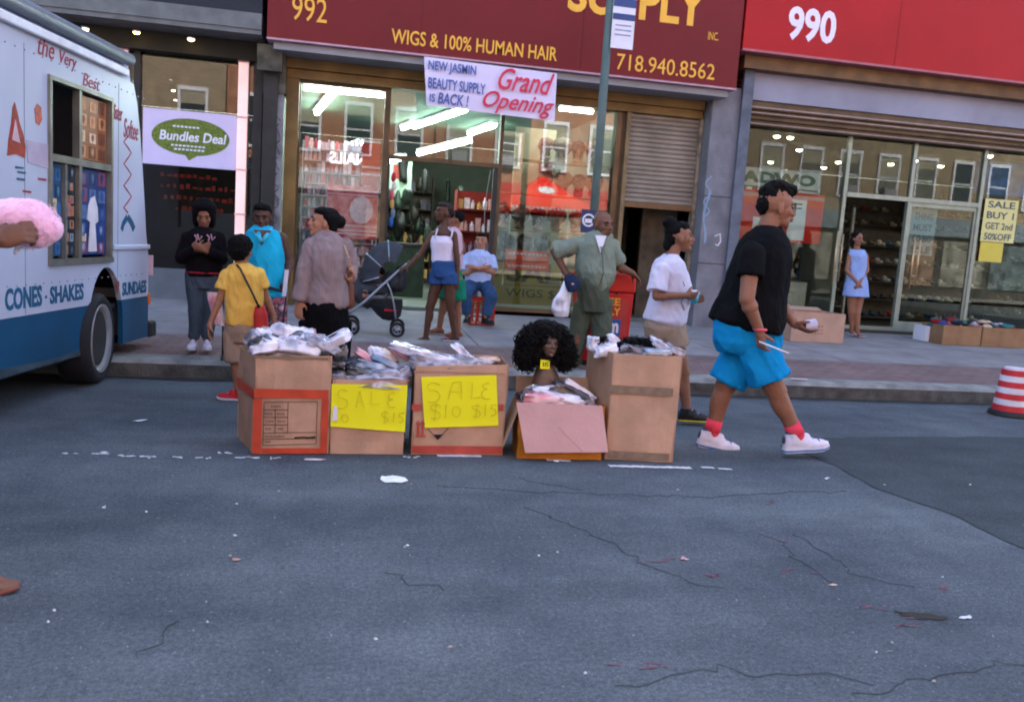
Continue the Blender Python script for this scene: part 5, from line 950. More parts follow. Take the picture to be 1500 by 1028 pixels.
hd_ = cloth('hoodie', [silh([(288, 306, 333, .05), (274, 320, 342, .11), (269, 324, 360, .135), (270, 326, 380, .13), (272, 326, 395, .13), (274, 324, 404, .12)], Yp)]+caps(s0, e0, .062, .055)+caps(s1, e1, .062, .055)+[cyl(e0, to(e0, w0_, .86), .056, .04), cyl(e1, to(e1, w1_, .86), .056, .04)], hood, pt, .009, .007, 15)
_, L, R = head_prims(*J['head'])
fuse('hood', [ell(L(-.035, 0, .04), (.10, .108, .112), R), ell(L(-.02, .075, -.03), (.06, .03, .09), R), ell(L(-.02, -.075, -.03), (.06, .03, .09), R), ell(L(-.05, 0, -.08), (.07, .10, .06), R), ell(L(.02, 0, .10), (.06, .085, .04), R)], hood, pt, .008, 2)
M_redtr = fab('red_trim', '#a82c3c'); M_ptr = mat('print_pale', '#b890a0', .8)
obj('piping', [tube([s0+np.array([-.045, -.03, .02]), to(s0, e0, .5)+np.array([-.055, -.02, 0]), e0+np.array([-.05, -.03, 0])], .005, 5)], M_redtr, hd_); obj('hem', [tube([np.array(q) for q in ring(P(299, 399, Yp), .155, .128, n=28)], .008, 6, True)], M_redtr, hd_)
obj('chest_print', [tube([P(x, y, Yp-.138) for x, y in l], .007, 5) for l in (((285, 344), (289, 350), (287, 353)), ((289, 343), (292, 352), (296, 346)), ((303, 344), (307, 348), (305, 353)), ((309, 343), (311, 352), (315, 347)))], M_ptr, hd_)
h0, k0, a0 = J['leg0']; h1, k1, a1 = J['leg1']
cloth('jeans', [silh([(275, 322, 396, .11), (275, 323, 412, .11), (280, 320, 422, .10)], Yp), *caps(h0, k0, .088, .06), *caps(h1, k1, .088, .06), cyl(k0, to(k0, a0, .94), .06, .048, 18), cyl(k1, to(k1, a1, .94), .06, .048, 18)], fab('grey_jeans', '#4a5560', .12), pt, .008, .006, 17)
shoe(pt, a0, -4, .9, M_shoe_w, M_sole, 0, h=.09); shoe(pt, a1, 10, .9, M_shoe_w, M_sole, 0, h=.09)
# ---- woman in turquoise behind a cart
Yp = 7.75; zf = wz(Yp)
R5 = dict(neck=.055, sh=.056, el=.044, wr=.028, hip=.10, kn=.065, an=.045)
pt, J = person('woman in sleeveless turquoise shirt and patterned trousers behind a black cart', Yp, (*G(388, 525, zf)[:2], zf),
    [(373, 394, 334, .08), (362, 412, 345, .13), (360, 416, 370, .15), (362, 418, 400, .16), (364, 418, 425, .16)], (384, 319, 1.04, -2, -10), (384, 341),
    [[(364, 350, 0), (360, 386, .03), (372, 418, -.16), ((.3, -.8, -.3), (0, .2, -1), .85, .8)], [(412, 350, 0), (424, 385, .02), (421, 408, -.12), ((-.1, -.6, -.6), (-1, .2, 0), .85, .8)]],
    [[(377, 430, 0), (378, 475, 0), (378, 510, 0), 0], [(403, 430, 0), (404, 475, 0), (405, 512, 0), 5]], 'deep', R5)
sh = cloth('sleeveless_shirt', [silh([(375, 394, 331, .065), (362, 408, 339, .14), (358, 414, 352, .165), (357, 418, 380, .185), (359, 420, 410, .185), (360, 420, 432, .185), (368, 414, 436, .17)], Yp)], fab('turquoise', '#22a9cc', .07), pt, .009, .008, 19)
obj('neck_opening', [prism([(-.075, .035), (.075, .035), (.0, -.10)], P(384, 343, Yp-.150), X_, Z_+Y_*.3, -.012)], SK['deep'], pt); obj('collar', [tube([P(x, y, Yp+dy) for x, y, dy in l], .019, 6) for l in (((371, 334, .0), (373, 340, -.12), (384, 354, -.185)), ((397, 334, .0), (395, 340, -.12), (384, 354, -.185)))], fab('turq_light', '#46c0dc'), sh, smooth=True)
h0, k0, a0 = J['leg0']; h1, k1, a1 = J['leg1']
pm = packmat('flower_print', ['#1f1c26', '#b85a6e', '#2a2630', '#d8a8b0'], 22, .85)
cloth('trousers', [silh([(362, 418, 424, .17), (362, 418, 440, .16), (366, 414, 450, .14)], Yp), cyl(h0, to(k0, a0, .9), .11, .075, 20), cyl(h1, to(k1, a1, .9), .11, .075, 20)], pm, pt, .009, .006, 21)
shoe(pt, a0, 0, .95, M_shoe_k, M_shoe_k, 0); shoe(pt, a1, 0, .95, M_shoe_k, M_shoe_k, 0)
_, L, R = head_prims(*J['head'])
fuse('hair', [ell(L(-.025, 0, .045), (.088, .085, .08), R), ell(L(.01, 0, .085), (.07, .075, .04), R), ell(L(-.06, 0, 0), (.05, .07, .07), R)], M_hair, pt, .008, 1, curly(.005, 40, 8))
ct = root('shopping_cart', 'black wire folding cart in front of the woman in turquoise', 'cart', (*G(370, 535, .155)[:2], .155)); Yc = 7.55
def tp(lst, r_, nm, m_=None, par=None, closed=False): return obj(nm, [tube([P(*q) for q in lst], r_, 6, closed)], m_ or M_dark, par, smooth=True)
tp([(388, 419, Yc), (404, 424, Yc), (420, 428, Yc)], .014, 'handle_bar', par=ct)
for (x, y0, x2, y2) in ((388, 419, 330, 520), (420, 428, 408, 524)): tp([(x, y0, Yc), (x2, y2, Yc+.05)], .009, 'frame_tube', par=ct)
tp([(327, 440, Yc+.1), (326, 524, Yc+.1)], .009, 'frame_tube', par=ct); tp([(326, 500, Yc+.05), (408, 505, Yc+.05)], .008, 'frame_tube', par=ct)
for k in range(7): tp([(330+k*12, 446+k, Yc+.05), (330+k*12, 504, Yc+.05)], .003, 'wire', par=ct)
for x in (326, 408): q = P(x, 527, Yc+.05); obj('wheel', [cyl(q-X_*.012, q+X_*.012, .045, .045, 18)], M_dark, ct)
obj('paper', [prism([(0, 0), (.035, 0), (.05, .23), (.015, .23)], P(413, 434, Yc-.02), X_, Z_, -.004)], M_wht, label='white paper sheet clipped to the cart handle', cat='paper')
# ---- woman in beige-mauve sweater
Yp = 6.1
R6 = dict(neck=.055, sh=.056, el=.045, wr=.028, hip=.10, kn=.065, an=.045)
pt, J = person('woman in mauve sweater and black trousers looking left, hair in a bun', Yp, (*G(472, 600)[:2], 0),
    [(462, 492, 345, .08), (446, 508, 358, .14), (446, 508, 390, .16), (448, 508, 425, .16), (444, 508, 455, .17), (446, 506, 480, .17)], (474, 327, .94, -82, 6), (481, 345),
    [[(458, 362, -.03), (446, 405, -.08), (439, 440, -.10), ((-.1, -.1, -1), (.4, .8, 0), .82, .35)], [(504, 362, .06), (514, 392, .10), (512, 410, -.02), ((.2, -.4, .5), (-.9, 0, 0), .9, .9)]],
    [[(463, 470, -.02), (464, 530, 0), (462, 590, .02), -85], [(490, 470, .05), (491, 530, .05), (493, 588, .08), -85]], 'tan', R6)
s0, e0, w0_ = J['arm0']; s1, e1, w1_ = J['arm1']
cloth('sweater', [silh([(466, 492, 340, .07), (456, 503, 350, .13), (450, 510, 366, .16), (449, 511, 390, .17), (452, 508, 412, .165), (446, 510, 435, .18), (444, 510, 446, .18), (455, 502, 451, .16)], Yp)]+caps(s0, e0, .066, .054)+[cyl(e0, to(e0, w0_, 1.0), .054, .046, 20)]+caps(s1, e1, .064, .052)+[cyl(e1, to(e1, w1_, .9), .052, .042, 20)], fab('mauve_sweater', '#8a7878', .1), pt, .008, .010, 23, 8)
h0, k0, a0 = J['leg0']; h1, k1, a1 = J['leg1']
cloth('trousers', [silh([(444, 508, 440, .18), (444, 510, 465, .19), (446, 508, 490, .17)], Yp), cyl(h0, to(k0, a0, .93), .12, .075, 20), cyl(h1, to(k1, a1, .93), .12, .075, 20)], fab('black_trousers', '#0e0e10', .2), pt, .01, .006, 25)
shoe(pt, a0, -85, .9, M_shoe_k, M_shoe_k, 0); shoe(pt, a1, -85, .9, M_shoe_k, M_shoe_k, 0)
_, L, R = head_prims(*J['head'])
fuse('hair', [ell(L(-.035, 0, .04), (.082, .083, .078), R), ell(L(.01, 0, .08), (.07, .074, .036), R), ell(L(-.06, 0, -.01), (.045, .068, .06), R), ell(L(-.115, 0, .03), (.045, .05, .045), R)], M_hair, pt, .007, 1, curly(.003, 40, 9))
obj('earring', [ell(L(-.003, .084, -.045), .007)], M_brass, pt, smooth=True)
hb = root('handbag', 'brown handbag on a chain strap at the side of the woman in the sweater', 'bag', P(510, 445, Yp+.1))
fuse('bag_body', [silh([(506, 514, 402, .03, .14), (503, 519, 420, .05, .14), (502, 520, 445, .06, .14), (505, 517, 452, .05, .14)], Yp)], mat('brown_leather', '#6b3a26', .4, .2), hb, .007, 2)
obj('strap', [tube([P(x, y, Yp+dy) for x, y, dy in ((497, 350, .05), (505, 362, -.10), (511, 378, -.13), (514, 395, -.09), (516, 412, .05))], .007, 6)], mat('chain', '#b08a70', .35, .4, 60), hb, smooth=True)
# ---- woman in white tank top pushing the stroller
Yp = 9.4; zf = wz(Yp)
R7 = dict(neck=.042, sh=.040, el=.032, wr=.023, hip=.078, kn=.050, an=.032)
pt, J = person('woman in white tank top and denim shorts pushing the stroller to the left', Yp, (*G(645, 502, zf)[:2], zf),
    [(639, 655, 331, .06), (632, 666, 342, .11), (631, 664, 360, .10), (632, 662, 380, .09), (634, 666, 398, .11), (640, 662, 404, .10)], (650, 312, .98, -68, 6), (649, 334),
    [[(634, 344, .02), (616, 372, .0), (597, 390, -.06), ((-.9, -.2, -.5), (-.3, .2, -.9), .85, .8)], [(665, 344, -.05), (670, 382, -.08), (670, 408, -.09), ((-.05, -.1, -1), (-.5, .8, 0), .85, .5)]],
    [[(641, 412, .05), (630, 450, .03), (624, 492, .02), -92], [(658, 412, -.05), (660, 450, -.06), (666, 489, -.06), -92]], 'deep', R7, extra=lambda J: foot_prims(J['leg0'][2], -92, .9)+foot_prims(J['leg1'][2], -92, .9))
tk = cloth('tank_top', [silh([(633, 663, 346, .10), (630, 666, 355, .125), (632, 664, 370, .115), (631, 664, 382, .115), (633, 664, 386, .11)], Yp)], fab('white_tank', '#ded3e4', .04), pt, .008, .004, 27)
for sp in (((637, 349, -.11), (640, 338, -.09), (642, 333, .02)), ((661, 348, -.12), (663, 338, -.07), (660, 333, .03))): obj('shoulder_strap', [tube([P(x, y, Yp+dy) for x, y, dy in sp], .009, 6)], MATS['white_tank'], tk, smooth=True)
h0, k0, a0 = J['leg0']; h1, k1, a1 = J['leg1']
cloth('denim_shorts', [silh([(633, 668, 382, .13), (632, 671, 396, .145), (633, 672, 406, .14)], Yp), cyl(h0+Z_*.09, to(h0, k0, .12), .10, .104, 20), cyl(h1+Z_*.09, to(h1, k1, .12), .10, .104, 20)], fab('denim', '#31507f', .15), pt, .008, .005, 29)
M_pinkst = mat('pink_strap', '#b8727c', .5)
for a_ in (a0, a1): shoe(pt, a_, -92, .9, M_pinkst, mat('sandal_pale', '#b0a8b4', .6), kind='sandal')
_, L, R = head_prims(*J['head'])
fuse('hair', [ell(L(-.035, 0, .04), (.08, .08, .078), R), ell(L(.01, 0, .078), (.07, .072, .035), R), ell(L(-.10, 0, .01), (.04, .05, .05), R)], mat('dark_red_hair', '#241414', .6, .3, 30), pt, .008, 1, curly(.003, 40, 10))
obj('earring', [ell(L(0, .086, -.05), .009)], M_brass, pt, smooth=True)
# ---- person hidden behind her: green shorts
Yp = 9.85; zf = wz(Yp)
pt, J = person('person in green shorts and pale top walking behind the woman in the tank top', Yp, (*G(660, 492, zf)[:2], zf),
    [(656, 670, 335, .06), (650, 676, 346, .11), (650, 674, 370, .10), (650, 674, 400, .11)], (667, 322, .92, -80, 0), (664, 336),
    [[(655, 346, .08), (648, 372, .06), (640, 390, .03), ((-.6, -.1, -.6), (0, .9, 0), .8, .6)], [(673, 346, -.04), (677, 366, -.05), (668, 380, -.12), ((-.7, -.2, .2), (0, .9, 0), .8, .6)]],
    [[(656, 410, .05), (650, 442, .04), (644, 478, .04), -92], [(668, 410, -.04), (670, 445, -.05), (671, 482, -.05), -92]], 'mid', R7, extra=lambda J: foot_prims(J['leg0'][2], -92, .88)+foot_prims(J['leg1'][2], -92, .88))
cloth('top', [silh([(656, 670, 333, .05), (650, 677, 343, .12), (650, 679, 360, .13), (650, 678, 385, .13), (652, 676, 396, .12)], Yp)], fab('pale_pink', '#c9a8b4', .06), pt, .009, .005, 31)
h0, k0, a0 = J['leg0']; h1, k1, a1 = J['leg1']
cloth('shorts', [silh([(650, 676, 393, .13), (650, 678, 410, .13)], Yp), cyl(h0, to(h0, k0, .85), .10, .105, 20), cyl(h1, to(h1, k1, .85), .10, .105, 20)], fab('green_shorts', '#1f7a5c', .1), pt, .009, .006, 33)
for a_ in (a0, a1): shoe(pt, a_, -92, .88, mat('rust_strap', '#8a4a38', .5), mat('rust_sandal', '#7d4a3c', .6), kind='sandal')
_, L, R = head_prims(*J['head']); fuse('hair', [ell(L(-.03, 0, .04), (.085, .082, .078), R), ell(L(.01, 0, .078), (.07, .072, .035), R)], M_hair, pt, .009, 1, curly(.003, 40, 10))
# ---- seated man
Yp = 11.2; zf = wz(Yp)
R8 = dict(neck=.05, sh=.048, el=.038, wr=.027, hip=.082, kn=.058, an=.04)
pt, J = person('man in pale blue shirt and jeans seated with folded arms in the doorway', Yp, (*G(700, 470, zf)[:2], zf),
    [(694, 712, 368, .07), (683, 722, 377, .12), (682, 720, 395, .12), (684, 718, 410, .12), (684, 716, 422, .13)], (705, 353, .98, -22, -3), (703, 370),
    [[(684, 380, 0), (680, 400, -.06), (706, 392, -.20), ((1, -.1, .1), (0, .9, .2), .85, .5)], [(720, 380, 0), (722, 398, -.08), (696, 392, -.22), ((-1, -.1, .1), (0, .9, .2), .85, .5)]],
    [[(692, 418, -.02), (682, 432, -.38), (685, 462, -.40), -20], [(710, 418, -.02), (720, 434, -.40), (712, 464, -.42), 25]], 'tan', R8)
s0, e0, w0_ = J['arm0']; s1, e1, w1_ = J['arm1']
sh = cloth('shirt', [silh([(695, 712, 366, .06), (682, 722, 374, .125), (680, 722, 392, .14), (682, 718, 408, .145), (682, 717, 418, .15)], Yp)]+sleeve(s0, e0, .85, .062, .07)+sleeve(s1, e1, .85, .062, .07), fab('pale_blue', '#a9b4d8', .05), pt, .009, .007, 35)
obj('collar', [tube([P(x, y, Yp+dy) for x, y, dy in ((697, 367, -.04), (703, 375, -.1), (711, 367, -.04))], .012, 6)], fab('navy_cloth', '#28324c'), sh, smooth=True)
h0, k0, a0 = J['leg0']; h1, k1, a1 = J['leg1']
cloth('jeans', [silh([(682, 718, 412, .15), (682, 719, 424, .15)], Yp), *caps(h0, k0, .10, .078), *caps(h1, k1, .10, .078), cyl(k0, to(k0, a0, .94), .078, .062, 20), cyl(k1, to(k1, a1, .94), .078, .062, 20)], fab('blue_jeans', '#324866', .15), pt, .009, .007, 37)
shoe(pt, a0, -15, .95, M_shoe_k, M_shoe_k, 0); shoe(pt, a1, 25, .95, M_shoe_k, M_shoe_k, 0)
_, L, R = head_prims(*J['head']); fuse('hair', [ell(L(-.03, 0, .045), (.08, .08, .075), R), ell(L(.015, 0, .08), (.068, .07, .035), R)], M_hair, pt, .008, 1, curly(.003, 40, 11))
cr8 = root('milk_crate', 'red plastic crate under the seated man', 'crate', (*G(703, 466, wz(11.1))[:2], wz(11.1))); cc = P(704, 445, 11.1); z0 = wz(11.1)+.004; M_crt = mat('red_plastic', '#b8321e', .4)
bars = [box(cc[0]-.17, cc[0]+.17, 10.94, 11.27, z0, z0+.012), box(cc[0]-.17, cc[0]+.17, 10.93, 10.945, z0+.30, z0+.34), box(cc[0]-.17, cc[0]+.17, 11.265, 11.28, z0+.30, z0+.34)]
for k in range(5):
    for y in (10.935, 11.272): bars.append(box(cc[0]-.16+k*.077, cc[0]-.16+k*.077+.022, y-.005, y+.005, z0+.012, z0+.30))
for x in (cc[0]-.165, cc[0]+.165): bars += [box(x-.006, x+.006, 10.946, 11.264, z0+.30, z0+.34), box(x-.006, x+.006, 10.946, 11.264, z0+.012, z0+.16)]
for z in (.1, .19): bars += [box(cc[0]-.16, cc[0]+.16, 10.925, 10.93, z0+z, z0+z+.02)]
obj('crate_frame', bars, M_crt, cr8)
# ---- heavy man in grey-green shirt and trousers leaning on the newspaper box
Yp = 7.85; zf = wz(Yp)
R9 = dict(neck=.062, sh=.056, el=.044, wr=.031, hip=.10, kn=.07, an=.05)
pt, J = person('bald man in grey green shirt and trousers leaning on the red newspaper box', Yp, (*G(868, 553, zf)[:2], zf),
    [(870, 890, 340, .09), (850, 898, 355, .14), (848, 896, 385, .17), (848, 894, 405, .18), (850, 890, 430, .16), (850, 888, 450, .15)], (883, 330, 1.12, 24, -4, -.05), (878, 346),
    [[(850, 358, 0), (812, 368, .12), (830, 402, .02), ((.8, .1, -.3), (-.5, -.9, 0), 1, .6)], [(898, 362, 0), (908, 392, -.02), (926, 400, .0), ((.75, -.2, -.65), (.3, -.2, -1), 1, .55)]],
    [[(857, 445, .03), (845, 500, .03), (838, 533, .05), -10], [(880, 445, -.03), (882, 495, -.10), (876, 540, -.04), 35]], 'dark', R9, vox=.007, jaw=1.15)
s0, e0, w0_ = J['arm0']; s1, e1, w1_ = J['arm1']; gsh = fab('sage', '#7f8878', .08)
sh = cloth('shirt', [silh([(870, 888, 337, .07), (856, 896, 345, .14), (846, 899, 358, .18), (845, 899, 378, .20), (846, 899, 398, .24), (851, 895, 412, .22), (860, 884, 424, .17)], Yp)]+sleeve(s0, e0, .92, .07, .088)+sleeve(s1, e1, .85, .066, .072), gsh, pt, .008, .011, 39)
obj('undershirt', [prism([(-.055, .03), (.055, .03), (.0, -.13)], P(880, 350, Yp-.185), X_, Z_+Y_*.25, -.006)], M_wht, sh); obj('collar', [tube([P(x, y, Yp+dy) for x, y, dy in ((870, 343, -.06), (873, 352, -.15), (880, 364, -.20))], .014, 6), tube([P(x, y, Yp+dy) for x, y, dy in ((892, 343, -.06), (889, 352, -.15), (881, 364, -.20))], .014, 6)], gsh, sh, smooth=True); obj('placket', [tube([P(x, y, Yp+dy) for x, y, dy in ((881, 364, -.215), (883, 380, -.235), (884, 400, -.262), (878, 420, -.21))], .006, 5)], mat('sage_dark', '#5c6456', .9), sh)
h0, k0, a0 = J['leg0']; h1, k1, a1 = J['leg1']
cloth('trousers', [silh([(847, 892, 408, .18), (846, 891, 430, .18), (848, 889, 455, .16)], Yp), cyl(h0, to(k0, a0, 1.0), .105, .068, 22), cyl(to(h1, k1, -.1), k1, .105, .08, 22), cyl(k1, to(k1, a1, 1.0), .08, .068, 22), ell(k1, .08)], fab('sage_trousers', '#505648', .1), pt, .008, .012, 41)
shoe(pt, a0, 20, 1.05, M_shoe_k, M_shoe_k, 0); shoe(pt, a1, 40, 1.05, M_shoe_k, M_shoe_k, 0)
_, L, R = head_prims(*J['head']); fuse('hair', [ell(L(-.035, 0, .03), (.077, .080, .06), R)], mat('shaved', '#2a2220', .8), pt, .008, 1)
bgp = root('plastic_bag', 'white plastic bag hanging at the hip of the man in the sage shirt', 'bag', P(823, 463, Yp-.06))
def bagd(co, no): return co+no*np.array([.012*noise.noise(Vector((p[0]*16, p[1]*16, p[2]*7)))+.006*abs(noise.noise(Vector((p[0]*40, p[1]*40, p[2]*20)))) for p in co])[:, None]
fuse('bag_body', [silh([(832, 838, 402, .02), (824, 836, 418, .04), (811, 836, 440, .06), (808, 834, 455, .065), (814, 832, 464, .04)], Yp-.10)], PK['w'], bgp, .008, 2, bagd)
cpp = root('baseball_cap', 'dark navy cap hooked over the white plastic bag', 'cap', P(838, 415, Yp-.16)); fuse('crown', [silh([(828, 842, 402, .03), (826, 850, 412, .05), (829, 847, 422, .05), (832, 842, 428, .03)], Yp-.19)], fab('navy_cloth', '#28324c'), cpp, .006, 2)
obj('brim', [prism([(0, 0), (.05, .01), (.09, .05), (.085, .09), (.04, .08), (0, .05)], P(835, 425, Yp-.23), X_, Z_, .006)], MATS['navy_cloth'], cpp); obj('badge', [ell(P(839, 416, Yp-.245), (.014, .004, .010))], M_ptr, cpp, smooth=True)
# ---- woman in blue dress in the doorway of 990
Yp = 11.7; zf = wz(Yp)
pt, J = person('young woman in light blue dress with clasped hands standing by the shoe shop door', Yp, (*G(1256, 492, zf)[:2], zf),
    [(1250, 1262, 364, .06), (1244, 1268, 372, .10), (1244, 1268, 390, .09), (1242, 1266, 405, .10), (1238, 1268, 430, .13)], (1256, 350, .92, 12, -5), (1256, 366),
    [[(1245, 374, 0), (1240, 396, -.04), (1256, 414, -.14), ((.4, -.2, -.6), (.5, .8, 0), .8, .8)], [(1268, 374, 0), (1270, 396, -.03), (1259, 414, -.15), ((-.4, -.2, -.6), (-.5, .8, 0), .8, .8)]],
    [[(1248, 428, 0), (1247, 458, 0), (1248, 482, .02), -10], [(1260, 428, 0), (1256, 458, -.03), (1256, 486, -.04), 10]], 'mid', R7, extra=lambda J: foot_prims(J['leg0'][2], -10, .85)+foot_prims(J['leg1'][2], 10, .85))
cloth('dress', [silh([(1246, 1266, 366, .07), (1243, 1269, 374, .115), (1244, 1269, 388, .11), (1243, 1267, 398, .11), (1240, 1269, 414, .14), (1236, 1271, 434, .17)], Yp)], fab('dress_blue', '#8fa3d4', .07), pt, .009, .007, 43)
for a_, yw in ((J['leg0'][2], -10), (J['leg1'][2], 10)): shoe(pt, a_, yw, .85, M_pinkst, mat('sandal_pale', '#b0a8b4', .6), kind='sandal')
_, L, R = head_prims(*J['head']); fuse('hair', [ell(L(-.03, 0, .045), (.085, .086, .08), R), ell(L(-.05, 0, -.04), (.05, .09, .08), R), ell(L(-.03, .07, -.08), (.03, .028, .07), R), ell(L(-.03, -.07, -.08), (.03, .028, .07), R)], M_hair, pt, .008, 1, curly(.008, 30, 12))
# ---- the passer-by at the left edge with the cotton candy
Yp = 3.35; fa = G(4, 858)
R0 = dict(neck=.05, sh=.046, el=.040, wr=.029, hip=.085, kn=.058, an=.038)
def cam_at(x, y, Y): return P(x, y, Y)
bx_ = P(-150, 600, 3.1)
rt = root('person', 'passer-by at the left edge reaching in with one dark brown hand and a sandalled foot', 'person', (bx_[0], bx_[1], 0))
ank = P(-50, 828, 3.14); ank[2] = .095; ank2 = ank+np.array([-.42, -.1, 0]); hipc = np.array([ank[0]-.26, ank[1]-.02, .86])
hpl, hpr = hipc+np.array([.07, -.05, 0]), hipc+np.array([-.09, .05, 0]); shc = hipc+Z_*.48+X_*.02; hd0 = shc+Z_*.30+X_*.03
wrs = P(-8, 352, 3.0); elb = P(-95, 372, 2.95)
pr = [loft([ring(hipc-Z_*.06, .15, .12), ring(hipc+Z_*.1, .14, .11), ring(hipc+Z_*.3, .16, .11), ring(shc, .17, .1), ring(shc+Z_*.08, .08, .07)])]+head_prims(hd0, dirv(80), 1.0)[0]+caps(shc+Z_*.04, hd0-Z_*.05, .055, .05)
shl = shc+np.array([.15, -.02, .02]); shr_ = shc+np.array([-.16, .03, .02])
pr += caps(shl, elb, .046, .042)+caps(elb, wrs, .042, .030)+caps(shr_, shr_+np.array([-.05, 0, -.28]), .045, .038)+caps(shr_+np.array([-.05, 0, -.28]), shr_+np.array([0, -.1, -.5]), .038, .028)
pr += hand_prims(wrs, P(40, 338, 3.0)-wrs, np.array([.15, .9, -.25]), 1.0, 1.15)+hand_prims(shr_+np.array([0, -.1, -.5]), np.array([0, -.1, -1.]), np.array([1., 0, 0]), .9, .5)
kn1, kn2 = hpl*.5+ank*.5+X_*.05, hpr*.5+ank2*.5+X_*.04
pr += caps(hpl, kn1, .085, .058)+caps(kn1, ank, .056, .036)+caps(hpr, kn2, .085, .058)+caps(kn2, ank2, .056, .036)+foot_prims(ank, 78, 1.0)+foot_prims(ank2, 80, 1.0)
fuse('body', pr, SK['dark'], rt, .006, 2); face_parts(rt, hd0, dirv(80), 1.0, 'dark')
cloth('dress', [loft([ring(hipc-Z_*.42, .20, .18), ring(hipc-Z_*.06, .19, .15), ring(hipc+Z_*.12, .16, .13), ring(hipc+Z_*.3, .18, .13), ring(shc+Z_*.02, .185, .115), ring(shc+Z_*.07, .09, .08)])], fab('navy_cloth', '#28324c'), rt, .01, .006, 50)
_, L, R = head_prims(hd0, dirv(80), 1.0); fuse('hair', [ell(L(-.03, 0, .045), (.088, .086, .08), R), ell(L(-.06, 0, 0), (.05, .075, .08), R)], M_hair, rt, .008, 1, curly(.005, 40))
for a_, yw in ((ank, 78), (ank2, 80)): shoe(rt, a_, yw, 1.0, mat('rust_strap', '#8a4a38', .5), mat('rust_sandal', '#7d4a3c', .6), kind='sandal')
u, v, d = frame_of(wrs-elb); obj('bracelet', [tube([wrs-d*.01+.036*(math.cos(a)*u+math.sin(a)*v) for a in np.linspace(0, 6.28, 21)[:-1]], .0035, 6, True)], mat('gold', '#d0a030', .25, metal=.9), rt, smooth=True)
cn = root('cotton_candy', 'puffy pink cotton candy held up at the left edge', 'candy', P(45, 365, 3.08))
def fuzz(co, no): return co+no*np.array([.010*noise.noise(Vector((p[0]*13, p[1]*13, p[2]*13)))+.0028*noise.noise(Vector((p[0]*70, p[1]*70, p[2]*70))) for p in co])[:, None]
Yc = 3.1; M_cand = mat('spun_sugar', '#f4bcd6', .95, .08, 6, .3, 60, sss=.3, sheen=.5)
fl = fuse('floss', [ell(P(42, 326, Yc), (.085, .075, .080)), ell(P(22, 318, Yc), (.065, .06, .06)), ell(P(62, 334, Yc), (.06, .055, .055)), ell(P(52, 345, Yc), (.055, .05, .05)), ell(P(5, 312, Yc), (.05, .05, .045))], M_cand, cn, .006, 1, fuzz)
rnd = random.Random(3); wis = []
for i in range(260):
    vv = np.array([rnd.gauss(0, 1) for _ in range(3)]); vv /= np.linalg.norm(vv); p = P(42, 328, Yc)+vv*np.array([.098, .085, .085]); u, v, d = frame_of(vv); a = rnd.random()*6.28; tt = u*math.cos(a)+v*math.sin(a); wis.append(tube([p-tt*.022-vv*.008, p+vv*.003, p+tt*.022-vv*.008], .0008, 3))
obj('wisps', wis, M_cand, fl); obj('paper_cone', [cyl(P(30, 350, Yc)-Z_*.01, P(22, 372, Yc-.02), .016, .006)], M_wht, cn)
# ================================================================ STREET THINGS
# wig mannequin behind the orange box
Yw = 5.27; mh = root('mannequin_head', 'dark mannequin bust with huge curly black afro wig and yellow price tag', 'mannequin', (*P(800, 600, Yw)[:2], .01))
hc = P(803, 503, Yw); hf = dirv(12, 2); hp, L, R = head_prims(hc, hf, .80)
fuse('bust', hp+[cyl(L(-.02, 0, -.06), P(800, 540, Yw+.02), .040, .044), silh([(789, 811, 536, .06), (782, 818, 549, .07), (779, 821, 560, .075), (780, 820, 575, .075)], Yw+.03)], M_mann, mh, .006, 3)
obj('eye', [ell(L(.078, b, .008), (.011*.8, .017*.8, .009*.8), R) for b in (.031,)], mat('painted_eye', '#3a3330', .3), mh, smooth=True); obj('eye', [ell(L(.078, -.031, .008), (.011*.8, .017*.8, .009*.8), R)], MATS['painted_eye'], mh, smooth=True)
obj('lips', [ell(L(.0965, 0, -.047), (.010, .019, .006), R), ell(L(.095, 0, -.056), (.010, .017, .007), R)], mat('pale_lips', '#6e5144', .3), mh, smooth=True)
obj('stand', [cyl((*P(800, 600, Yw+.03)[:2], .012), P(800, 574, Yw+.03), .05, .05)], M_dark, mh)
wg = fuse('wig', [ell(P(800, 497, Yw+.06), (.15, .12, .13)), ell(P(775, 512, Yw+.05), (.07, .09, .10)), ell(P(824, 512, Yw+.05), (.07, .09, .10))], M_wighair, mh, .012, 1, curly(.02, 25, 3))
curls(P(798, 503, Yw+.05), (.185, .15, .135), 2600, M_wighair, 'curl_locks', wg, 1, .05, .0032, .6, face=(dirv(3, -8), .80))
curls(P(772, 522, Yw+.04), (.085, .09, .10), 700, M_wighair, 'curl_locks', wg, 2, .05, .0032, .4, face=(dirv(60, -10), .75)); curls(P(826, 522, Yw+.04), (.085, .09, .10), 700, M_wighair, 'curl_locks', wg, 3, .05, .0032, .4, face=(dirv(-60, -10), .75))
tg = obj('price_tag', [prism([(0, 0), (.062, 0), (.062, .055), (0, .06)], P(791, 540, Yw-.055), X_, Z_, .002)], M_yel, mh)
o_ = P(791, 540, Yw-.058); obj('handwriting', [ribbon([(.020, .014), (.020, .044)], .005, o_, X_, Z_), ribbon([(.032, .014), (.033, .044)], .005, o_, X_, Z_), ribbon([(.052, .042), (.042, .042), (.042, .030), (.050, .028), (.050, .018), (.042, .014)], .005, o_, X_, Z_)], M_black, tg)
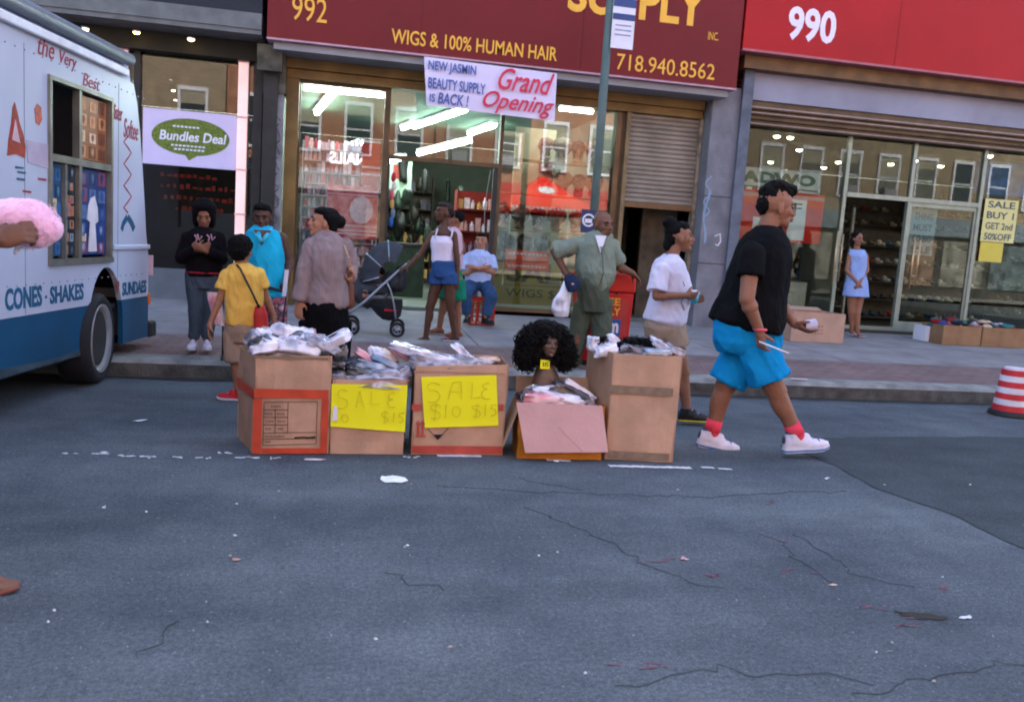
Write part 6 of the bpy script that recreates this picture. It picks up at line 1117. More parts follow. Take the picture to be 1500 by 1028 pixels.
# newspaper box
Yn = 7.98; nx0, nx1 = P(852, 480, Yn)[0], P(925, 480, Yn)[0]; zt_ = P(900, 396, Yn)[2]; z0 = wz(8.1)
nb = root('newspaper_box', 'red street newspaper box with yellow lettering and blue logo square', 'newspaper box', ((nx0+nx1)/2, Yn+.2, z0)); M_nr = mat('news_red', '#b51f20', .35, .12, 3)
xm = nx0+.12
def taper(x0, x1, y0, y1, z0, z1, e):
    V = np.array([(x0+e, y0, z0), (x1-e, y0, z0), (x1-e, y1, z0), (x0+e, y1, z0), (x0, y0, z1), (x1, y0, z1), (x1, y1, z1), (x0, y1, z1)]); return V, [(3, 2, 1, 0), (4, 5, 6, 7), (0, 1, 5, 4), (1, 2, 6, 5), (2, 3, 7, 6), (3, 0, 4, 7)]
obj('cabinet', [taper(nx0, nx1, Yn, Yn+.42, z0+.06, zt_-.22, .03)], M_nr, nb, bevel=.012); obj('hood', [taper(nx0-.01, nx1+.01, Yn-.01, Yn+.43, zt_-.215, zt_-.02, -.004)], mat('news_red2', '#c42a1e', .4, .1), nb, bevel=.02); obj('plinth', [box(nx0+.05, nx1-.05, Yn+.05, Yn+.38, z0+.005, z0+.06)], M_dark, nb)
obj('door_panel', [box(nx0+.05, nx1-.05, Yn-.006, Yn, z0+.28, zt_-.28)], mat('news_red3', '#a83430', .4, .1), nb); q = P(904, 430, Yn-.02); obj('coin_slot', [cyl((q[0], Yn-.012, q[2]), (q[0], Yn-.006, q[2]), .012)], M_black, nb)
M_yt = mat('news_yellow', '#e0a02c', .5)
a_ = P(880, 447, Yn-.008); text('FREE', (P(872, 447, Yn)[0], Yn-.0075, P(890, 447, Yn)[2]), X_, Z_, P(908, 447, Yn)[0]-P(872, 447, Yn)[0], .075, M_yt, nb, t=.003, bold=.03)
text('DAILY', (P(870, 461, Yn)[0], Yn-.0075, P(890, 459, Yn)[2]-.015), X_, Z_, P(908, 461, Yn)[0]-P(870, 461, Yn)[0], .075, M_yt, nb, t=.003, bold=.03)
q0 = P(878, 491, Yn); q1 = P(909, 468, Yn); lg = obj('logo_plate', [box(q0[0], q1[0], Yn-.012, Yn-.0065, q0[2], q1[2])], mat('logo_blue', '#2a4f8c', .4), nb); text('am', (q0[0]+.02, Yn-.0125, q0[2]+.03), X_, Z_, q1[0]-q0[0]-.04, .10, M_wht, lg, t=.003, bold=.04)
# pole with signs
pb_ = np.array([3.03, 10.24, wz(10.24)]); pl_ = root('sign_pole', 'tall green grey metal pole standing in front of the beauty shop', 'pole', pb_)
obj('post', [cyl(pb_, pb_+Z_*5.0, .056, .05, 20)], mat('pole_green', '#55645f', .5, .15, 3), pl_, smooth=True); obj('base_collar', [cyl(pb_, pb_+Z_*.12, .09, .07, 20)], MATS['pole_green'], pl_)
M_sgb = mat('sign_blue', '#33477c', .4); sg = obj('sign_plate', [box(3.05, 3.33, 10.16, 10.17, 3.72, 4.35)], M_wht, pl_); obj('blue_band', [box(3.052, 3.328, 10.155, 10.1595, 4.05, 4.12), box(3.052, 3.328, 10.155, 10.1595, 4.2, 4.3)], M_sgb, sg)
obj('printed_lines', [box(3.09, 3.29, 10.155, 10.159, 3.98-k*.055, 3.995-k*.055) for k in range(3)], mat('sign_grey', '#8f95b4', .5), sg)
q_ = P(862, 323, 10.16); sg2 = obj('small_sign_plate', [box(q_[0]-.09, q_[0]+.09, 10.165, 10.175, q_[2]-.15, q_[2]+.13)], mat('plate_navy', '#2a3558', .5), pl_, label='small dark blue plate with a round white emblem'); q = (q_[0], 10.163, q_[2])
obj('emblem', [tube([(q[0]+.07*math.cos(a), 10.16, q[2]+.07*math.sin(a)) for a in np.linspace(0, 6.28, 21)[:-1]], .012, 6, True), box(q[0]-.045, q[0]+.045, 10.156, 10.1605, q[2]-.03, q[2]+.02)], M_wht, sg2)
# barrel
bp = G(1478, 608); br = root('traffic_barrel', 'small red and white striped traffic drum at the right edge', 'barrel', bp); hT = P(1478, 541, bp[1])[2]
zs = np.linspace(.05, hT, 8); M_wr = mat('barrel_white', '#d8d2d8', .5); M_rr = mat('barrel_red', '#c8323a', .5)
obj('drum', [(*cyl((bp[0], bp[1], zs[i]+.001), (bp[0], bp[1], zs[i+1]-.001), .155-.006*i, .152-.006*i, 28), i % 2) for i in range(7)], [M_rr, M_wr], br); obj('base', [cyl((bp[0], bp[1], .002), (bp[0], bp[1], .05), .19, .18, 28)], M_dark, br, bevel=.01); obj('top_rim', [cyl((bp[0], bp[1], hT), (bp[0], bp[1], hT+.02), .10, .095, 28)], M_wr, br)
# stroller
Ys = 9.62; zf = wz(Ys)
st = root('stroller', 'dark grey stroller with hooded canopy and silver frame on the pavement', 'stroller', (*G(548, 487, zf)[:2], zf)); M_fr = mat('stroller_frame', '#9aa0a8', .3, .1, metal=.5); M_fb = fab('stroller_cloth', '#3f4248', .15)
for dy in (-.22, .22):
    obj('frame_tube', [tube([P(x, y, Ys+dy) for x, y in ((597, 386), (582, 398), (560, 418), (535, 441), (508, 462))], .014, 8)], M_fr, st, smooth=True)
    obj('leg_tube', [tube([P(x, y, Ys+dy) for x, y in ((566, 412), (572, 425), (577, 446), (580, 468))], .010, 8)], M_fr, st, smooth=True)
    for x, y, r_ in ((515, 473, .092), (582, 476, .085)):
        q = P(x, y, Ys+dy); q[2] = zf+r_+.004; wh = obj('wheel', [tube([q+np.array([math.cos(a)*(r_-.016), 0, math.sin(a)*(r_-.016)]) for a in np.linspace(0, 6.283, 29)[:-1]], .017, 8, True)], mat('rubber', '#252528', .8), st, smooth=True)
        obj('rim', [tube([q+np.array([math.cos(a)*(r_-.036), 0, math.sin(a)*(r_-.036)]) for a in np.linspace(0, 6.283, 25)[:-1]], .006, 6, True)]+[cyl(q, q+np.array([math.cos(a)*(r_-.034), 0, math.sin(a)*(r_-.034)]), .006) for a in np.linspace(0, 6.283, 6)[:-1]]+[cyl(q-Y_*.02, q+Y_*.02, .018)], M_fr, wh, smooth=True)
obj('fork', [tube([P(508, 455, Ys-.22), P(507, 468, Ys-.24)], .02, 8)], mat('orange_reflector', '#c86030', .4), st)
obj('handle_bar', [tube([P(597, 386, Ys-.22), P(599, 384, Ys), P(597, 386, Ys+.22)], .016, 8)], M_dark, st, smooth=True)
# hood: three ribs swept open
def hood_ring(x, y, w_, h_): return [P(x, y, Ys+dy)+Z_*0 for dy in (0,)]
hub = P(569, 400, Ys); A = []
for ang in np.linspace(198, 60, 9):
    a = math.radians(ang); ex = hub+np.array([math.cos(a)*.05, 0, math.sin(a)*.05]); row = []
    for t in np.linspace(-1, 1, 11):
        s_ = math.sqrt(max(0, 1-t*t*.86)); row.append(hub+np.array([math.cos(a)*.30*s_, t*.22, math.sin(a)*.36*s_]))
    A.append(row)
V = np.array([p for r in A for p in r]); k = 11; F = [(i*k+j, i*k+j+1, (i+1)*k+j+1, (i+1)*k+j) for i in range(8) for j in range(10)]
V2 = (V-hub)*.97+hub; F2 = [tuple(q+len(V) for q in f[::-1]) for f in F]; edge = [(i*k+j) for i in (0,) for j in range(k)]
Fe = [(j, j+1, len(V)+j+1, len(V)+j) for j in range(10)][::-1]+[(8*k+j, len(V)+8*k+j, len(V)+8*k+j+1, 8*k+j+1) for j in range(10)]
hd = obj('hood', [(np.vstack([V, V2]), F+F2+Fe)], M_fb, st, smooth=True)
for i in (0, 3, 6): obj('rib', [tube([p*1.0+(p-hub)*.01 for p in A[i]], .008, 6)], M_fr, hd, smooth=True)
fuse('seat', [tube([P(x, y, Ys) for x, y in ((545, 398), (556, 430), (540, 437), (522, 425), (516, 400))], [.10, .12, .12, .11, .06], 12), ell(P(548, 424, Ys), (.19, .19, .08)), ell(P(575, 412, Ys), (.12, .19, .12)), ell(P(587, 408, Ys), (.07, .18, .15))], M_fb, st, .012, 3, wrinkle(.006, 9))
fuse('basket', [silh([(535, 590, 436, .19), (540, 590, 448, .19), (552, 587, 462, .16), (560, 580, 468, .12)], Ys)], mat('basket_black', '#202226', .7, .3, 30), st, .012, 2)
obj('logo_strip', [box(P(563, 454, Ys-.2)[0], P(582, 454, Ys-.2)[0], Ys-.205, Ys-.19, P(570, 456, Ys-.2)[2], P(570, 453, Ys-.2)[2])], M_redtr, st)
# baby
bb_ = root('person', 'baby sitting in the stroller under the hood', 'person', P(553, 420, Ys-.02)); hcb = P(554, 402, Ys-.05); hfb = dirv(-70, -5)
fuse('body', head_prims(hcb, hfb, .68)[0]+caps(hcb-Z_*.07, hcb-Z_*.11+X_*.02, .035, .05)+[ell(hcb+np.array([.03, 0, -.18]), (.08, .08, .10))]+caps(hcb+np.array([0, -.07, -.13]), hcb+np.array([-.09, -.10, -.18]), .026, .02)+hand_prims(hcb+np.array([-.09, -.10, -.18]), np.array([-1., -.1, .1]), np.array([0, .3, -1.]), .5, .6)+caps(hcb+np.array([0, .06, -.13]), hcb+np.array([-.09, .08, -.19]), .026, .02)+hand_prims(hcb+np.array([-.09, .08, -.19]), np.array([-1., -.1, .1]), np.array([0, .3, -1.]), .5, .6)+caps(hcb+np.array([.02, -.05, -.25]), hcb+np.array([-.14, -.06, -.24]), .04, .03)+caps(hcb+np.array([.02, .05, -.25]), hcb+np.array([-.14, .06, -.24]), .04, .03), SK['brown'], bb_, .007, 2)
face_parts(bb_, hcb, hfb, .68, 'brown'); cloth('romper', [ell(hcb+np.array([.03, 0, -.18]), (.09, .09, .11)), *caps(hcb+np.array([.02, -.05, -.25]), hcb+np.array([-.08, -.055, -.24]), .048, .042), *caps(hcb+np.array([.02, .05, -.25]), hcb+np.array([-.08, .055, -.24]), .048, .042)], fab('romper', '#767c88'), bb_, .008, .004)
_, L, R = head_prims(hcb, hfb, .68); fuse('hair', [ell(L(-.025, 0, .045), (.064, .062, .055), R)], M_hair, bb_, .007, 1)
# ================================================================ SHOP WINDOWS
g_lab = 'green speech bubble sign'
sgn = root('window_sign', 'white sign with a green speech bubble reading Bundles Deal in the left window', 'sign', (-2.06, 12.38, 2.06))
obj('board', [box(-2.68, -1.46, 12.36, 12.385, 2.05, 2.78)], mat('lilac_board', '#d3c6e8', .5, .03), sgn)
bubble = [(.50*math.cos(a), .245*math.sin(a)*(1.0)) for a in np.linspace(-math.radians(80), math.radians(262), 40)]+[(-.02, -.31)]
bb2 = obj('speech_bubble', [prism(bubble[::1], (-2.07, 12.359, 2.44), X_, Z_, .002)], mat('olive_green', '#7a8a30', .6, .25, 60, col2='#4f5c2c'), sgn)
text('Bundles Deal', (-2.47, 12.3565, 2.38), X_, Z_, .86, .13, mat('sign_white', '#e4e0ee', .5), bb2, t=.003, shear=.15, bold=.02)
for (y, a, b) in ((2.56, -2.3, -1.9), (2.31, -2.32, -1.82), (2.26, -2.28, -1.86)): obj('small_print', [box(a+k*.05, a+k*.05+.035, 12.354, 12.3565, y, y+.022) for k in range(int((b-a)/.05))], MATS['sign_white'], bb2)
M_neon = mat('red_glow', '#7a241a', emit=.02)
nn = root('window_lettering', 'dim red lettering low in the left shop window', 'sign', (-2.2, 12.6, 1.4))
for z, x0, n in ((1.90, -2.5, 9), (1.75, -2.5, 12), (1.60, -2.45, 11), (1.45, -2.3, 8)):
    obj('lettering_row', [box(x0+k*.085, x0+k*.085+random.uniform(.03, .07), 12.60, 12.61, z+random.uniform(0, .02), z+random.uniform(.035, .08)) for k in range(n)], M_neon, nn)
# salon interior clutter
def shelf_rack(label, x0, x1, y, d, z0, z1, n, m_, cat='shelf', grp=None, back=True):
    r_ = root('display_rack', label, cat, ((x0+x1)/2, y+d/2, z0), grp)
    for k in range(n): obj('shelf', [box(x0+.02, x1-.02, y, y+d, z0+(z1-z0)*k/n+.04, z0+(z1-z0)*k/n+.06)], m_, r_)
    if back: obj('back_panel', [box(x0, x1, y+d+.002, y+d+.02, z0, z1)], m_, r_)
    obj('upright', [box(x0, x0+.018, y, y+d, z0, z1)], m_, r_); obj('upright', [box(x1-.018, x1, y, y+d, z0, z1)], m_, r_); return r_
M_shelf = mat('shelf_white', '#a8a4a8', .6); M_shd = mat('shelf_dark', '#4a4038', .7, .2)
PM = [mat('goods%d' % i, h, .35, .15, 20) for i, h in enumerate(['#c9b8d0', '#e0c8d4', '#d06070', '#8a7080', '#e8e0e8', '#b83040', '#50485a', '#d8a8a0', '#7088a0', '#c8a060', '#3a3438', '#b090a8'])]
def goods(r_, label, grp, x0, x1, y, z0, z1, n, per, hs, cats='package', nm='product_box', mats=PM, top=1, rnd=random.Random(4), dp=.06, cap=100):
    cnt = 0; rest = []
    for k in range(n):
        z = z0+(z1-z0)*k/n+.061; x = x0+.03
        for j in range(per):
            w_ = (x1-x0-.06)/per*rnd.uniform(.7, .95); h = hs*rnd.uniform(.6, 1.1); m_ = rnd.choice(mats); yy = y+rnd.uniform(.01, .05)
            if rnd.random() < .5: pr = [box(x, x+w_, yy, yy+dp, z, z+h)]
            else: pr = [cyl((x+w_/2, yy+dp/2, z), (x+w_/2, yy+dp/2, z+h*.75), w_*.45, w_*.42, 8), cyl((x+w_/2, yy+dp/2, z+h*.75), (x+w_/2, yy+dp/2, z+h), w_*.2, w_*.2, 8)]
            if cnt < cap: obj(nm, pr, m_, r_)
            else: rest.append((pr, mats.index(m_)))
            cnt += 1; x += (x1-x0-.06)/per
    if rest: obj('product_mass', [(p[0], p[1], mi) for pr, mi in rest for p in pr], mats, r_, kind='stuff')
r_ = shelf_rack('nail product shelves filling the left window of the beauty shop', -.62, .48, 12.75, .14, .45, 2.58, 13, M_shelf)
goods(r_, '', '', -.62, .48, 12.75, .45, 2.58, 13, 17, .15, mats=PM[:8]+PM[4:6]+PM[11:])
ns = root('wall_sign', 'mirrored white NAILS lettering above the nail product shelves', 'sign', (0, 12.72, 2.3)); text('NAILS', (.28, 12.735, 2.28), -X_, Z_, .52, .17, mat('lit_white', '#f0e4f0', emit=.25), ns, t=-.01, bold=.03)
ps = root('poster', 'red and pink sheet with pale disc painted as a reflection in the nail window', 'poster', (.2, 12.6, 1.2)); obj('sheet', [box(-.25, .47, 12.62, 12.63, 1.22, 1.98)], mat('sheet_red', '#c02a2c', .6, .3, 9, col2='#e07c88'), ps)  # sheet and pale disc carry a window reflection as plain colour
obj('seal', [prism([(.17*math.cos(a), .2*math.sin(a)) for a in np.linspace(0, 6.283, 13)[:-1]], (.24, 12.615, 1.64), X_, Z_, .004)], mat('disc_pale', '#dcc4d4', .6, .15, 20), ps); obj('stripe', [box(-.25, .47, 12.612, 12.62, z, z+.02) for z in (1.9, 1.84, 1.40, 1.33, 1.28)], MATS['disc_pale'], ps)
p2 = root('poster', 'plain red banner strip in the upper right of the nail window', 'poster', (.35, 12.6, 2.0)); obj('sheet', [box(.22, .48, 12.60, 12.608, 2.0, 2.62)], mat('sheet_red2', '#c03428', .6, .1), p2)
obj('white_line', [box(.22, .48, 12.59, 12.598, z, z+h) for z, h in ((2.6, .03), (2.24, .03), (2.14, .02))], M_wht, p2)
# through the door: dim aisle with hanging hair, poster 1, colourful strip
M_gh = [mat('hair_green%d' % i, h, .5, .3, 30) for i, h in enumerate(['#1a281e', '#121a14', '#26342a', '#100f0e', '#201c16'])]
rnd = random.Random(12)
for i in range(46):
    y = rnd.uniform(14.2, 19); x = rnd.choice([rnd.uniform(.2, 1.5), rnd.uniform(.9, 2.6), rnd.uniform(2.0, 3.6)]); z = rnd.uniform(.9, 2.5); c_ = np.array([x, y, z])
    V, F = ell(c_, (rnd.uniform(.05, .10), .07, rnd.uniform(.12, .34))); d_ = np.array([noise.noise(Vector(tuple(p*5))) for p in V]); V = V+(V-c_)*d_[:, None]*1.1
    obj('hair_bundle', [(V, F)], rnd.choice(M_gh), label='dark hair bundle hanging in the dim aisle of the beauty shop', cat='hair bundle', group='hair bundles hanging in the shop', smooth=True)
for (x, y, z) in ((.95, 16.5, 2.35),):
    ps = root('poster', 'pale green poster with a dark red numeral 1 deep in the beauty shop', 'poster', (x, y, z)); obj('sheet', [box(x-.28, x+.28, y, y+.01, z-.32, z+.36)], mat('pale_green', '#8fa890', .6, .08), ps); text('1', (x-.07, y-.002, z+.02), X_, Z_, .14, .26, mat('num_red', '#8c2f28', .5), ps, t=.003, bold=.05)
for i, x in enumerate((-.9, .9)):
    pass
r_ = shelf_rack('dim product shelves along the back of the beauty shop aisle', .2, 1.9, 18.8, .3, .35, 2.6, 6, M_shd); goods(r_, '', '', .2, 1.9, 18.8, .35, 2.6, 6, 14, .2, mats=[M_gh[0], M_gh[2], PM[3], PM[6], PM[9], M_gh[4]])
r_ = shelf_rack('red shelf with small goods just right of the open shop door', 1.75, 2.4, 13.6, .3, .35, 2.1, 5, mat('red_shelf', '#8c2820', .5)); goods(r_, '', '', 1.75, 2.4, 13.6, .35, 2.1, 5, 6, .2, mats=[PM[9], PM[7], PM[4], PM[3], PM[2]])
r_ = root('checkout_counter', 'dark counter inside the beauty shop left of the door opening', 'counter', (.9, 14.5, .3)); obj('body', [box(.75, 1.35, 14.3, 15.8, .302, 1.15)], mat('counter_green', '#24382c', .6, .3), r_); obj('top', [box(.72, 1.38, 14.28, 15.82, 1.152, 1.19)], M_dark, r_)
fl_ = root('ribbon_strand', 'multicoloured strand hanging beside the shop door frame', 'ribbon', (.68, 12.6, 1.4))
for k, m_ in enumerate((PM[5], PM[4], PM[2], PM[9], PM[8], mat('strand_blue', '#2a60b0', .5))): q = np.array([.68+.015*math.sin(k*2), 12.62, 2.15-k*.13]); obj('tuft', [ell(q, (.035, .03, .075))], m_, fl_, smooth=True)
cb_ = root('cable', 'thin pale cable hanging by the right door post of the beauty shop', 'cable', (2.03, 12.5, 1.2)); obj('cord', [tube([(2.08-.06*math.sin(t*3.1)+.02*t, 12.5, 2.35-t*1.3) for t in np.linspace(0, 1, 14)], .006, 6)], M_soff, cb_, smooth=True)
# right window: green SALE board, banner, wigs, busts
sb2 = root('sale_board', 'olive green SALE wigs board low in the right beauty shop window', 'sign', (3.0, 12.5, .4)); obj('board', [box(2.24, 3.95, 12.52, 12.54, .40, 1.02)], mat('olive_board', '#8d9440', .6, .08, 2), sb2)
M_grt = mat('dark_olive', '#4a4b34', .6); text('SALE', (2.42, 12.518, .74), X_, Z_, 1.08, .30, M_grt, sb2, bold=.03); text('WIGS $10', (2.42, 12.518, .50), X_, Z_, 1.0, .14, M_grt, sb2); obj('rule', [box(2.40, 3.6, 12.512, 12.52, .69, .70)], M_grt, sb2)
ob = root('banner', 'small orange red banner on the green SALE board', 'banner', (2.75, 12.5, 1.0)); obj('sheet', [box(2.38, 3.05, 12.49, 12.50, .93, 1.22)], mat('orange_red', '#d84a22', .5, .15, 5), ob); obj('white_line', [box(2.42+k*.06, 2.42+k*.06+.045, 12.483, 12.49, z, z+.03) for z in (.97, 1.15) for k in range(10)], M_wht, ob)
for z in (1.50, 2.05, 2.55): obj('glass_shelf', [box(2.24, 3.95, 12.62, 12.98, z, z+.015)], mat('shelf_edge', '#7a8a5c', .3), label={1.5: 'lower glass shelf in the wig window', 2.05: 'middle glass shelf in the wig window', 2.55: 'top glass shelf in the wig window'}[z], cat='shelf')
bdp = root('window_backdrop', 'beige backdrop panel behind the busts in the wig window', 'panel', (2.5, 13.2, .4)); obj('panel', [box(2.55, 3.2, 13.2, 13.22, 1.3, 3.1)], mat('beige_panel', '#b3a890', .8, .06), bdp); text('F', (2.95, 13.19, 2.25), X_, Z_, .22, .36, mat('dark_pink', '#8c3048', .5), bdp, bold=.05)
def small_bust(p, s, mskin, hairm, label, grp, seed, hr=1.0):
    b_ = root('wig_bust', label, 'mannequin', p, grp); c_ = np.array(p)+Z_*.22*s/.8
    pr, L, R = head_prims(c_, dirv(rnd.uniform(-30, 10)), s); fuse('bust', pr+[cyl(c_-Z_*.07*s, np.array(p)+Z_*.05, .04*s, .045*s), ell(np.array(p)+Z_*.05, (.11*s, .07*s, .05*s))], mskin, b_, .012, 2)
    fuse('wig', [ell(L(-.02, 0, .05), (.105*hr, .105*hr, .09*hr), R), ell(L(-.05, .04, -.06), (.06, .05, .11), R), ell(L(-.05, -.04, -.06), (.06, .05, .11), R)], hairm, b_, .014, 1, curly(.02, 22, seed))
M_bt = mat('bust_tan', '#9a8068', .4, .08); wigm = [M_hair, mat('wig_brown', '#4a3020', .6, .3, 40), mat('wig_auburn', '#6a3020', .6, .3, 40), mat('wig_ash', '#5c5044', .6, .3, 40)]
k = 0
for z, xs in ((2.565, (2.95, 3.2, 3.45, 3.7)), (2.065, (2.98, 3.25, 3.5, 3.75)), (1.515, (2.35, 2.62, 2.9, 3.2, 3.5, 3.78))):
    for x in xs:
        small_bust((x, 12.78, z), .8, M_bt if k % 3 else M_mann, wigm[(k*5+2) % 4], 'tan wig bust on a glass shelf in the wig window', 'wig busts on the glass shelves', k, 1.15+.3*(k % 2)); k += 1
for k, x in enumerate((2.42, 2.7, 2.98, 3.3)): small_bust((x, 12.72, 1.10), .72, M_mann, wigm[k % 2], 'dark wig bust standing behind the SALE board', 'wig busts behind the SALE board', 60+k, 1.3)
# ---- shoe shop
for i, (x0, x1, y, d) in enumerate(((6.1, 9.6, 18.4, .35), (9.7, 13.4, 18.4, .35), (13.5, 17.5, 18.4, .35), (9.6, 12.5, 14.6, .35))):
    r_ = shelf_rack(('shoe shelves at the back left of the shoe shop', 'shoe shelves behind the shoe shop door', 'shoe shelves at the far right of the shoe shop', 'free standing shoe shelves behind the closed door')[i], x0, x1, y, d, .31, 2.9 if i < 3 else 2.0, 8 if i < 3 else 5, M_shd)
    rr = random.Random(i)
    sh_ = []; cnt = 0; SM = [mat('shoe%d' % q, h, .5, .2, 20) for q, h in enumerate(['#8c7a60', '#4a4038', '#9a3028', '#b0a890', '#3a4a58', '#6a5a40', '#c8c0b0'])]
    n = 8 if i < 3 else 5; zt2 = 2.9 if i < 3 else 2.0
    for kk in range(n):
        z = .31+(zt2-.31)*kk/n+.061
        for j in range(14):
            x = x0+.12+(x1-x0-.24)*j/13; mi = rr.randrange(7); pr = [(*ell((x, y+.13, z+.035), (.05, .12, .035), None, (8, 5)), mi), (*ell((x, y+.2, z+.07), (.045, .055, .05), None, (8, 5)), mi)]
            if cnt < 90: obj('shoe', [(p[0], p[1]) for p in pr], SM[mi], r_, smooth=True)
            else: sh_ += pr
            cnt += 1
    if sh_: obj('shoe_mass', sh_, SM, r_, kind='stuff')
def sheetsign(label, x0, x1, y, z0, z1, m_, lines, mt_, nm='window_sign', bold=.02, m_l=.06):
    r_ = root(nm, label, 'sign', ((x0+x1)/2, y, z0)); s_ = obj('sheet', [box(x0, x1, y, y+.004, z0, z1)], m_, r_); n = len(lines); lh = (z1-z0)/n
    for i, t in enumerate(lines):
        if t: text(t, (x0+m_l, y-.001, z1-lh*(i+1)+lh*.18), X_, Z_, x1-x0-2*m_l, lh*.64, mt_, s_, t=.002, bold=bold)
    return r_
M_gt = mat('sign_ink', '#4a5560', .6); sheetsign('pale EVERY THING MUST GO BIG SALE sheet hung inside the glass door', 9.08, 9.55, 12.50, 1.56, 2.46, mat('sheet_grey', '#8f9ca6', .7, .05), ['EVERY', 'THING', 'MUST', 'GO BIG', 'SALE'], M_gt)
sheetsign('pale yellow SALE BUY 1 GET 2nd 50%OFF sheet in the right glass', 10.34, 10.98, 12.40, 1.86, 2.56, mat('sheet_yellow', '#d6cc88', .7, .05), ['SALE', 'BUY 1', 'GET 2nd', '50%OFF'], M_gt); sheetsign('blank yellow sheet taped below the SALE BUY 1 sheet', 10.36, 10.80, 12.402, 1.53, 1.85, mat('sheet_yellow2', '#d0bc50', .7, .04), [''], M_gt)
M_dg = mat('dark_green_ink', '#20402c', .6); sheetsign('white board with dark green letters in the upper left of the shoe shop glass', 6.0, 7.4, 12.56, 2.46, 2.74, mat('board_white', '#b4b4b4', .6), ['ADWO'], M_dg, bold=.06)
rp = root('poster', 'large red poster with white sheets at the left of the shoe shop glass', 'poster', (6.5, 12.6, 1.6)); s_ = obj('sheet', [box(5.98, 7.55, 12.60, 12.61, 1.62, 2.40)], mat('sheet_red3', '#d0200e', .6, .1, 3), rp)
for (a, b, c2, d2) in ((6.35, 6.62, 1.75, 1.98), (6.95, 7.25, 1.66, 2.3)): obj('white_sheet', [box(a, b, 12.592, 12.599, c2, d2)], M_wht, s_)
text('F', (7.03, 12.59, 2.08), X_, Z_, .14, .16, M_dk, s_); obj('pink_band', [box(5.98, 7.55, 12.592, 12.599, 2.30, 2.36)], mat('pinkband', '#c88890', .6), s_)
bl_ = root('banner', 'blue sheet painted as a reflection high in the right shoe shop glass', 'banner', (10.8, 12.7, 2.6)); obj('sheet', [box(10.35, 12.4, 12.72, 12.73, 2.66, 3.22)], mat('blue_reflection', '#1f4a8c', .6, .45, 4), bl_)  # blotchy blue sheet stands in for a reflection in the glass
r_ = shelf_rack('goods shelves behind the red poster in the shoe shop', 6.05, 7.7, 13.6, .3, .31, 2.6, 7, M_shd); goods(r_, '', '', 6.05, 7.7, 13.6, .31, 2.6, 7, 13, .22, mats=[PM[5], PM[2], PM[4], PM[9], PM[10], PM[6]])
# display stand with small boxes, counter, cardboard box, clothes boxes
r_ = shelf_rack('tan display stand with small boxes beside the grey pillar', 5.93, 6.22, 12.02, .28, .25, 1.42, 6, mat('stand_tan', '#b08a6a', .7, .1)); goods(r_, '', '', 5.93, 6.22, 12.02, .25, 1.42, 6, 3, .12, mats=[PM[0], PM[7], PM[8], mat('goods_t', '#7ab0a8', .5), PM[4]])
pc = root('counter', 'pale display counter inside the shoe shop glass', 'counter', (7.0, 13.0, .3)); obj('body', [box(6.85, 7.5, 12.75, 13.3, .302, 1.0)], mat('counter_pale', '#b8ada0', .6, .06), pc, bevel=.01); obj('top', [box(6.82, 7.53, 12.72, 13.33, 1.002, 1.03)], M_dark, pc)
for k, (x, m_) in enumerate(((6.95, M_hair), (7.18, wigm[1]))): small_bust((x, 12.95, 1.03), .8, M_mann, m_, 'dark wig bust on the counter inside the shoe shop', 'wig busts on the shoe shop counter', 80+k, 1.3)
M_cb3 = mat('cardboard_pale', '#b08c78', .85, .1, 5)
def simple_box(label, x0, x1, y0, y1, z0, h, m_=None):
    b_ = root('cardboard_box', label, 'box', ((x0+x1)/2, (y0+y1)/2, z0)); m_ = m_ or M_cb3; t = .006
    obj('front_panel', [box(x0, x1, y0, y0+t, z0, z0+h)], m_, b_); obj('back_panel', [box(x0, x1, y1-t, y1, z0, z0+h)], m_, b_); obj('side_panel', [box(x0, x0+t, y0+t, y1-t, z0, z0+h)], m_, b_); obj('side_panel', [box(x1-t, x1, y0+t, y1-t, z0, z0+h)], m_, b_); obj('bottom_panel', [box(x0+t, x1-t, y0+t, y1-t, z0+.002, z0+.01)], m_, b_); return b_
q0 = P(1158, 497, 10.75); q1 = P(1235, 497, 10.75); zb_ = wz(10.75)+.003; b_ = simple_box('pinkish brown cardboard box on the pavement beside the shoe shop door', q0[0], q1[0], 10.75, 11.25, zb_, P(1190, 458, 10.75)[2]-zb_)
obj('flap', [obox(((q0[0]+q1[0])/2, 11.30, P(1190, 458, 10.75)[2]+.02), (.33, 0, 0), (0, .07, .02), (0, -.001, .004))], M_cb3, b_); obj('printed_words', [box(q0[0]+.25+k*.05, q0[0]+.28+k*.05, 10.747, 10.7495, zb_+.12+j*.05, zb_+.13+j*.05) for k in range(5) for j in range(3)], M_mark2, b_)
FM = [fab('cloth%d' % i, h) for i, h in enumerate(['#8c2a2e', '#2a4a80', '#c0a890', '#26262c', '#b8b4c0', '#3a6a6a', '#c07080'])]
def clothes(x0, x1, y0, y1, z, n, where, sd):
    rr = random.Random(sd)
    for i in range(n):
        c_ = np.array([rr.uniform(x0+.06, x1-.06), rr.uniform(y0+.06, y1-.05), z+rr.uniform(-.03, .05)]); V, F = ell(c_, (rr.uniform(.06, .12), rr.uniform(.05, .09), rr.uniform(.03, .05)), None, (14, 9)); d_ = np.array([noise.noise(Vector(tuple(p*14))) for p in V]); V = V+(V-c_)*d_[:, None]*.8
        obj('folded_garment', [(V, F)], rr.choice(FM), label='crumpled garment heaped in the '+where, cat='garment', group='garments in the '+where, smooth=True)
Yb = 11.2; zq = wz(Yb)+.003
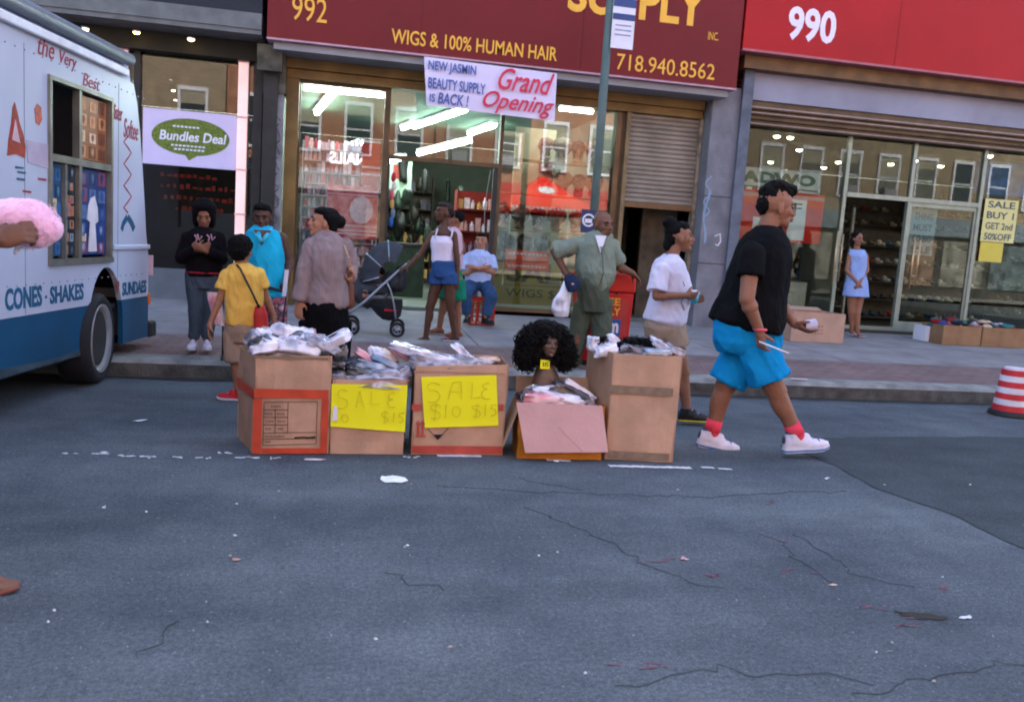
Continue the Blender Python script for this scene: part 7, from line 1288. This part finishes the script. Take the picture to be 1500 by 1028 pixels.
for (xa, xb, la, sd) in ((1380, 1436, 'left of the two clothes boxes under the shoe shop window', 1), (1438, 1500, 'right of the two clothes boxes under the shoe shop window', 2)):
    a = P(xa, 500, Yb)[0]; b = P(xb, 500, Yb)[0]; h = P(1420, 478, Yb)[2]-zq; simple_box('brown cardboard box, '+la, a, b, Yb, Yb+.5, zq, h, mat('cardboard_dark', '#8c6a4c', .85, .15, 5)); clothes(a, b, Yb, Yb+.5, zq+h, 16, 'left clothes box' if sd == 1 else 'right clothes box', sd)
obj('white_carton', [box(P(1355, 500, 11.5)[0], P(1362, 500, 11.5)[0], 11.5, 11.8, wz(11.5)+.003, wz(11.5)+.24)], M_wht, label='narrow white carton left of the two clothes boxes', cat='carton', bevel=.006)
# ---- grand opening banner
bn = root('banner', 'white grand opening banner hanging under the maroon sign board', 'banner', (1.9, 11.66, 3.05))
TL, TR, BR, BL = P(621, 83, 11.65), P(816, 108, 11.65), P(812, 178, 11.65), P(625, 154, 11.65); n, m = 24, 8; A = []; B = []
for j in range(m+1):
    for i in range(n+1):
        u_, v_ = i/n, j/m; p = (1-v_)*((1-u_)*TL+u_*TR)+v_*((1-u_)*BL+u_*BR); p = p-Y_*(.012*math.sin(u_*9)*v_+.01*noise.noise(Vector((u_*4, v_*2, 1)))); A.append(p); B.append(p+Y_*.003)
F = []; k = (n+1)*(m+1)
for j in range(m):
    for i in range(n): a = j*(n+1)+i; F.append((a, a+n+1, a+n+2, a+1)); F.append((k+a, k+a+1, k+a+n+2, k+a+n+1))
sh_ = obj('sheet', [(np.array(A+B), F)], mat('banner_white', '#dccfe8', .5, .03), bn, smooth=True)
ux = (TR-TL)/np.linalg.norm(TR-TL); Mbl = mat('banner_blue', '#4a5c9a', .5); Mbr = mat('banner_red', '#d0304e', .5)
def btxt(s, x0, x1, y0, y1, m_, **k): a = P(x0, y1, 11.615); b = P(x1, y1, 11.615); c2 = P(x0, y0, 11.615); text(s, a, ux, Z_, np.linalg.norm(b-a), c2[2]-a[2], m_, sh_, t=.003, **k)
btxt('NEW JASMIN', 627, 697, 88, 106, Mbl, bold=.02); btxt('BEAUTY SUPPLY', 627, 711, 113, 129, Mbl, bold=.02); btxt('IS', 629, 637, 137, 149, Mbl, bold=.02); btxt('BACK !', 641, 686, 135, 152, Mbl, bold=.02, shear=.15)
btxt('Grand', 729, 811, 98, 131, Mbr, shear=.45, bold=.012); btxt('Opening', 706, 811, 131, 164, Mbr, shear=.45, bold=.012)
# ================================================================ LABELS THAT TELL REPEATS APART
ORD = ['leftmost', 'second from left', 'third from left', 'fourth from left', 'fifth from left', 'sixth from left', 'seventh from left', 'eighth from left', 'ninth from left', 'tenth from left', 'eleventh from left', 'twelfth from left', 'thirteenth from left', 'fourteenth from left', 'fifteenth from left', 'sixteenth from left']
def px_of(p):
    q = np.array(p)-np.array([0, 0, CAM_H]); return 750+FPX*(q@_r)/max(.01, q@_f)
by = {}
for o in SC.objects:
    if o.parent is None and 'label' in o: by.setdefault((o['label'], o.get('group', '')), []).append(o)
for (lb, g), os_ in by.items():
    if 1 < len(os_) <= 16:
        os_.sort(key=lambda o: px_of(o.location))
        for i, o in enumerate(os_):
            t = ORD[i] if i < len(os_)-1 else 'rightmost'
            if len(os_) == 2: t = ('left one', 'right one')[i]
            s = lb+', '+t
            if len(s.split()) <= 16: o['label'] = s
